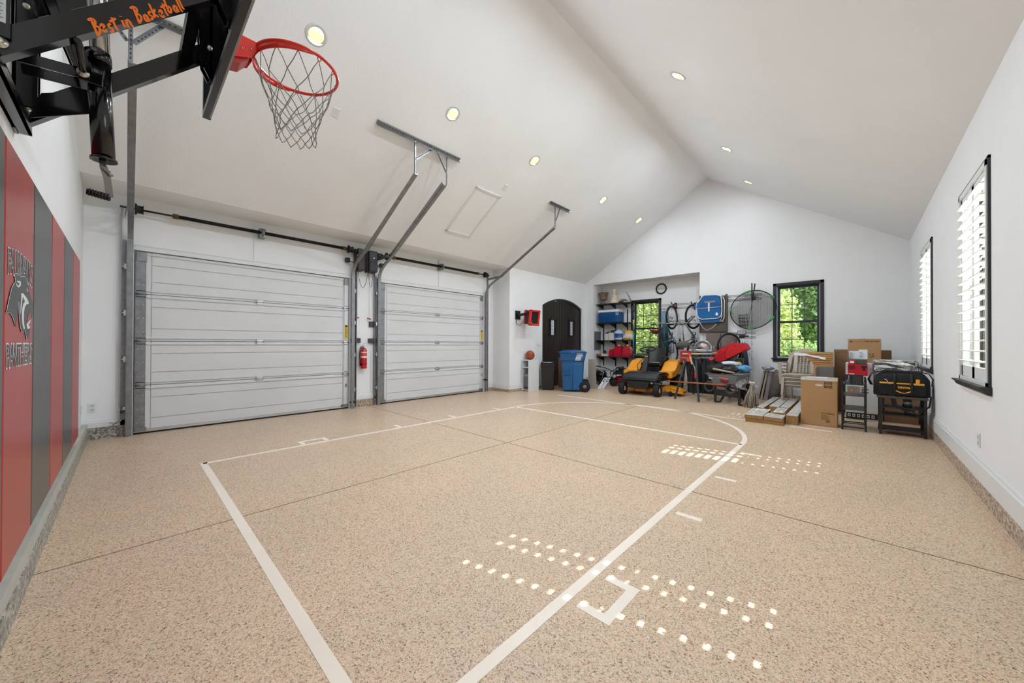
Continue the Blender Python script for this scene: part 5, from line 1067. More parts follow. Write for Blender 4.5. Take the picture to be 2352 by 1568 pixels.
obj('logo_stripe', m_, BLU, lg, local=True)
m_ = MB()
for k in range(7): m_.box((.10+k*.022, -.381, .972), (.115+k*.022, -.378, .984))
obj('serial_number', m_, LG, t, local=True); obj('address_line', MB().box((.06, -.358, .805), (.20, -.355, .815)), LG, t, local=True)
for y_ in (-.30, .30):
    wh = obj('wheel', MB().lathe([(.03, -.03), (.12, -.035), (.14, -.02), (.14, .02), (.12, .035), (.03, .03)], (.30, y_, .14), (0, 1, 0), 28), RUB, t, local=True)
    obj('wheel_hub', MB().lathe([(0, -.04), (.045, -.04), (.05, -.02), (.05, .02), (.045, .04), (0, .04)], (.30, y_, .14), (0, 1, 0), 16), mat('hub_grey', '#6C6E70', .5), wh, local=True)
obj('axle', MB().cyl((.30, -.33, .14), (.30, .33, .14), .012, 8), STEEL, t, local=True)
tag(obj('cardboard_sheet', MB().box((-5.38, 8.75, 0), (-5.15, 8.77, .80), Matrix.Rotation(0, 4, 'Z')), mat('panel_beige', '#B3A99B', .7)), 'beige cardboard panel standing upright behind the blue wheeled cart', 'cardboard')
tag(obj('cardboard_sheet', MB().box((-6.10, 8.35, 0), (-5.55, 8.37, .83)), mat('card_brown_mid', '#8C6A4E', .8)), 'brown cardboard sheet standing behind the blue wheeled cart', 'cardboard')
# leaning signs
for k, (dx, lab) in enumerate(((0, 'white yard sign with black marks leaning left beside the white bag'), (.12, 'second white yard sign leaning behind the first one'))):
    b0 = Vector((-5.16+dx*.6, 8.86+dx*.5, 0.002)); t = thing('yard_sign', lab, 'sign', b0, 0, 'leaning yard signs')
    d = Vector((.14, .12, .30)); n_ = Vector((.62, .5, 0)).normalized(); u = Vector((.08, .02, 0)); o_ = d.cross(u).normalized()*.006
    obj('sign_sheet', MB().prism([b0, b0+u, b0+u+d, b0+d], o_), mat('sign_white', '#E3E5E6', .5), t); e = -o_*.15
    m_ = MB(); i_ = u*.1+d*.06
    m_.prism([b0+u*.25+d*.62+e, b0+u*.75+d*.62+e, b0+u*.75+d*.74+e, b0+u*.25+d*.74+e], -o_*.1).prism([b0+u*.25+d*.82+e, b0+u*.75+d*.82+e, b0+u*.75+d*.90+e, b0+u*.25+d*.90+e], -o_*.1); obj('sign_print', m_, BLACK, t)
b_ = bag('plastic_bag', 1340.5, 1362, 862, 8.95, 0, (mat('bag_plain', '#E2E6EC', .4), mat('bag_black_print', '#1E2A3A', .5)), 'white plastic sack with black print on the floor beside the yard signs', 3, .3)
# push mower in the alcove corner
GRB = mat('mower_black', '#0F1012', .4, noise=.1); 
t = thing('push_mower', 'black push lawn mower with folded handle on the floor under the shelves', 'lawn mower', (-5.66, 10.0, 0), R(-20))
m_ = MB(); m_.box((-.28, -.24, .08), (.26, .24, .22), bev=.05); obj('deck', m_, GRB, t, local=True)
for x in (-.28, .27):
    for y in (-.27, .27): wh = obj('wheel', MB().lathe([(.02, -.025), (.095, -.028), (.105, -.015), (.105, .015), (.095, .028), (.02, .025)], (x, y, .105), (0, 1, 0), 22), RUB, t, local=True); obj('wheel_hub', MB().cyl((x, y-.03, .105), (x, y+.03, .105), .05, 14), mat('hub_dark', '#3A3B3E', .5), wh, local=True)
m_ = MB().cyl((-.05, 0, .22), (-.05, 0, .34), .17, 20).cyl((-.05, 0, .34), (-.05, 0, .40), .15, 20, .12); m_.box((-.34, -.15, .26), (-.18, .15, .40), bev=.03); obj('engine', m_, mat('engine_black', '#151517', .3), t, local=True)
obj('battery_cover', MB().box((-.14, -.11, .40), (.10, .11, .44), bev=.015), mat('cover_silver', '#8E8A84', .4), t, local=True)
for y in (-.20, .20): obj('handle_bar', MB().tube([(.22, y, .18), (.30, y, .38), (-.05, y, .47), (-.30, y*.9, .50)], .013, 8), STEEL if y < 0 else GRB, t, local=True)
obj('handle_grip', MB().tube([(-.30, -.18, .50), (-.36, -.14, .52), (-.36, .14, .52), (-.30, .18, .50)], .018, 8), BLACK, t, local=True)
# red mower with bag
t = thing('red_mower', 'red lawn mower with a black grass bag behind the riding mower', 'lawn mower', (-4.90, 9.95, 0), R(10))
m_ = MB(); m_.ball((0, 0, .16), (.34, .25, .15), 18); m_.box((-.26, -.2, .05), (.26, .2, .14), bev=.04); obj('deck', m_, mat('mower_red', '#8E1426', .3, coat=.3), t, local=True)
m_ = MB(); m_.grid(lambda u, v: Vector((-.34+.80*u+.02*math.sin(9*v), -.24+.48*v, .22+.30*math.sin(math.pi*min(1, u*.8+.1))**.8*(.55+.45*math.sin(math.pi*v))+.01*math.sin(20*u))), 16, 12); m_.grid(lambda u, v: Vector((-.34+.80*u, -.24+.48*v, .22)), 2, 2); obj('grass_bag', m_, mat('bag_fabric', '#121316', .8, bump=.2), t, local=True)
obj('bag_top', MB().tube([(.05, -.1, .51), (.20, -.08, .54), (.36, -.05, .50)], [.03, .05, .03], 10), mat('bag_top_grey', '#8796A2', .4), t, local=True)
obj('engine_block', MB().box((-.22, -.16, .34), (-.04, .12, .55), bev=.03), GRB, t, local=True); obj('gauge', MB().cyl((-.16, -.17, .49), (-.16, -.155, .49), .025, 12), TRIMW, t, local=True)
for x in (-.26, .26):
    for y in (-.25, .25): obj('wheel', MB().lathe([(.0, -.025), (.09, -.028), (.10, -.015), (.10, .015), (.09, .028), (0, .025)], (x, y, .10), (0, 1, 0), 20), RUB, t, local=True)
for k in (-1, 1): obj('handle_bar', MB().tube([(-.28, .22*k, .12), (-.36, .22*k, .40), (-.10, .2*k, .56)], .012, 8), GRB, t, local=True)
# ------------------------------------------------------------------ riding mower
YM = mat('mower_yellow', '#F2A01E', .35, noise=.03, coat=.2); YD = mat('deck_yellow_worn', '#C47E28', .5, noise=.25, scale=9)
t = thing('riding_mower', 'yellow and black riding lawn mower with steering wheel in front of the alcove window', 'riding mower', (-3.80, 9.0, 0), R(4)); L = dict(local=True)
for x in (-.41, .41):
    wh = obj('caster_wheel', MB().lathe([(.05, -.06), (.11, -.07), (.14, -.055), (.147, 0), (.14, .055), (.11, .07), (.05, .06)], (x, -.60, .147), (1, -.08, 0), 28), RUB, t, **L)
    obj('wheel_hub', MB().lathe([(0, -.068), (.055, -.062), (.06, -.04), (.06, .04), (.055, .062), (0, .068)], (x, -.60, .147), (1, -.08, 0), 18), mat('hub_cream', '#C9C2AE', .5), wh, **L)
    m_ = MB(); s_ = 1
    for sx in (-.082, .082): m_.beam((x+sx, -.60, .14), (x+sx, -.58, .32), .012, .05, (0, 1, 0))
    m_.box((x-.09, -.66, .31), (x+.09, -.50, .335), bev=.008).cyl((x, -.57, .32), (x, -.57, .43), .03, 12); obj('caster_fork', m_, GRB, t, **L)
m_ = MB(); m_.prism([(-.42, -.66, .33), (-.42, -.68, .40), (-.38, -.60, .52), (-.30, -.30, .56), (-.30, .3, .40), (-.40, .1, .33)], (.84*0+.84, 0, 0)); bmesh.ops.bevel(m_.bm, geom=m_.bm.edges[:], offset=.02, segments=2, affect='EDGES'); hood = obj('front_frame', m_, GRB, t, **L)
m_ = MB(); m_.prism([(-.20, -.70, .17), (.20, -.70, .17), (.26, -.71, .34), (-.26, -.71, .34)], (0, .12, 0)); obj('front_guard', m_, mat('guard_slate', '#171B1D', .5), t, **L)
m_ = MB().box((-.47, -.58, .34), (-.30, -.42, .50), bev=.03).box((.30, -.58, .34), (.47, -.42, .48), bev=.03); obj('axle_housing', m_, GRB, t, **L)
obj('foot_pan', MB().box((-.33, -.52, .50), (.33, .05, .545), bev=.012), GRB, t, **L)
text('mower_lettering', 'Cub Cadet', .060, (-.16, -.702, .362), (1, 0, 0), (0, 0, 1), mat('lettering_orange', '#F09A2C', .5), None, .002, bold=.001)
lt = bpy.data.objects[-1] if False else [o for o in C.objects if o.name.startswith('mower_lettering')][0]; lt.parent = hood; lt.location = (0, 0, 0)
m_ = MB(); m_.box((-.52, -.40, .09), (.52, .34, .19), bev=.03); deck = obj('cutting_deck', m_, YD, t, **L)
m_ = MB(); m_.cyl((-.3, -.36, .09), (-.3, -.36, .18), .16, 20).cyl((.3, -.36, .09), (.3, -.36, .18), .16, 20).cyl((0, -.42, .09), (0, -.42, .19), .17, 20); obj('deck_shell', m_, YD, deck, **L)
m_ = MB(); m_.prism([(.46, -.34, .20), (.70, -.30, .17), (.86, -.22, .12), (.86, -.18, .05), (.86, .14, .05), (.86, .14, .12), (.70, .14, .18), (.46, .14, .22)], (0, 0, .01)).prism([(.46, -.34, .20), (.86, -.22, .12), (.86, -.22, .06), (.46, -.34, .12)], (0, .36, 0)); obj('discharge_chute', m_, YM, deck, **L)
for y in (-.33,): obj('gauge_wheel', MB().lathe([(0, -.025), (.055, -.025), (.06, 0), (.055, .025), (0, .025)], (.62, y, .062), (1, 0, 0), 16), RUB, deck, **L); obj('gauge_wheel', MB().lathe([(0, -.025), (.055, -.025), (.06, 0), (.055, .025), (0, .025)], (-.60, y, .062), (1, 0, 0), 16), RUB, deck, **L)
for x, s_ in ((-.50, -1), (.50, 1)):
    wh = obj('rear_wheel', MB().lathe([(.10, -.10), (.19, -.11), (.225, -.085), (.235, 0), (.225, .085), (.19, .11), (.10, .10)], (x, .62, .235), (1, 0, 0), 36), RUB, t, **L)
    obj('wheel_disc', MB().lathe([(0, -.06), (.11, -.10), (.12, -.08), (.12, .08), (.11, .10), (0, .06)], (x, .62, .235), (1, 0, 0), 24), mat('hub_cream', '#C9C2AE', .5), wh, **L)
    # fender
    m_ = MB(); xa = .27*s_; xb = .60*s_
    pr = [(-.12, .40), (-.12, .56), (.15, .56), (.42, .78), (.78, .83), (.88, .78), (.88, .60), (.60, .54), (.20, .42)]
    m_.prism([(xa, y, z) for y, z in pr], (xb-xa, 0, 0)); bmesh.ops.bevel(m_.bm, geom=m_.bm.edges[:], offset=.02, segments=2, affect='EDGES'); fd_ = obj('fender', m_, YM, t, **L)
    if s_ > 0: pass
text('fender_badge', 'GT', .10, (.615, .62, .70), (0, 1, 0), (0, 0, 1), BLACK, None, .001); o_ = [o for o in C.objects if o.name.startswith('fender_badge')][0]; bpy.data.objects.remove(o_)
obj('fender_decal', MB().box((.600, .60, .69), (.604, .80, .76)), mat('decal_dark', '#3A2E1E', .5), t, **L)
m_ = MB().box((-.27, .40, .30), (.27, .96, .66), bev=.04); obj('engine_cover', m_, GRB, t, **L)
m_ = MB().box((-.34, .74, .34), (.34, .98, .80), bev=.05); obj('engine_guard', m_, mat('guard_charcoal', '#2B2C2E', .55), t, **L)
m_ = MB(); m_.prism([(-.06, -.34, .53), (.06, -.34, .53), (.05, -.12, .99), (-.05, -.12, .99)], (0, .09, 0)); col = obj('steering_column', m_, GRB, t, **L)
obj('column_badge', MB().box((-.035, -.160, .90), (.035, -.150, .93)), mat('lettering_orange', '#F09A2C', .5), col, **L)
sw = Vector((.0, -.06, 1.09)); n_ = Vector((0, -.35, 1)).normalized(); a = Vector((1, 0, 0)); b = n_.cross(a)
obj('steering_wheel', MB().tube([sw+(a*math.cos(2*math.pi*k/36)+b*math.sin(2*math.pi*k/36))*.175 for k in range(36)], .018, 8, closed=True), BLACK, t, **L)
m_ = MB().cyl(sw-n_*.14, sw-n_*.01, .03, 12).ball(sw-n_*.01, (.06, .05, .025), 12)
for an in (R(90), R(210), R(330)): m_.tube([sw, sw+(a*math.cos(an)+b*math.sin(an))*.17], .012, 6)
obj('wheel_spokes', m_, BLACK, t, **L)
SEA = mat('seat_vinyl', '#161512', .4, noise=.08)
m_ = MB(); m_.box((-.25, .14, .66), (.25, .56, .77), bev=.04); obj('seat_cushion', m_, SEA, t, **L)
m_ = MB()
def back(u, v, off): x = (u-.5)*.50*(1-.12*v); return Vector((x, .53+.16*v+off-.10*(1-(2*u-1)**2)*0+.05*(2*u-1)**2*-1, .72+.42*v*(1-.10*(2*u-1)**6)))
m_.grid(lambda u, v: back(u, v, 0), 14, 8); m_.grid(lambda u, v: back(u, v, .08), 14, 8); 
for u0 in (0, 1): m_.grid(lambda u, v: back(u0, v, .08*u), 1, 8)
m_.grid(lambda u, v: back(u, 1, .08*v), 14, 1); obj('seat_back', m_, SEA, t, **L)
for s_ in (-1, 1): obj('armrest', MB().box((.24*s_, .30, .87), (.31*s_, .58, .91), bev=.015).beam((.28*s_, .56, .72), (.28*s_, .56, .88), .03), BLACK, t, **L)
obj('seat_piping', MB().tube([(-.23, .135, .755), (0, .13, .765), (.23, .135, .755)], .010, 6), mat('piping_grey', '#A9ADB2', .4), t, **L)
obj('seat_base', MB().box((-.22, .18, .52), (.22, .52, .66), bev=.02), BLACK, t, **L)
m_ = MB().tube([(-.24, -.06, .56), (-.26, -.04, .70), (-.14, .02, .86)], .008, 6); obj('brake_rod', m_, BLACK, t, **L)
obj('floor_decal', MB().box((-.30, -.30, .546), (-.18, -.10, .548)), mat('decal_cream', '#E9C888', .5), t, **L)
# black power box / bins behind mower
def fbox(name, px0, px1, ytop, ybot, Y, dep, mt_, label, cat, bev=.006, group=None, floor=False):
    xa, xb = ay(px0, 800, Y).x, ay(px1, 800, Y).x; pm = (px0+px1)/2; za, zb = ay(pm, ybot, Y).z, ay(pm, ytop, Y).z
    if floor: za = .001
    o = tag(obj(name, MB().box((xa, Y, za), (xb, Y+dep, zb), bev=bev), mt_), label, cat, group); return o, xa, xb, za, zb
CHAR = mat('charcoal_plastic', '#2A2A2C', .6, noise=.1)
t = thing('golf_bag', 'upright charcoal fabric bag standing behind the riding mower', 'bag', (-3.00, 9.93, 0))
m_ = MB().lathe([(0, .0), (.15, .0), (.16, .03), (.155, .5), (.165, 1.0), (.16, 1.02), (0, 1.0)], (-3.00, 9.93, 0), n=20); obj('bag_body', m_, mat('fabric_charcoal', '#39393B', .9, bump=.2, noise=.12), t)
for z in (.35, .7): obj('bag_pocket', MB().box((-3.12, 9.75, z-.12), (-2.90, 9.80, z+.1), bev=.02), mat('fabric_charcoal', '#39393B', .9), t)
t = thing('long_umbrella_bag', 'dark folded patio umbrella bundle standing behind the saw stand', 'umbrella', (-2.80, 9.80, 0))
for k, x in enumerate((-2.76, -2.66, -2.57)): obj('furled_canvas', MB().tube([(x, 9.84, .02), (x+.02, 9.84, .5), (x-.01, 9.86, .95), (x, 9.88, 1.1)], [.05, .065, .05, .02], 10), mat('canvas_slate', '#2C3338', .85, noise=.2), t)
o, *_ = fbox('tool_case', 1562, 1581, 805, 829, 9.45, .2, mat('case_red', '#B31422', .45), 'red plastic tool case hanging on the saw stand behind the clamps', 'case', .012)
# ------------------------------------------------------------------ mitre saw and stand (front plane about Y 8.75)
YW = 8.80
def s(px, py, Y=YW): return ay(px, py, Y)
t = thing('saw_stand', 'folding mitre saw stand with black legs and red clamps beside the wheelbarrow', 'saw stand', (-2.7, 8.9, 0))
LGM = mat('stand_black', '#1C1A1B', .4)
for a_, b_ in (((1568, 856), (1550, 916)), ((1597, 862), (1605, 923)), ((1592, 872), (1593, 905))):
    foot = az(*b_, 0); top = Vector(((foot.x+s(a_[0]+6, a_[1]).x)/2, (foot.y+8.8)/2, 0)); tp = s(a_[0], 822)
    tp = Vector((foot.x+(-2.68-foot.x)*.55, foot.y+(8.8-foot.y)*.6, .86)); obj('leg', MB().beam(foot+Vector((0, 0, .003)), tp, .035, .028, (0, 1, 0)), LGM, t)
foot = Vector((-3.12, 9.35, 0)); obj('leg', MB().beam(foot+Vector((0, 0, .003)), (-2.9, 8.95, .86), .035, .028, (0, 1, 0)), LGM, t)
zb_ = s(1600, 826).z; za_ = s(1605, 818).z
obj('main_beam', MB().beam(s(1566, 821), s(1640, 821), .07, .035), mat('beam_grey', '#8C8F93', .4, .6), t)
obj('extension_tube', MB().beam(s(1568, 812, 8.72), s(1612, 812, 8.72), .05, .03), mat('tube_cream', '#CFC98E', .4), t); obj('extension_tube', MB().beam(s(1612, 812, 8.72), s(1642, 812, 8.72), .05, .035), mat('tube_silver', '#C6CCD2', .3, .6), t)
obj('end_roller', MB().cyl(s(1636, 811, 8.65), s(1647, 811, 8.65), .025, 10), mat('roller_tan', '#A87C4C', .5), t)
RC_ = mat('clamp_red', '#E2323A', .4)
for a_, b_ in (((1584, 813), (1590, 836)),): m_ = MB().beam(s(*a_, 8.66), s(*b_, 8.66), .05, .03); obj('clamp_arm', m_, mat('tube_cream', '#CFC98E', .4), t)
for p_, r_ in (((1584, 813), .05), ((1581, 826), .055), ((1632, 824), .04), ((1636, 823), .035)): obj('clamp_knob', MB().cyl(s(*p_, 8.62), s(*p_, 8.70), r_*.8, 12), RC_, t)
obj('height_lever', MB().tube([s(1590, 832, 8.68), s(1596, 845, 8.68), s(1597, 854, 8.62)], .012, 8), mat('lever_blue', '#7FA4B8', .4), t); obj('lever_grip', MB().tube([s(1597, 854, 8.6), s(1598, 863, 8.6), s(1597, 868, 8.6)], [.02, .022, .026], 8), RC_, t)
m_ = MB(); q = s(1602, 824); m_.box((q.x-.10, 8.72, .80), (q.x+.10, 8.92, .92), bev=.02); obj('mount_block', m_, LGM, t)
for (a_, b_) in (((1622, 826), (1632, 852)), ((1576, 828), (1582, 880)), ((1584, 830), (1580, 885))): obj('strut', MB().beam(s(*a_, 8.9), s(*b_, 8.9), .03, .03), LGM, t)
t = thing('mitre_saw', 'sliding mitre saw with round clear blade guard mounted on the folding stand', 'saw', s(1610, 811)+Vector((0, 0, .02)))
SV = mat('saw_casting', '#A6A8AA', .35, .7, noise=.2, scale=25)
q = s(1610, 810); zt_ = q.z+.02
m_ = MB().cyl((q.x-.02, 8.88, zt_), (q.x-.02, 8.88, zt_+.06), .19, 28); m_.box((q.x-.26, 8.80, zt_), (q.x+.22, 8.96, zt_+.05), bev=.015); obj('saw_table', m_, SV, t)
m_ = MB().box((q.x-.28, 8.93, zt_+.05), (q.x-.03, 8.955, zt_+.12), bev=.006).box((q.x+.05, 8.93, zt_+.05), (q.x+.24, 8.955, zt_+.12), bev=.006); obj('fence', m_, SV, t)
gc = s(1614, 800, 8.88); gr = .17
obj('blade_guard', MB().tube([gc+Vector((math.cos(a)*gr, 0, math.sin(a)*gr)) for a in [R(-35+210*k/24) for k in range(25)]], [.022]*25, 8), mat('guard_steel', '#9FA4AA', .25, .7), t)
m_ = MB(); m_.lathe([(0, .0), (gr-.01, .0), (gr-.01, .004), (0, .004)], gc, (0, 1, 0), 36); obj('saw_blade', m_, mat('blade_tan', '#A79A8E', .35, .5), t)
m_ = MB().tube([s(1597, 791, 8.9), s(1588, 792, 8.9), s(1600, 797, 8.9), s(1608, 799, 8.88)], [.02, .022, .02, .03], 8); m_.ball(s(1609, 799, 8.84), .032, 10); obj('saw_arm', m_, mat('arm_taupe', '#5B5348', .4, .3), t)
obj('motor', MB().box(s(1590, 806, 8.84), s(1606, 796, 8.98), bev=.02), mat('motor_grey', '#5A5D60', .4), t)
m_ = MB(); m_.grid(lambda u, v: s(1552+34*u, 791.5-1.5*u, 8.86)+Vector((0, .07*math.cos(2*math.pi*v)*math.sin(math.pi*(.05+.9*u)), .085*math.sin(2*math.pi*v)*math.sin(math.pi*(.05+.9*u))**.7)), 14, 14); obj('dust_bag', m_, mat('dust_bag_grey', '#55544F', .85, noise=.2, bump=.4, bscale=30), t)
# ------------------------------------------------------------------ red covered machine
YR = 9.25
t = thing('covered_table_saw', 'tilted machine under a bright red fabric cover behind the wheelbarrow', 'covered machine', s(1685, 870, YR))
def rc_(px, py): return ay(px, py, YR)
rp = [(1640, 819), (1645, 827), (1649, 832), (1664, 827), (1690, 814), (1716, 802), (1712, 794), (1707, 787.5), (1695, 788), (1682, 787), (1670, 793), (1655, 800), (1646, 806)]
m_ = MB(); m_.prism([rc_(*p) for p in rp], (0, .42, .0)); bmesh.ops.bevel(m_.bm, geom=m_.bm.edges[:], offset=.012, segments=2, affect='EDGES'); obj('fabric_cover', m_, mat('cover_red', '#C8141C', .75, noise=.08, scale=5, bump=.5, bscale=9), t)
for a, b in (((1656, 801), (1668, 823)), ((1670, 794), (1664, 812)), ((1683, 788), (1690, 797))): obj('cover_fold', MB().tube([rc_(*a)+Vector((0, -.004, 0)), rc_(*b)+Vector((0, -.004, 0))], [.004, .008], 6), mat('cover_red', '#C8141C', .75), t)
for a, b in (((1655, 832), (1668, 880)), ((1700, 812), (1704, 878)), ((1662, 828), (1700, 870)), ((1705, 808), (1670, 872))): obj('folded_leg', MB().beam(ay(*a, 9.45), ay(*b, 9.45), .035, .035), LGM, t)
obj('machine_body', MB().box(ay(1660, 842, 9.4), ay(1686, 822, 9.65), bev=.02), mat('machine_grey', '#44474A', .5), t)
for p_ in ((1676, 884), (1700, 880)): q = ay(*p_, 9.5); obj('transport_wheel', MB().lathe([(0, -.02), (.09, -.025), (.10, 0), (.09, .025), (0, .02)], (q.x, 9.5, .10), (1, 0, 0), 20), RUB, t)
t = thing('drill_bag', 'small black case with round yellow emblem behind the wheelbarrow load', 'case', ay(1697, 860, 9.15))
a = ay(1688, 852, 9.15); b = ay(1709, 822, 9.25); obj('case_body', MB().box(a, b, bev=.015), BLACK, t)
q = ay(1696, 838, 9.145); obj('yellow_ring', MB().lathe([(.07, -.002), (.07, .003), (.045, .003), (.045, -.002)], q, (0, -1, 0), 24), YEL, t); obj('yellow_ring', MB().lathe([(.035, -.002), (.035, .003), (.02, .003), (.02, -.002)], q, (0, -1, 0), 20), YEL, t)
# ------------------------------------------------------------------ wheelbarrow
WG = mat('tray_grey', '#85898B', .5, noise=.06); 
t = thing('wheelbarrow', 'grey plastic tray wheelbarrow loaded with bags, in front of the red cover', 'wheelbarrow', (-1.95, 8.75, 0))
A = az(1621, 857, .60); B = az(1699, 861, .60); Cc = az(1730, 852, .64); Cc = B + (Cc-B).normalized()*.66; Cc.z = .60; D = A + (Cc-B)
ctr = (A+B+Cc+D)/4
def lerp(p, k, z): q = ctr+(p-ctr)*k; return Vector((q.x, q.y, z))
top = [lerp(p, 1, .60) for p in (A, B, Cc, D)]; bot = [lerp(p, .68, .36) for p in (A, B, Cc, D)]
itop = [lerp(p, .94, .60) for p in (A, B, Cc, D)]; ibot = [lerp(p, .66, .38) for p in (A, B, Cc, D)]
m_ = MB(); V = [m_.bm.verts.new(p) for p in top+bot+itop+ibot]; f_ = m_.bm.faces.new
for i in range(4):
    j = (i+1) % 4; f_((V[i], V[j], V[4+j], V[4+i])); f_((V[8+i], V[12+i], V[12+j], V[8+j])); f_((V[i], V[8+i], V[8+j], V[j]))
f_(V[4:8]); f_(V[12:16][::-1]); bmesh.ops.bevel(m_.bm, geom=[e for e in m_.bm.edges if abs(e.verts[0].co.z-e.verts[1].co.z) > .1], offset=.03, segments=3, affect='EDGES'); obj('tray', m_, WG, t)
obj('tray_rim', MB().tube([top[0], top[1], top[2], top[3]], .016, 8, closed=True), WG, t)
nn = (B-A).normalized(); out_ = Vector((nn.y, -nn.x, 0)); dn = ((bot[0]+bot[1])/2-(top[0]+top[1])/2).normalized(); fn = nn.cross(dn).normalized(); fn = fn if fn.dot(out_) > 0 else -fn
mc = (top[0]+top[1])/2*.5+(bot[0]+bot[1])/2*.5; Me = Matrix((nn, -dn, fn)).transposed().to_4x4(); Me.translation = mc+fn*.004
lb = obj('tray_label', MB().lathe([(0, .0), (.085, .0), (.085, .002), (0, .002)], (0.02, -.0, 0), (0, 0, 1), 24), mat('label_coral', '#C24A44', .5), t, local=True); lb.data.transform(Matrix.Translation(-Vector(t.location)) @ Me @ Matrix.Diagonal((1, .85, 1, 1)))
m_ = MB(); m_.prism([(-.08, .055, .002), (.06, .045, .002), (.11, .02, .002), (.09, .012, .002), (-.04, .035, .002), (-.08, .04, .002)], (0, 0, .002)); m_.bm.transform(Me); obj('label_scroll', m_, mat('scroll_cream', '#C8BFA8', .5), lb if False else t)
m_ = MB().box((-.27, .01, 0), (-.20, .04, .002)); m_.bm.transform(Me); obj('tray_sticker', m_, mat('sticker_white', '#D9DEE2', .5), t)
LBK = mat('barrow_black', '#201F1E', .5, noise=.1)
fl = az(1643, 924, 0); frr = az(1698, 932, 0)
for f0 in (fl, frr):
    bk = Vector((.18, .42, 0)); obj('leg', MB().beam(f0+Vector((0, 0, .37)), f0+Vector((0, 0, .02)), .045, .02, (0, 1, 0)).beam(f0+Vector((0, 0, .015)), f0+bk*.35+Vector((0, 0, .015)), .04, .018).beam(f0+bk*.35+Vector((0, 0, .02)), f0+bk+Vector((0, 0, .34)), .04, .018), LBK, t)
obj('cross_brace', MB().beam(fl+Vector((.02, 0, .22)), frr+Vector((-.02, 0, .22)), .012, .13, (0, 0, 1)), LBK, t)
wc = Vector((-1.72, 9.22, .19)); wh = obj('front_wheel', MB().lathe([(.08, -.04), (.16, -.045), (.185, -.03), (.19, 0), (.185, .03), (.16, .045), (.08, .04)], wc, (1, -.35, 0), 28), RUB, t); obj('wheel_disc', MB().lathe([(0, -.03), (.09, -.04), (.09, .04), (0, .03)], wc, (1, -.35, 0), 18), mat('disc_red', '#7A2A26', .5), wh)
OW = mat('handle_orange_brown', '#8E4A24', .5, noise=.15, scale=12)
for (hx, hy), f0 in (((1622, 884), fl), ((1686, 890), frr)):
    h0 = az(hx, hy, .37); h0 = Vector((f0.x+(.02 if f0 is fl else -.02), f0.y-.02, .37)); d_ = Vector((.30, .72, -.08)).normalized()
    obj('handle_shaft', MB().beam(h0-d_*.10, wc+Vector((0 if f0 is frr else -.10, 0, .05)), .035, .04), mat('shaft_red_brown', '#7A2F22', .5, noise=.15), t)
    g0 = az(hx-8, hy+3, .33); g0 = h0-d_*.14+Vector((-.05, 0, -.04)); pts = [g0+Vector((.075*math.cos(a)*(1.0 if math.cos(a) < 0 else 1.3), 0, .095*math.sin(a))) for a in [2*math.pi*k/24 for k in range(24)]]
    obj('loop_grip', MB().tube(pts, .020, 10, closed=True), mat('grip_slate', '#2C3036', .35), t)
# contents of the barrow
def blob(name, c, r_, mt_, label, cat, seed=0, rough_=.12, n=18):
    rnd = random.Random(seed); ph = [rnd.uniform(0, 6) for _ in range(6)]; m_ = MB(); c = Vector(c)
    def f(u, v):
        th = math.pi*v; a = 2*math.pi*u; k = 1+rough_*(math.sin(3*a+ph[0]+3*th)+.7*math.sin(5*a-4*th+ph[1])+.5*math.sin(9*a+7*th+ph[2]))*math.sin(th)
        return c+Vector((r_[0]*math.sin(th)*math.cos(a)*k, r_[1]*math.sin(th)*math.sin(a)*k, r_[2]*math.cos(th)*(1+.1*math.sin(4*a+ph[3]))))
    m_.grid(f, n, n//2); bmesh.ops.remove_doubles(m_.bm, verts=m_.bm.verts[:], dist=1e-4); return tag(obj(name, m_, mt_), label, cat)
blob('duffel_bag', ctr+Vector((-.22, -.05, .10)), (.20, .17, .12), mat('bag_olive', '#2E2C27', .8, noise=.2, bump=.3, bscale=25), 'dark olive duffel bag at the left end of the wheelbarrow', 'bag', 3, .04)
blob('trash_bag', ctr+Vector((.04, -.12, .08)), (.17, .12, .09), mat('bag_shiny_black', '#1A1A1C', .25, noise=.2, bump=.5, bscale=20), 'shiny black plastic bag in the middle of the wheelbarrow', 'bag', 5, .10)
blob('white_cloth', ctr+Vector((.02, .06, .21)), (.17, .12, .05), mat('cloth_white', '#D4D8DE', .8, bump=.2), 'white crumpled cloth on top of the wheelbarrow load', 'cloth', 7, .14)
blob('blue_tarp', ctr+Vector((.27, .04, .11)), (.14, .16, .08), mat('tarp_blue', '#5B97C0', .4, noise=.25, scale=14, bump=.4, bscale=20), 'light blue crumpled tarp at the right end of the wheelbarrow', 'tarp', 9, .13)
tag(obj('wooden_stick', MB().tube([top[0]*.35+top[1]*.65+Vector((-.28, .03, .10)), top[1]+Vector((-.10, .05, .03))], [.022, .020], 10), wood('pale_stick', '#A18B72', '#BFAB93', 6)), 'pale wooden stick lying across the front edge of the wheelbarrow', 'stick')
# leaf rake with long orange brown handle
a = s(1529, 874.5, 8.22); b = s(1672, 884.5, 8.22); t = thing('leaf_rake', 'leaf rake with long orange brown handle resting across in front of saw stand and wheelbarrow', 'rake', a)
obj('rake_handle', MB().cyl(a, b, .014, 12), mat('handle_varnish', '#A85A28', .35, noise=.1, coat=.3), t)
for k in range(9):
    e = s(1713+2*math.sin(k), 880+3.2*k-10, 8.20); obj('tine', MB().tube([b, b+(e-b)*.6, e, e+Vector((.01, 0, -.03))], .003, 5), STEEL, t)
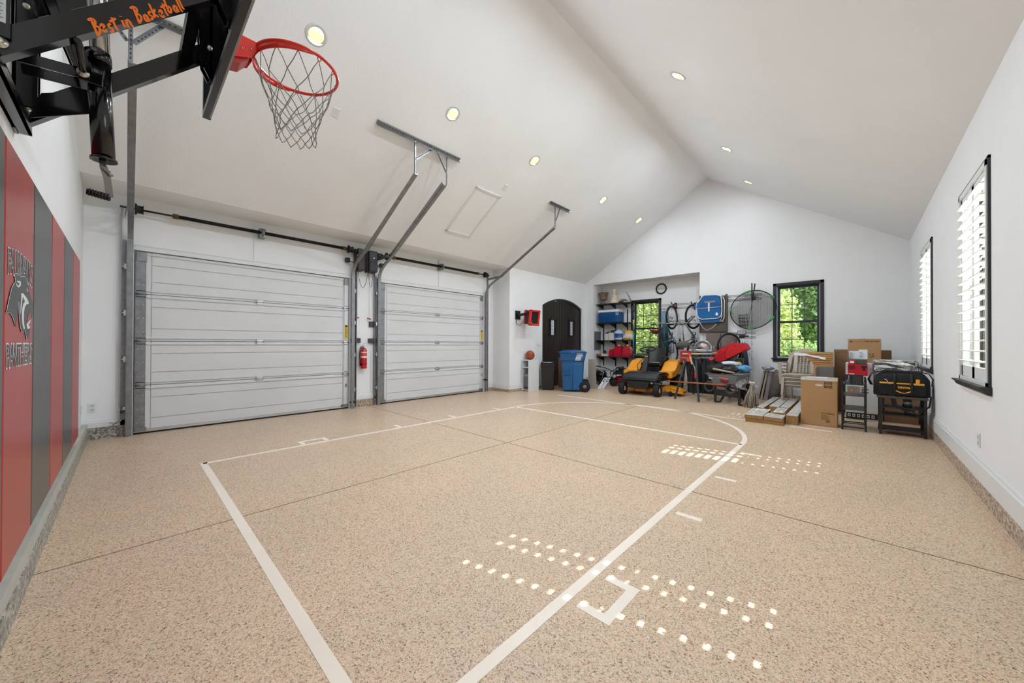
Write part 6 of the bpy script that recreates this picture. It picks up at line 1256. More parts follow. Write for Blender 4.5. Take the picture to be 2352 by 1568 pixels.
# mop
mb_ = az(1727, 936, 0); t = thing('string_mop', 'grey string mop head hanging down beside the wheelbarrow', 'mop', mb_); rnd = random.Random(9); MOPM = mat('mop_cotton', '#A2968A', .95, noise=.2, scale=30); tp = Vector((mb_.x+.01, mb_.y, .46))
for k in range(46):
    a = rnd.uniform(0, 6.28); r0 = rnd.uniform(0, .045); r1 = rnd.uniform(.03, .14); e = Vector((mb_.x-.02+r1*math.cos(a), mb_.y+r1*math.sin(a)*.8, .006+rnd.random()*.02)); p1 = tp+Vector((r0*math.cos(a), r0*math.sin(a), -.02-.04*rnd.random())); p2 = tp.lerp(e, .55)+Vector((.05*math.cos(a)*.5, .04*math.sin(a), 0))
    obj('strand', MB().tube([tp+Vector((0, 0, .0)), p1, p2, e], [.006, .008, .008, .007], 5), MOPM, t)
obj('mop_clamp', MB().box(tp+Vector((-.05, -.02, -.01)), tp+Vector((.05, .02, .035)), bev=.01), STEEL, t); obj('mop_handle', MB().cyl(tp+Vector((0, 0, .02)), tp+Vector((-.10, .06, .05)), .012, 8), STEEL, t)
# ------------------------------------------------------------------ folded tables and chairs leaning on the back wall
TAN = mat('table_tan', '#B7AA9A', .5, noise=.04)
def lean_slab(name, pb, pt, Yb, Yt, th, dep, mt_, label, cat, grp=None, legs=True):
    b = Vector((ay(pb, 900, Yb).x, Yb, .003)); tz = zat((ay(pt[0], 850, Yt).x, Yt, 0), pt[1]); tt = Vector((ay(pt[0], 850, Yt).x, Yt, tz)); d = Vector((.35, .94, 0)).normalized()*dep
    t = thing(name, label, cat, b, 0, grp); w_ = Vector((1, 0, 0))*th
    m_ = MB().prism([b, b+w_, tt+w_, tt], d); bmesh.ops.bevel(m_.bm, geom=m_.bm.edges[:], offset=.008, segments=2, affect='EDGES'); obj('top_panel', m_, mt_, t)
    if legs: obj('folded_leg', MB().tube([b+w_*1.3+Vector((0, .03, .05)), tt+w_*1.3+Vector((0, .03, -.06)), tt+w_*1.3+Vector((0, .12, -.06)), b+w_*1.3+Vector((0, .12, .05))], .011, 6), LGM, t)
    return t
lean_slab('folding_table', 1738, (1752, 851), 9.72, 9.86, .035, .22, TAN, 'leftmost tan folded table leaning beside the mop', 'folding table', 'folded things leaning on the wall')
lean_slab('folding_table', 1745.5, (1759, 853), 9.70, 9.84, .035, .22, TAN, 'second tan folded table leaning beside the mop', 'folding table', 'folded things leaning on the wall')
lean_slab('folded_chair', 1753, (1765, 854), 9.68, 9.82, .075, .22, mat('chair_grey_fabric', '#8E8A88', .9, noise=.1, bump=.3), 'grey padded folded chair leaning between tan tables and brown roll', 'folding chair', 'folded things leaning on the wall')
m_ = MB(); b = ay(1778, 905, 9.70); m_.tube([(b.x-.02, 9.74, .005), (b.x+.02, 9.78, .3), (b.x+.07, 9.86, .58), (b.x+.085, 9.88, .64)], [.09, .11, .11, .09], 16); tag(obj('rolled_rug', m_, mat('roll_taupe', '#6E655F', .9, noise=.15, scale=10, bump=.2)), 'taupe rolled cushion standing between the folded tables and the plastic chairs', 'roll')
blob('tarp_bundle', ay(1764, 847, 9.80)+Vector((0, 0, .02)), (.11, .10, .05), mat('tarp_silver', '#A9B6C4', .4, noise=.3, scale=16, bump=.4), 'silver blue tarp bundle lying on top of the folded tables', 'tarp', 4, .16)
# stack of plastic chairs
PCH = mat('resin_taupe', '#C4B7A6', .4, noise=.03)
def resin_chair():
    t = thing('plastic_chair', 'x', 'chair', (0, 0, 0)); L = dict(local=True)
    m_ = MB(); m_.grid(lambda u, v: Vector(((u-.5)*(.46-.04*v), -.22+.42*v, .42-.02*math.sin(math.pi*v)+.012*(2*u-1)**2 - (.05*(1-v/.08) if v < .08 else 0))), 10, 12); o = obj('seat', m_, PCH, t, **L); md = o.modifiers.new('t', 'SOLIDIFY'); md.thickness = .012
    m_ = MB().tube([(-.235, -.22, .36), (-.23, -.225, .405), (-.15, -.235, .415), (.15, -.235, .415), (.23, -.225, .405), (.235, -.22, .36)], .016, 8); obj('front_apron', m_, PCH, t, **L)
    for sx in (-1, 1):
        obj('leg', MB().prism([(sx*.26, -.24, 0), (sx*.225, -.24, 0), (sx*.20, -.22, .40), (sx*.25, -.22, .42)], (0, .05, 0)), PCH, t, **L)
        obj('leg', MB().prism([(sx*.24, .27, 0), (sx*.205, .27, 0), (sx*.19, .20, .42), (sx*.24, .20, .44)], (0, .05, 0)), PCH, t, **L)
        m_ = MB(); m_.beam((sx*.275, -.20, .42), (sx*.285, -.22, .62), .045, .02, (0, 1, 0)); m_.grid(lambda u, v: Vector((sx*(.265+.06*v), -.24+.50*u, .635+.02*math.sin(math.pi*u)-.02*v*(v-.4))), 10, 3); a_ = obj('armrest', m_, PCH, t, **L); md = a_.modifiers.new('t', 'SOLIDIFY'); md.thickness = .01
        m_ = MB(); m_.grid(lambda u, v: Vector((sx*(.30-.155*u), .22+.035*v*1.6+.10*(v), .43+.38*v*(1-.20*(1-u)**2*0))), 6, 8) if False else None
        m_ = MB(); m_.prism([(sx*.29, .21, .43), (sx*.225, .23, .43), (sx*.20, .30, .74), (sx*.235, .30, .76), (sx*.285, .26, .64)], (0, .012, 0)); obj('back_side', m_, PCH, t, **L)
    m_ = MB(); n = 22
    for k in range(n):
        a0, a1 = math.pi*k/n, math.pi*(k+1)/n
        for ri, ro in (((.20, .15), (.27, .225)),):
            m_.prism([(ri[0]*math.cos(a0), .305, .70+ri[1]*math.sin(a0)), (ro[0]*math.cos(a0), .305, .70+ro[1]*math.sin(a0)), (ro[0]*math.cos(a1), .305, .70+ro[1]*math.sin(a1)), (ri[0]*math.cos(a1), .305, .70+ri[1]*math.sin(a1))], (0, .015, 0))
    obj('back_arch', m_, PCH, t, **L)
    def bk(x, z): return Vector((x, .215+.09*(z-.43)/.42, z))
    for k in range(5): x = -.11+.055*k; obj('back_bar', MB().beam(bk(x, .43), bk(x, .84), .012, .010, (0, 1, 0)), PCH, t, **L)
    for k in range(8): z = .46+.045*k; obj('back_bar', MB().beam(bk(-.115, z), bk(.115, z), .010, .010, (0, 1, 0)), PCH, t, **L)
    for sx in (-1, 1): obj('back_stile', MB().prism([bk(sx*.115, .43), bk(sx*.175, .43), bk(sx*.16, .82), bk(sx*.115, .86)], (0, .014, 0)), PCH, t, **L)
    return t
ch0 = resin_chair(); labs = ['bottom taupe resin armchair of the stack under the window', 'second from bottom taupe resin armchair of the stack under the window', 'third from bottom taupe resin armchair of the stack under the window', 'top taupe resin armchair of the stack under the window']
base = Vector((-.82, 9.32, 0))
for k in range(4):
    loc = base+Vector((0, -.022*k, .072*k)); o = ch0 if k == 0 else copy_tree(ch0)
    o.location = loc; o.rotation_euler = (0, 0, R(-8)); o['label'] = labs[k]; o['group'] = 'stacked resin armchairs'
# ------------------------------------------------------------------ lumber on the floor
LUM = wood('lumber_face', '#A6A09A', '#CFC9C0', 5, (10, 1.2, 6), .7); LUE = wood('lumber_edge', '#8C6A3C', '#A88350', 9, (3, 3, 12), .8)
def board(quad, zt_, zb__, label, gi=0):
    P_ = [az(px, py, zt_) for px, py in quad]; lo = [Vector((p.x, p.y, zb__)) for p in P_]; c = sum(P_, Vector())/4
    m_ = MB(); V = [m_.bm.verts.new(p) for p in P_+lo]; f = m_.bm.faces.new; tp_ = f(V[:4]); fs = [f(V[4:][::-1])]+[f((V[i], V[4+i], V[4+(i+1) % 4], V[(i+1) % 4])) for i in range(4)]
    for q_ in fs: q_.material_index = 1
    return tag(obj('lumber_board', m_, [LUM, LUE]), label, 'lumber', 'boards lying on the floor')
bA = [(1710, 951.5), (1751.6, 955.5), (1770.3, 940), (1730.8, 936)]; bB = [(1753, 955.5), (1797, 961.5), (1804.5, 953.5), (1764, 947.5)]
def shr(q, k=.99): c = (sum(p[0] for p in q)/4, sum(p[1] for p in q)/4); return [(c[0]+(p[0]-c[0])*k, c[1]+(p[1]-c[1])*k) for p in q]
board(bA, .11, .058, 'upper short board of the front left pair, pale worn face'); 
def drop(quad, z0, z1): return [az(*p, z0) for p in quad], z1
def board_under(quad, ztop, z1, z0, label, off=(0, 0)):
    P_ = [az(px, py, ztop)+Vector((off[0], off[1], z1-ztop)) for px, py in quad]; m_ = MB(); m_.prism(P_, (0, 0, z0-z1)); return tag(obj('lumber_board', m_, LUE), label, 'lumber', 'boards lying on the floor')
board_under(bA, .11, .056, .001, 'lower short board of the front left pair', (.01, .01)); board(bB, .11, .058, 'upper short board of the front middle pair, beside the thick beam'); board_under(bB, .11, .056, .001, 'lower short board of the front middle pair', (.0, .008))
board([(1805, 953), (1832, 956), (1842, 940), (1842, 915)], .135, .001, 'thick long beam right of the other boards, partly behind the big carton')
board([(1738, 934.5), (1753, 936.5), (1791.5, 912), (1776, 911)], .09, .001, 'leftmost of the long narrow boards behind the short pair')
board([(1766, 932), (1788, 935), (1812.5, 914.5), (1794, 912.5)], .10, .001, 'long board second from left, next to the leftmost narrow one')
board([(1791, 934.8), (1812.5, 936.5), (1835, 916), (1814, 914.3)], .10, .001, 'long board third from left, ending behind the small square board')
board([(1775, 946.5), (1800, 949), (1811, 937.5), (1786, 935)], .10, .05, 'small square board between the short pairs and the thick beam')
# ------------------------------------------------------------------ big carton
KR = mat('kraft_card', '#B28A5E', .75, noise=.04, scale=4); KD = mat('kraft_dark', '#7E5D40', .8, noise=.05); TAPE = mat('tape_white', '#D5D3CE', .35); KP = mat('kraft_print', '#4A3726', .7)
cx0, cx1, cy0, cy1, cH = -.628, -.205, 7.185, 7.50, .715
t = thing('big_carton', 'large brown cardboard carton with carry hole standing beside the lumber', 'box', ((cx0+cx1)/2, (cy0+cy1)/2, 0)); m_ = MB().box((cx0, cy0, .001), (cx1, cy1, cH), bev=.006); obj('carton_body', m_, KR, t)
obj('top_tape', MB().box((cx0-.002, cy0-.003, cH-.035), (cx1+.002, cy0-.0005, cH+.002)), TAPE, t); obj('top_tape', MB().box((cx0-.001, cy0-.003, cH), (cx1+.001, cy0+.07, cH+.0025)), TAPE, t)
m_ = MB(); m_.prism([(cx0+.06, cy0+.10, cH+.001), (cx0+.30, cy0+.08, cH+.001), (cx0+.32, cy1-.04, cH+.001), (cx0+.05, cy1-.06, cH+.001)], (0, 0, .003)); obj('shipping_label', m_, TAPE, t)
m_ = MB(); n = 20; qx = ay(1881, 884, cy0); m_.prism([(qx.x+.045*math.cos(a)*(1), cy0-.0015, qx.z+.017*math.sin(a)) for a in [2*math.pi*k/n for k in range(n)]], (0, .001, 0)); obj('carry_hole', m_, mat('hole_pale', '#CFC6BE', .8), t)
for i, (px, py) in enumerate(((1897, 879.5), (1907, 880.3), (1897, 888), (1907, 888.8))):
    q = ay(px, py, cy0); ic = obj('handling_icon', MB().box((q.x-.021, cy0-.0015, q.z-.019), (q.x+.021, cy0-.0005, q.z+.019)), KP, t); m_ = MB()
    if i == 0: m_.lathe([(.008, 0), (.012, 0), (.012, .0006), (.008, .0006)], (q.x, cy0-.0016, q.z), (0, -1, 0), 14).beam((q.x-.009, cy0-.0018, q.z+.009), (q.x+.009, cy0-.0018, q.z-.009), .003, .0006, (0, 1, 0))
    elif i == 1: [m_.box((q.x-.013, cy0-.0022, q.z-.012+k*.008), (q.x+.013, cy0-.0016, q.z-.008+k*.008)) for k in range(3)]
    elif i == 2: m_.prism([(q.x-.01, cy0-.0022, q.z+.010), (q.x+.01, cy0-.0022, q.z+.010), (q.x, cy0-.0022, q.z-.004)], (0, .0006, 0)).box((q.x-.0015, cy0-.0022, q.z-.013), (q.x+.0015, cy0-.0016, q.z-.003))
    else: m_.box((q.x-.013, cy0-.0022, q.z-.004), (q.x+.013, cy0-.0016, q.z+.006))
    obj('icon_mark', m_, KR, ic)
q = ay(1886, 950, cy0); text('carton_lettering', 'OTTOMAN', .030, (q.x, cy0-.001, q.z), (1, 0, 0), (0, 0, 1), KP, t, .0004, bold=.0006)
m_ = MB()
for k in range(6): m_.box((q.x, cy0-.0012, q.z-.020-k*.013), (q.x+.075+.02*(k % 2), cy0-.0004, q.z-.016-k*.013))
m_.box((q.x-.02, cy0-.0012, q.z+.05), (q.x+.12, cy0-.0004, q.z+.052)); obj('carton_fine_print', m_, KP, t)
q = ay(1901, 968, cy0); obj('barcode_patch', MB().box((q.x-.02, cy0-.0012, q.z-.017), (q.x+.025, cy0-.0004, q.z+.017)), mat('kraft_barcode', '#7A5C40', .7), t)
# black tiered rack with drill bit display
RK = mat('rack_black', '#151517', .4)
t = thing('tiered_rack', 'small black metal three tier rack standing right of the big carton', 'rack', (-.02, 7.5, 0)); ra, rb, ya, yb = -.150, .092, 7.12, 7.62
for x in (ra, rb):
    for y in (ya, yb): obj('leg', MB().box((x-.011, y-.011, .001), (x+.011, y+.011, .74)), RK, t)
for z in (.66, .30, .50): obj('tier', MB().box((ra, ya, z-.012), (rb, yb, z)), mat('tier_grey', '#4A4C50', .35, .4), t)
for z in (.045, .10):
    for y in (ya, yb): obj('cross_rail', MB().beam((ra, y, z), (rb, y, z), .014, .014), RK, t)
for x in (ra, rb): obj('side_rail', MB().beam((x, ya, .12), (x, yb, .12), .012, .012), RK, t)
for z in (.42, .46, .50, .54, .58, .62): obj('side_rail', MB().beam((rb, ya, z), (rb, yb, z), .01, .012), RK, t)
t = thing('bit_display', 'black display card with grey tool outlines and blue holder standing on the rack', 'display box', (-.03, 7.13, .661))
obj('display_box', MB().box((-.125, 7.115, .661), (.070, 7.19, .795), bev=.003), RK, t); PG2 = mat('print_mid_grey', '#55585C', .6)
for zc2 in (.765, .727): m_ = MB(); P6 = [(-.035, zc2), (-.02, zc2+.012), (.03, zc2+.012), (.047, zc2), (.03, zc2-.012), (-.02, zc2-.012)]; [m_.beam((P6[i][0], 7.113, P6[i][1]), (P6[(i+1) % 6][0], 7.113, P6[(i+1) % 6][1]), .004, .002, (0, 1, 0)) for i in range(6)]; obj('hexagon_print', m_, PG2, t)
for k in range(4): obj('bit_print', MB().box((-.03+.022*k, 7.112, .675), (-.022+.022*k, 7.115, .70)), PG2, t)
obj('blue_holder', MB().box((-.118, 7.105, .664), (-.070, 7.115, .676)), mat('holder_blue', '#1F5FA8', .4), t)
for k, h_ in enumerate((.035, .05, .11)): obj('drill_bit', MB().cyl((-.108+.014*k, 7.109, .676), (-.108+.014*k, 7.109, .676+h_), .003, 8), STEEL, t)
# small black work table with the tool bag
DB = mat('bench_dark', '#1E1A17', .5, noise=.1)
t = thing('work_table', 'low black metal work table under the tool bag by the right wall', 'table', (.45, 7.32, 0)); ta, tb_, tc1, td = .225, .665, 7.12, 7.50
for x in (ta+.015, tb_-.015):
    for y in (tc1+.015, td-.015): obj('leg', MB().box((x-.015, y-.015, .001), (x+.015, y+.015, .50)), DB, t)
obj('table_top', MB().box((ta-.02, tc1-.015, .50), (tb_+.01, td+.01, .53), bev=.003), mat('top_brown_grey', '#4A4038', .5, noise=.2), t)
for z in (.36, .26, .06): obj('lower_shelf', MB().box((ta+.02, tc1+.02, z), (tb_-.02, td-.02, z+.02)), DB, t)
obj('side_brace', MB().beam((ta+.005, tc1+.02, .27), (ta+.005, td-.02, .06), .01, .02), STEEL, t)
for (x, y, r_, h_, z, nm) in ((.50, 7.30, .045, .10, .382, 'silver paint can on the upper shelf of the black work table'), (.52, 7.30, .05, .07, .282, 'second silver paint can one shelf lower in the black work table')):
    tag(obj('paint_can', MB().lathe([(0, 0), (r_, 0), (r_, h_), (r_*.85, h_), (0, h_-.004)], (x, y, z-.001), n=20), mat('can_silver', '#A9A9AC', .3, .7)), nm, 'can', 'paint cans in the work table')
TBK = mat('bag_cordura', '#141416', .85, noise=.12, scale=20, bump=.2, bscale=150); TY = mat('bag_trim_yellow', '#F0A81E', .6)
t = thing('tool_bag', 'large black tool bag with yellow trim lying on the low work table', 'bag', (.44, 7.3, .531)); bx0, bx1, by0, by1, bz0, bz1 = .175, .700, 7.14, 7.46, .532, .855
def bagf(u, v): # round topped body
    a = math.pi*v; x = bx0+(bx1-bx0)*u; ex = (1-abs(2*u-1)**6*.30); yy = (by0+by1)/2-math.cos(a)*(by1-by0)/2*ex; zz = bz0+(bz1-bz0)*(math.sin(a)**.55)*ex; return Vector((x, yy, zz))
m_ = MB(); m_.grid(bagf, 20, 16); m_.box((bx0+.03, by0+.01, bz0), (bx1-.03, by1-.01, bz0+.02), bev=.008)
for u0 in (0, 1): vs = [m_.bm.verts.new(bagf(u0, j/16)) for j in range(17)]; m_.bm.faces.new(vs)
obj('bag_body', m_, TBK, t, smooth=True)
m_ = MB().box((bx0+.05, by0-.016, bz0+.01), (bx1-.05, by0+.02, bz0+.17), bev=.01); pk = obj('front_pocket', m_, TBK, t); zf = bz0+.165
m_ = MB().box((bx0+.055, by0-.020, zf), (bx0+.20, by0-.014, zf+.022)).box((bx0+.215, by0-.020, zf), (bx0+.36, by0-.014, zf+.015)).box((bx0+.37, by0-.020, zf-.006), (bx1-.06, by0-.014, zf+.018)); obj('yellow_trim', m_, TY, t)
for x in (bx0+.20, bx0+.355): obj('handle_strap', MB().tube([(x, by0-.02, bz0+.02), (x-.004, by0-.022, zf), (x, by0+.0, zf+.07), (x, by0+.06, bz1-.03)], .011, 6), mat('webbing_dark', '#26221D', .8), t)
text('bag_lettering', 'DEWALT', .034, (bx0+.226, by0-.0175, bz0+.108), (1, 0, 0), (0, 0, 1), TY, pk, .0006, bold=.0016)
m_ = MB(); pts = [(bx0+.20+.16*k/10, by0-.019, bz0+.082-.035*math.sin(math.pi*k/10)) for k in range(11)]; m_.tube(pts, [.004, .007, .009, .007, .004, .007, .004, .007, .009, .007, .004], 6); obj('emblem_swoosh', m_, TY, pk)
m_ = MB().box((bx1-.135, by0-.022, zf+.012), (bx1-.10, by0-.006, zf+.07), bev=.004); obj('yellow_tool', m_, TY, t)
obj('karabiner', MB().tube([(bx0+.10, by0-.022, zf+.06), (bx0+.12, by0-.024, zf+.05), (bx0+.13, by0-.024, zf+.03), (bx0+.145, by0-.024, zf+.0), (bx0+.15, by0-.024, zf-.01)], .005, 6), STEEL, t)
obj('shoulder_strap', MB().beam((bx0+.145, by0-.022, zf-.01), (bx0+.20, by0-.03, .40), .05, .004, (0, 1, 0)), TBK, t); obj('shoulder_strap', MB().tube([(bx0+.20, by0-.03, .40), (bx0+.30, by0-.03, .34), (bx0+.40, by0-.02, .30), (bx1-.02, by0-.02, .42), (bx1+.0, by0+.0, .55)], .010, 6), TBK, t)
obj('zip_line', MB().tube([bagf(u/12, .40)+Vector((0, -.004, .006)) for u in range(1, 12)], .006, 6), BLACK, t)
c = MB(); 
for k in range(3): c.tube([(bx0-.01-.01*k, 7.25, .66), (bx0-.045-.008*k, 7.22, .74), (bx0-.02, 7.22, .82+.006*k), (bx0+.1, 7.24, .858+.006*k), (bx1-.1, 7.25, .858+.004*k), (bx1-.01, 7.24, .84), (bx1+.028-.004*k, 7.22, .77), (bx1+.012, 7.22, .68)], .005, 6)
tag(obj('extension_lead', c, BLACK), 'black extension cord draped over the tool bag', 'cord')
# cartons behind the rack
o, xa, xb, za, zb = fbox('appliance_carton', 1942, 2018, 881, 960, 8.15, .35, mat('carton_pale', '#C9C8C4', .6), 'wide pale printed carton standing on the floor behind the black rack', 'box', .004, None, True)
W_ = xb-xa; bm_ = MB(); obj('print_band', MB().box((xa+.01, 8.146, .03), (xb-.01, 8.149, .12)), BLACK, o)
for k in range(6): x = xa+.025+k*(W_-.05)/6; m_ = MB().box((x, 8.144, .05), (x+.035, 8.147, .10)); ic = obj('band_icon', m_, mat('carton_pale', '#C9C8C4', .6), o); obj('icon_mark', MB().box((x+.010, 8.142, .065), (x+.025, 8.1445, .085)), BLACK, ic)
pw = obj('photo_window', MB().box((xa+.02, 8.145, zb-.20), (xa+.17, 8.149, zb-.05)), mat('print_taupe', '#8C7F76', .5), o); obj('photo_detail', MB().box((xa+.06, 8.143, zb-.13), (xa+.085, 8.146, zb-.10)), ORG_M, pw); obj('photo_detail', MB().box((xa+.03, 8.143, zb-.19), (xa+.10, 8.146, zb-.15)), mat('print_white', '#E8EEF4', .5), pw)
m_ = MB()
for k in range(5): m_.box((xa+.19, 8.146, zb-.07-k*.025), (xa+.19+.06+.02*(k % 2), 8.149, zb-.058-k*.025))
obj('print_lines', m_, BLACK, o)
o, xa, xb, za, zb = fbox('long_white_carton', 1942, 2006, 834, 880, 8.34, .35, mat('carton_white2', '#D6D7D8', .55), 'plain white carton standing on the pale printed one behind the red box', 'box', .004); 
oo = bpy.data.objects[o.name]
SR = mat('sander_red', '#C01525', .45)
o, xa, xb, za, zb = fbox('small_white_carton', 1945.5, 1995, 862.5, 880.7, 8.16, .16, mat('carton_white2', '#D6D7D8', .55), 'small white carton between the red sander carton and the pale printed one', 'box', .003)
o, xa, xb, za, zb = fbox('sander_box', 1947, 1993, 837, 862.2, 8.17, .14, SR, 'red sander carton with black tool picture behind the display card', 'box', .003)
m_ = MB(); xc = xb-.075; m_.prism([(xc, 8.167, zb-.02), (xc+.06, 8.167, zb-.02), (xc+.065, 8.167, zb-.045), (xc+.045, 8.167, zb-.06), (xc+.045, 8.167, zb-.10), (xc+.02, 8.167, zb-.10), (xc+.012, 8.167, zb-.055), (xc-.005, 8.167, zb-.035)], (0, .002, 0)); obj('tool_picture', m_, BLACK, o)
m_ = MB()
for k in range(4): m_.box((xa+.012, 8.167, zb-.028-k*.016), (xa+.09-.015*(k % 2), 8.169, zb-.020-k*.016))
obj('box_print', m_, mat('print_dark_red', '#3A0D10', .5), o); obj('box_print', MB().box((xa+.012, 8.167, za+.02), (xa+.08, 8.169, za+.03)), LG, o); zr = zb
o, xa, xb, za, zb = fbox('sander_box', 1949, 1992, 826, 836.8, 8.18, .13, mat('box_charcoal', '#4C4648', .4), 'flat dark box with red label lying on the red sander carton', 'box', .003); obj('red_label', MB().box((xa+.004, 8.176, za+.006), (xa+.08, 8.179, zb-.004)), SR, o); obj('box_print', MB().box((xa+.015, 8.174, za+.02), (xa+.065, 8.177, zb-.02)), LG, o)
# air conditioner carton on a support carton
o, xa, xb, za, zb = fbox('tall_brown_carton', 1935, 2052, 834.5, 900, 9.00, .55, KD, 'big brown carton under the air conditioner box, mostly hidden', 'box', .004, None, True); zsup = zb
xa, xb = ay(1947.5, 800, 9.05).x, ay(2024, 800, 9.05).x; zb = ay(1985, 778, 9.05).z; za = zsup+.001
t = thing('conditioner_box', 'brown air conditioner carton with black print standing highest of the cartons', 'box', ((xa+xb)/2, 9.2, za)); W_ = xb-xa; Hh = zb-za; f_ = 9.049
obj('carton_body', MB().box((xa, 9.05, za), (xb, 9.36, zb), bev=.004), KR, t)
obj('top_tape', MB().box((xa+W_*.36, 9.047, zb-.05), (xa+W_*.56, 9.0495, zb+.001)), mat('tape_tan', '#A97C52', .4), t)
text('carton_lettering', '6,000 BTU/HR', .032, (xa+W_*.50, f_, zb-.056), (1, 0, 0), (0, 0, 1), KP, t, .0004, bold=.0008)
text('carton_lettering', 'ROOM AIR CONDITIONER', .012, (xa+W_*.17, f_, zb-.052), (1, 0, 0), (0, 0, 1), KP, t, .0004)
q = Vector((xa+W_*.10, 9.0485, zb-.048)); m_ = MB().lathe([(0, 0), (.019, 0), (.019, .001), (0, .001)], q, (0, -1, 0), 20); em = obj('round_emblem', m_, KP, t); text('emblem_letters', 'GE', .022, (q.x-.013, 9.0472, q.z-.008), (1, 0, 0), (0, 0, 1), KR, em, .0004, shear=.3)
text('carton_lettering', 'UP', .05, (xa+W_*.66, f_, zb-.33), (1, 0, 0), (0, 0, 1), KP, t, .0004, bold=.001)
for s_ in (0, 1): x = xa+W_*(.645+.10*s_+.02); m_ = MB().prism([(x-.012, f_, zb-.275), (x+.012, f_, zb-.275), (x, f_, zb-.255)], (0, .0006, 0)).box((x-.003, f_, zb-.285), (x+.003, f_+.0006, zb-.27)); obj('up_arrow', m_, KP, t)
for (a_, b_, c_, d_) in ((.03, .30, .33, .42), (.33, .30, .60, .44)): 
    lb2 = obj('shipping_label', MB().box((xa+W_*a_, 9.047, za+Hh*.18), (xa+W_*c_, 9.0495, za+Hh*(.50 if a_ < .1 else .56))), LG, t); m_ = MB()
    for k in range(5): m_.box((xa+W_*(a_+.03), 9.046, za+Hh*(.22+k*.05)), (xa+W_*(a_+.12+.05*(k % 2)), 9.0472, za+Hh*(.235+k*.05)))
    obj('label_print', m_, mat('print_grey', '#6D737A', .6), lb2)
o, *_ = fbox('low_brown_carton', 2018, 2048, 804.5, 840, 9.60, .3, KD, 'brown carton standing right behind the air conditioner box', 'box', .003, None, True)
o, xa, xb, za, zb = fbox('brown_carton', 1915.5, 1947, 802, 860, 8.95, .04, KD, 'narrow tall brown carton left of the air conditioner box', 'box', .003, None, True); obj('fold_line', MB().box((xa, 8.946, zb-.055), (xb, 8.9495, zb-.050)), mat('kraft_shadow', '#5E4530', .8), o)
# bundle of wood strips with papers
BAM = wood('strip_wood', '#9E6E3C', '#C49A62', 7, (1, 10, 10), .6)
xa, xb = ay(1872, 820, 8.60).x, ay(1914, 820, 8.60).x; za, zb = ay(1895, 842, 8.6).z, ay(1895, 808.5, 8.6).z
t = thing('wood_flooring_bundle', 'bundle of orange brown wood strips lying behind the plastic chairs', 'wood bundle', ((xa+xb)/2, 8.8, za))
for k in range(7): z = za+(zb-za)*k/7; obj('wood_strip', MB().box((xa-.25*(k/7), 8.6+.01*(k % 2), z+.001), (xb, 8.95, z+(zb-za)/7-.003)), BAM, t)
obj('end_band', MB().box((xb+.001, 8.62, za), (xb+.006, 8.93, zb)), TAPE, t)
o, *_ = fbox('grey_crate', 1875, 1915, 842.5, 870, 8.55, .42, mat('crate_grey', '#6C6A67', .7), 'grey carton supporting the bundle of wood strips', 'box', .004, None, True)
tag(obj('rounded_post', MB().tube([(ay(1872, 860, 8.5).x, 8.5, .002), (ay(1872, 860, 8.5).x, 8.5, ay(1872, 846, 8.5).z), (ay(1875, 860, 8.5).x, 8.5, ay(1872, 840.5, 8.5).z)], .016, 10), wood('post_wood', '#A87440', '#C08E58', 5)), 'thin rounded orange wood post in front of the grey carton', 'post')
m_ = MB(); P_ = [az(1824, 811, 1.06), az(1850, 812, 1.06), az(1897, 820, 1.055), az(1893, 824, 1.055), az(1860, 817, 1.06), az(1824, 815, 1.06)]
xx = [ay(px, py, 8.58) for px, py in ((1824, 810), (1850, 811), (1862, 815), (1897, 821), (1895, 826), (1858, 817.5), (1824, 815))]; m_.prism(xx, (0, .25, .0)); tag(obj('paper_sheets', m_, mat('paper_white', '#E6E7EA', .6)), 'white torn paper wrap lying on the wood strips', 'paper')
# foil blanket
FOIL = mat('foil_silver', '#D8DADC', .18, .9, noise=.15, scale=20, bump=1.0, bscale=14)
xa, xb = ay(2004, 840, 8.3).x, XR-.04; za, zb = ay(2060, 862, 8.3).z, ay(2060, 827.5, 8.3).z
t = thing('foil_bundle', 'silver foil wrapped cushion lying behind the black tool bag', 'foil package', ((xa+xb)/2, 8.5, za)); m_ = MB().box((xa, 8.3, za), (xb, 8.62, zb), bev=.035); bmesh.ops.subdivide_edges(m_.bm, edges=m_.bm.edges[:], cuts=3, use_grid_fill=True); rnd = random.Random(2)
for v in m_.bm.verts: v.co += Vector((rnd.uniform(-.008, .008), rnd.uniform(-.008, .008), rnd.uniform(-.008, .008)))
obj('foil_wrap', m_, FOIL, t); o, *_ = fbox('foil_support', 2030, 2110, 862.5, 900, 8.3, .34, KD, 'brown carton under the foil wrapped cushion', 'box', .004, None, True)
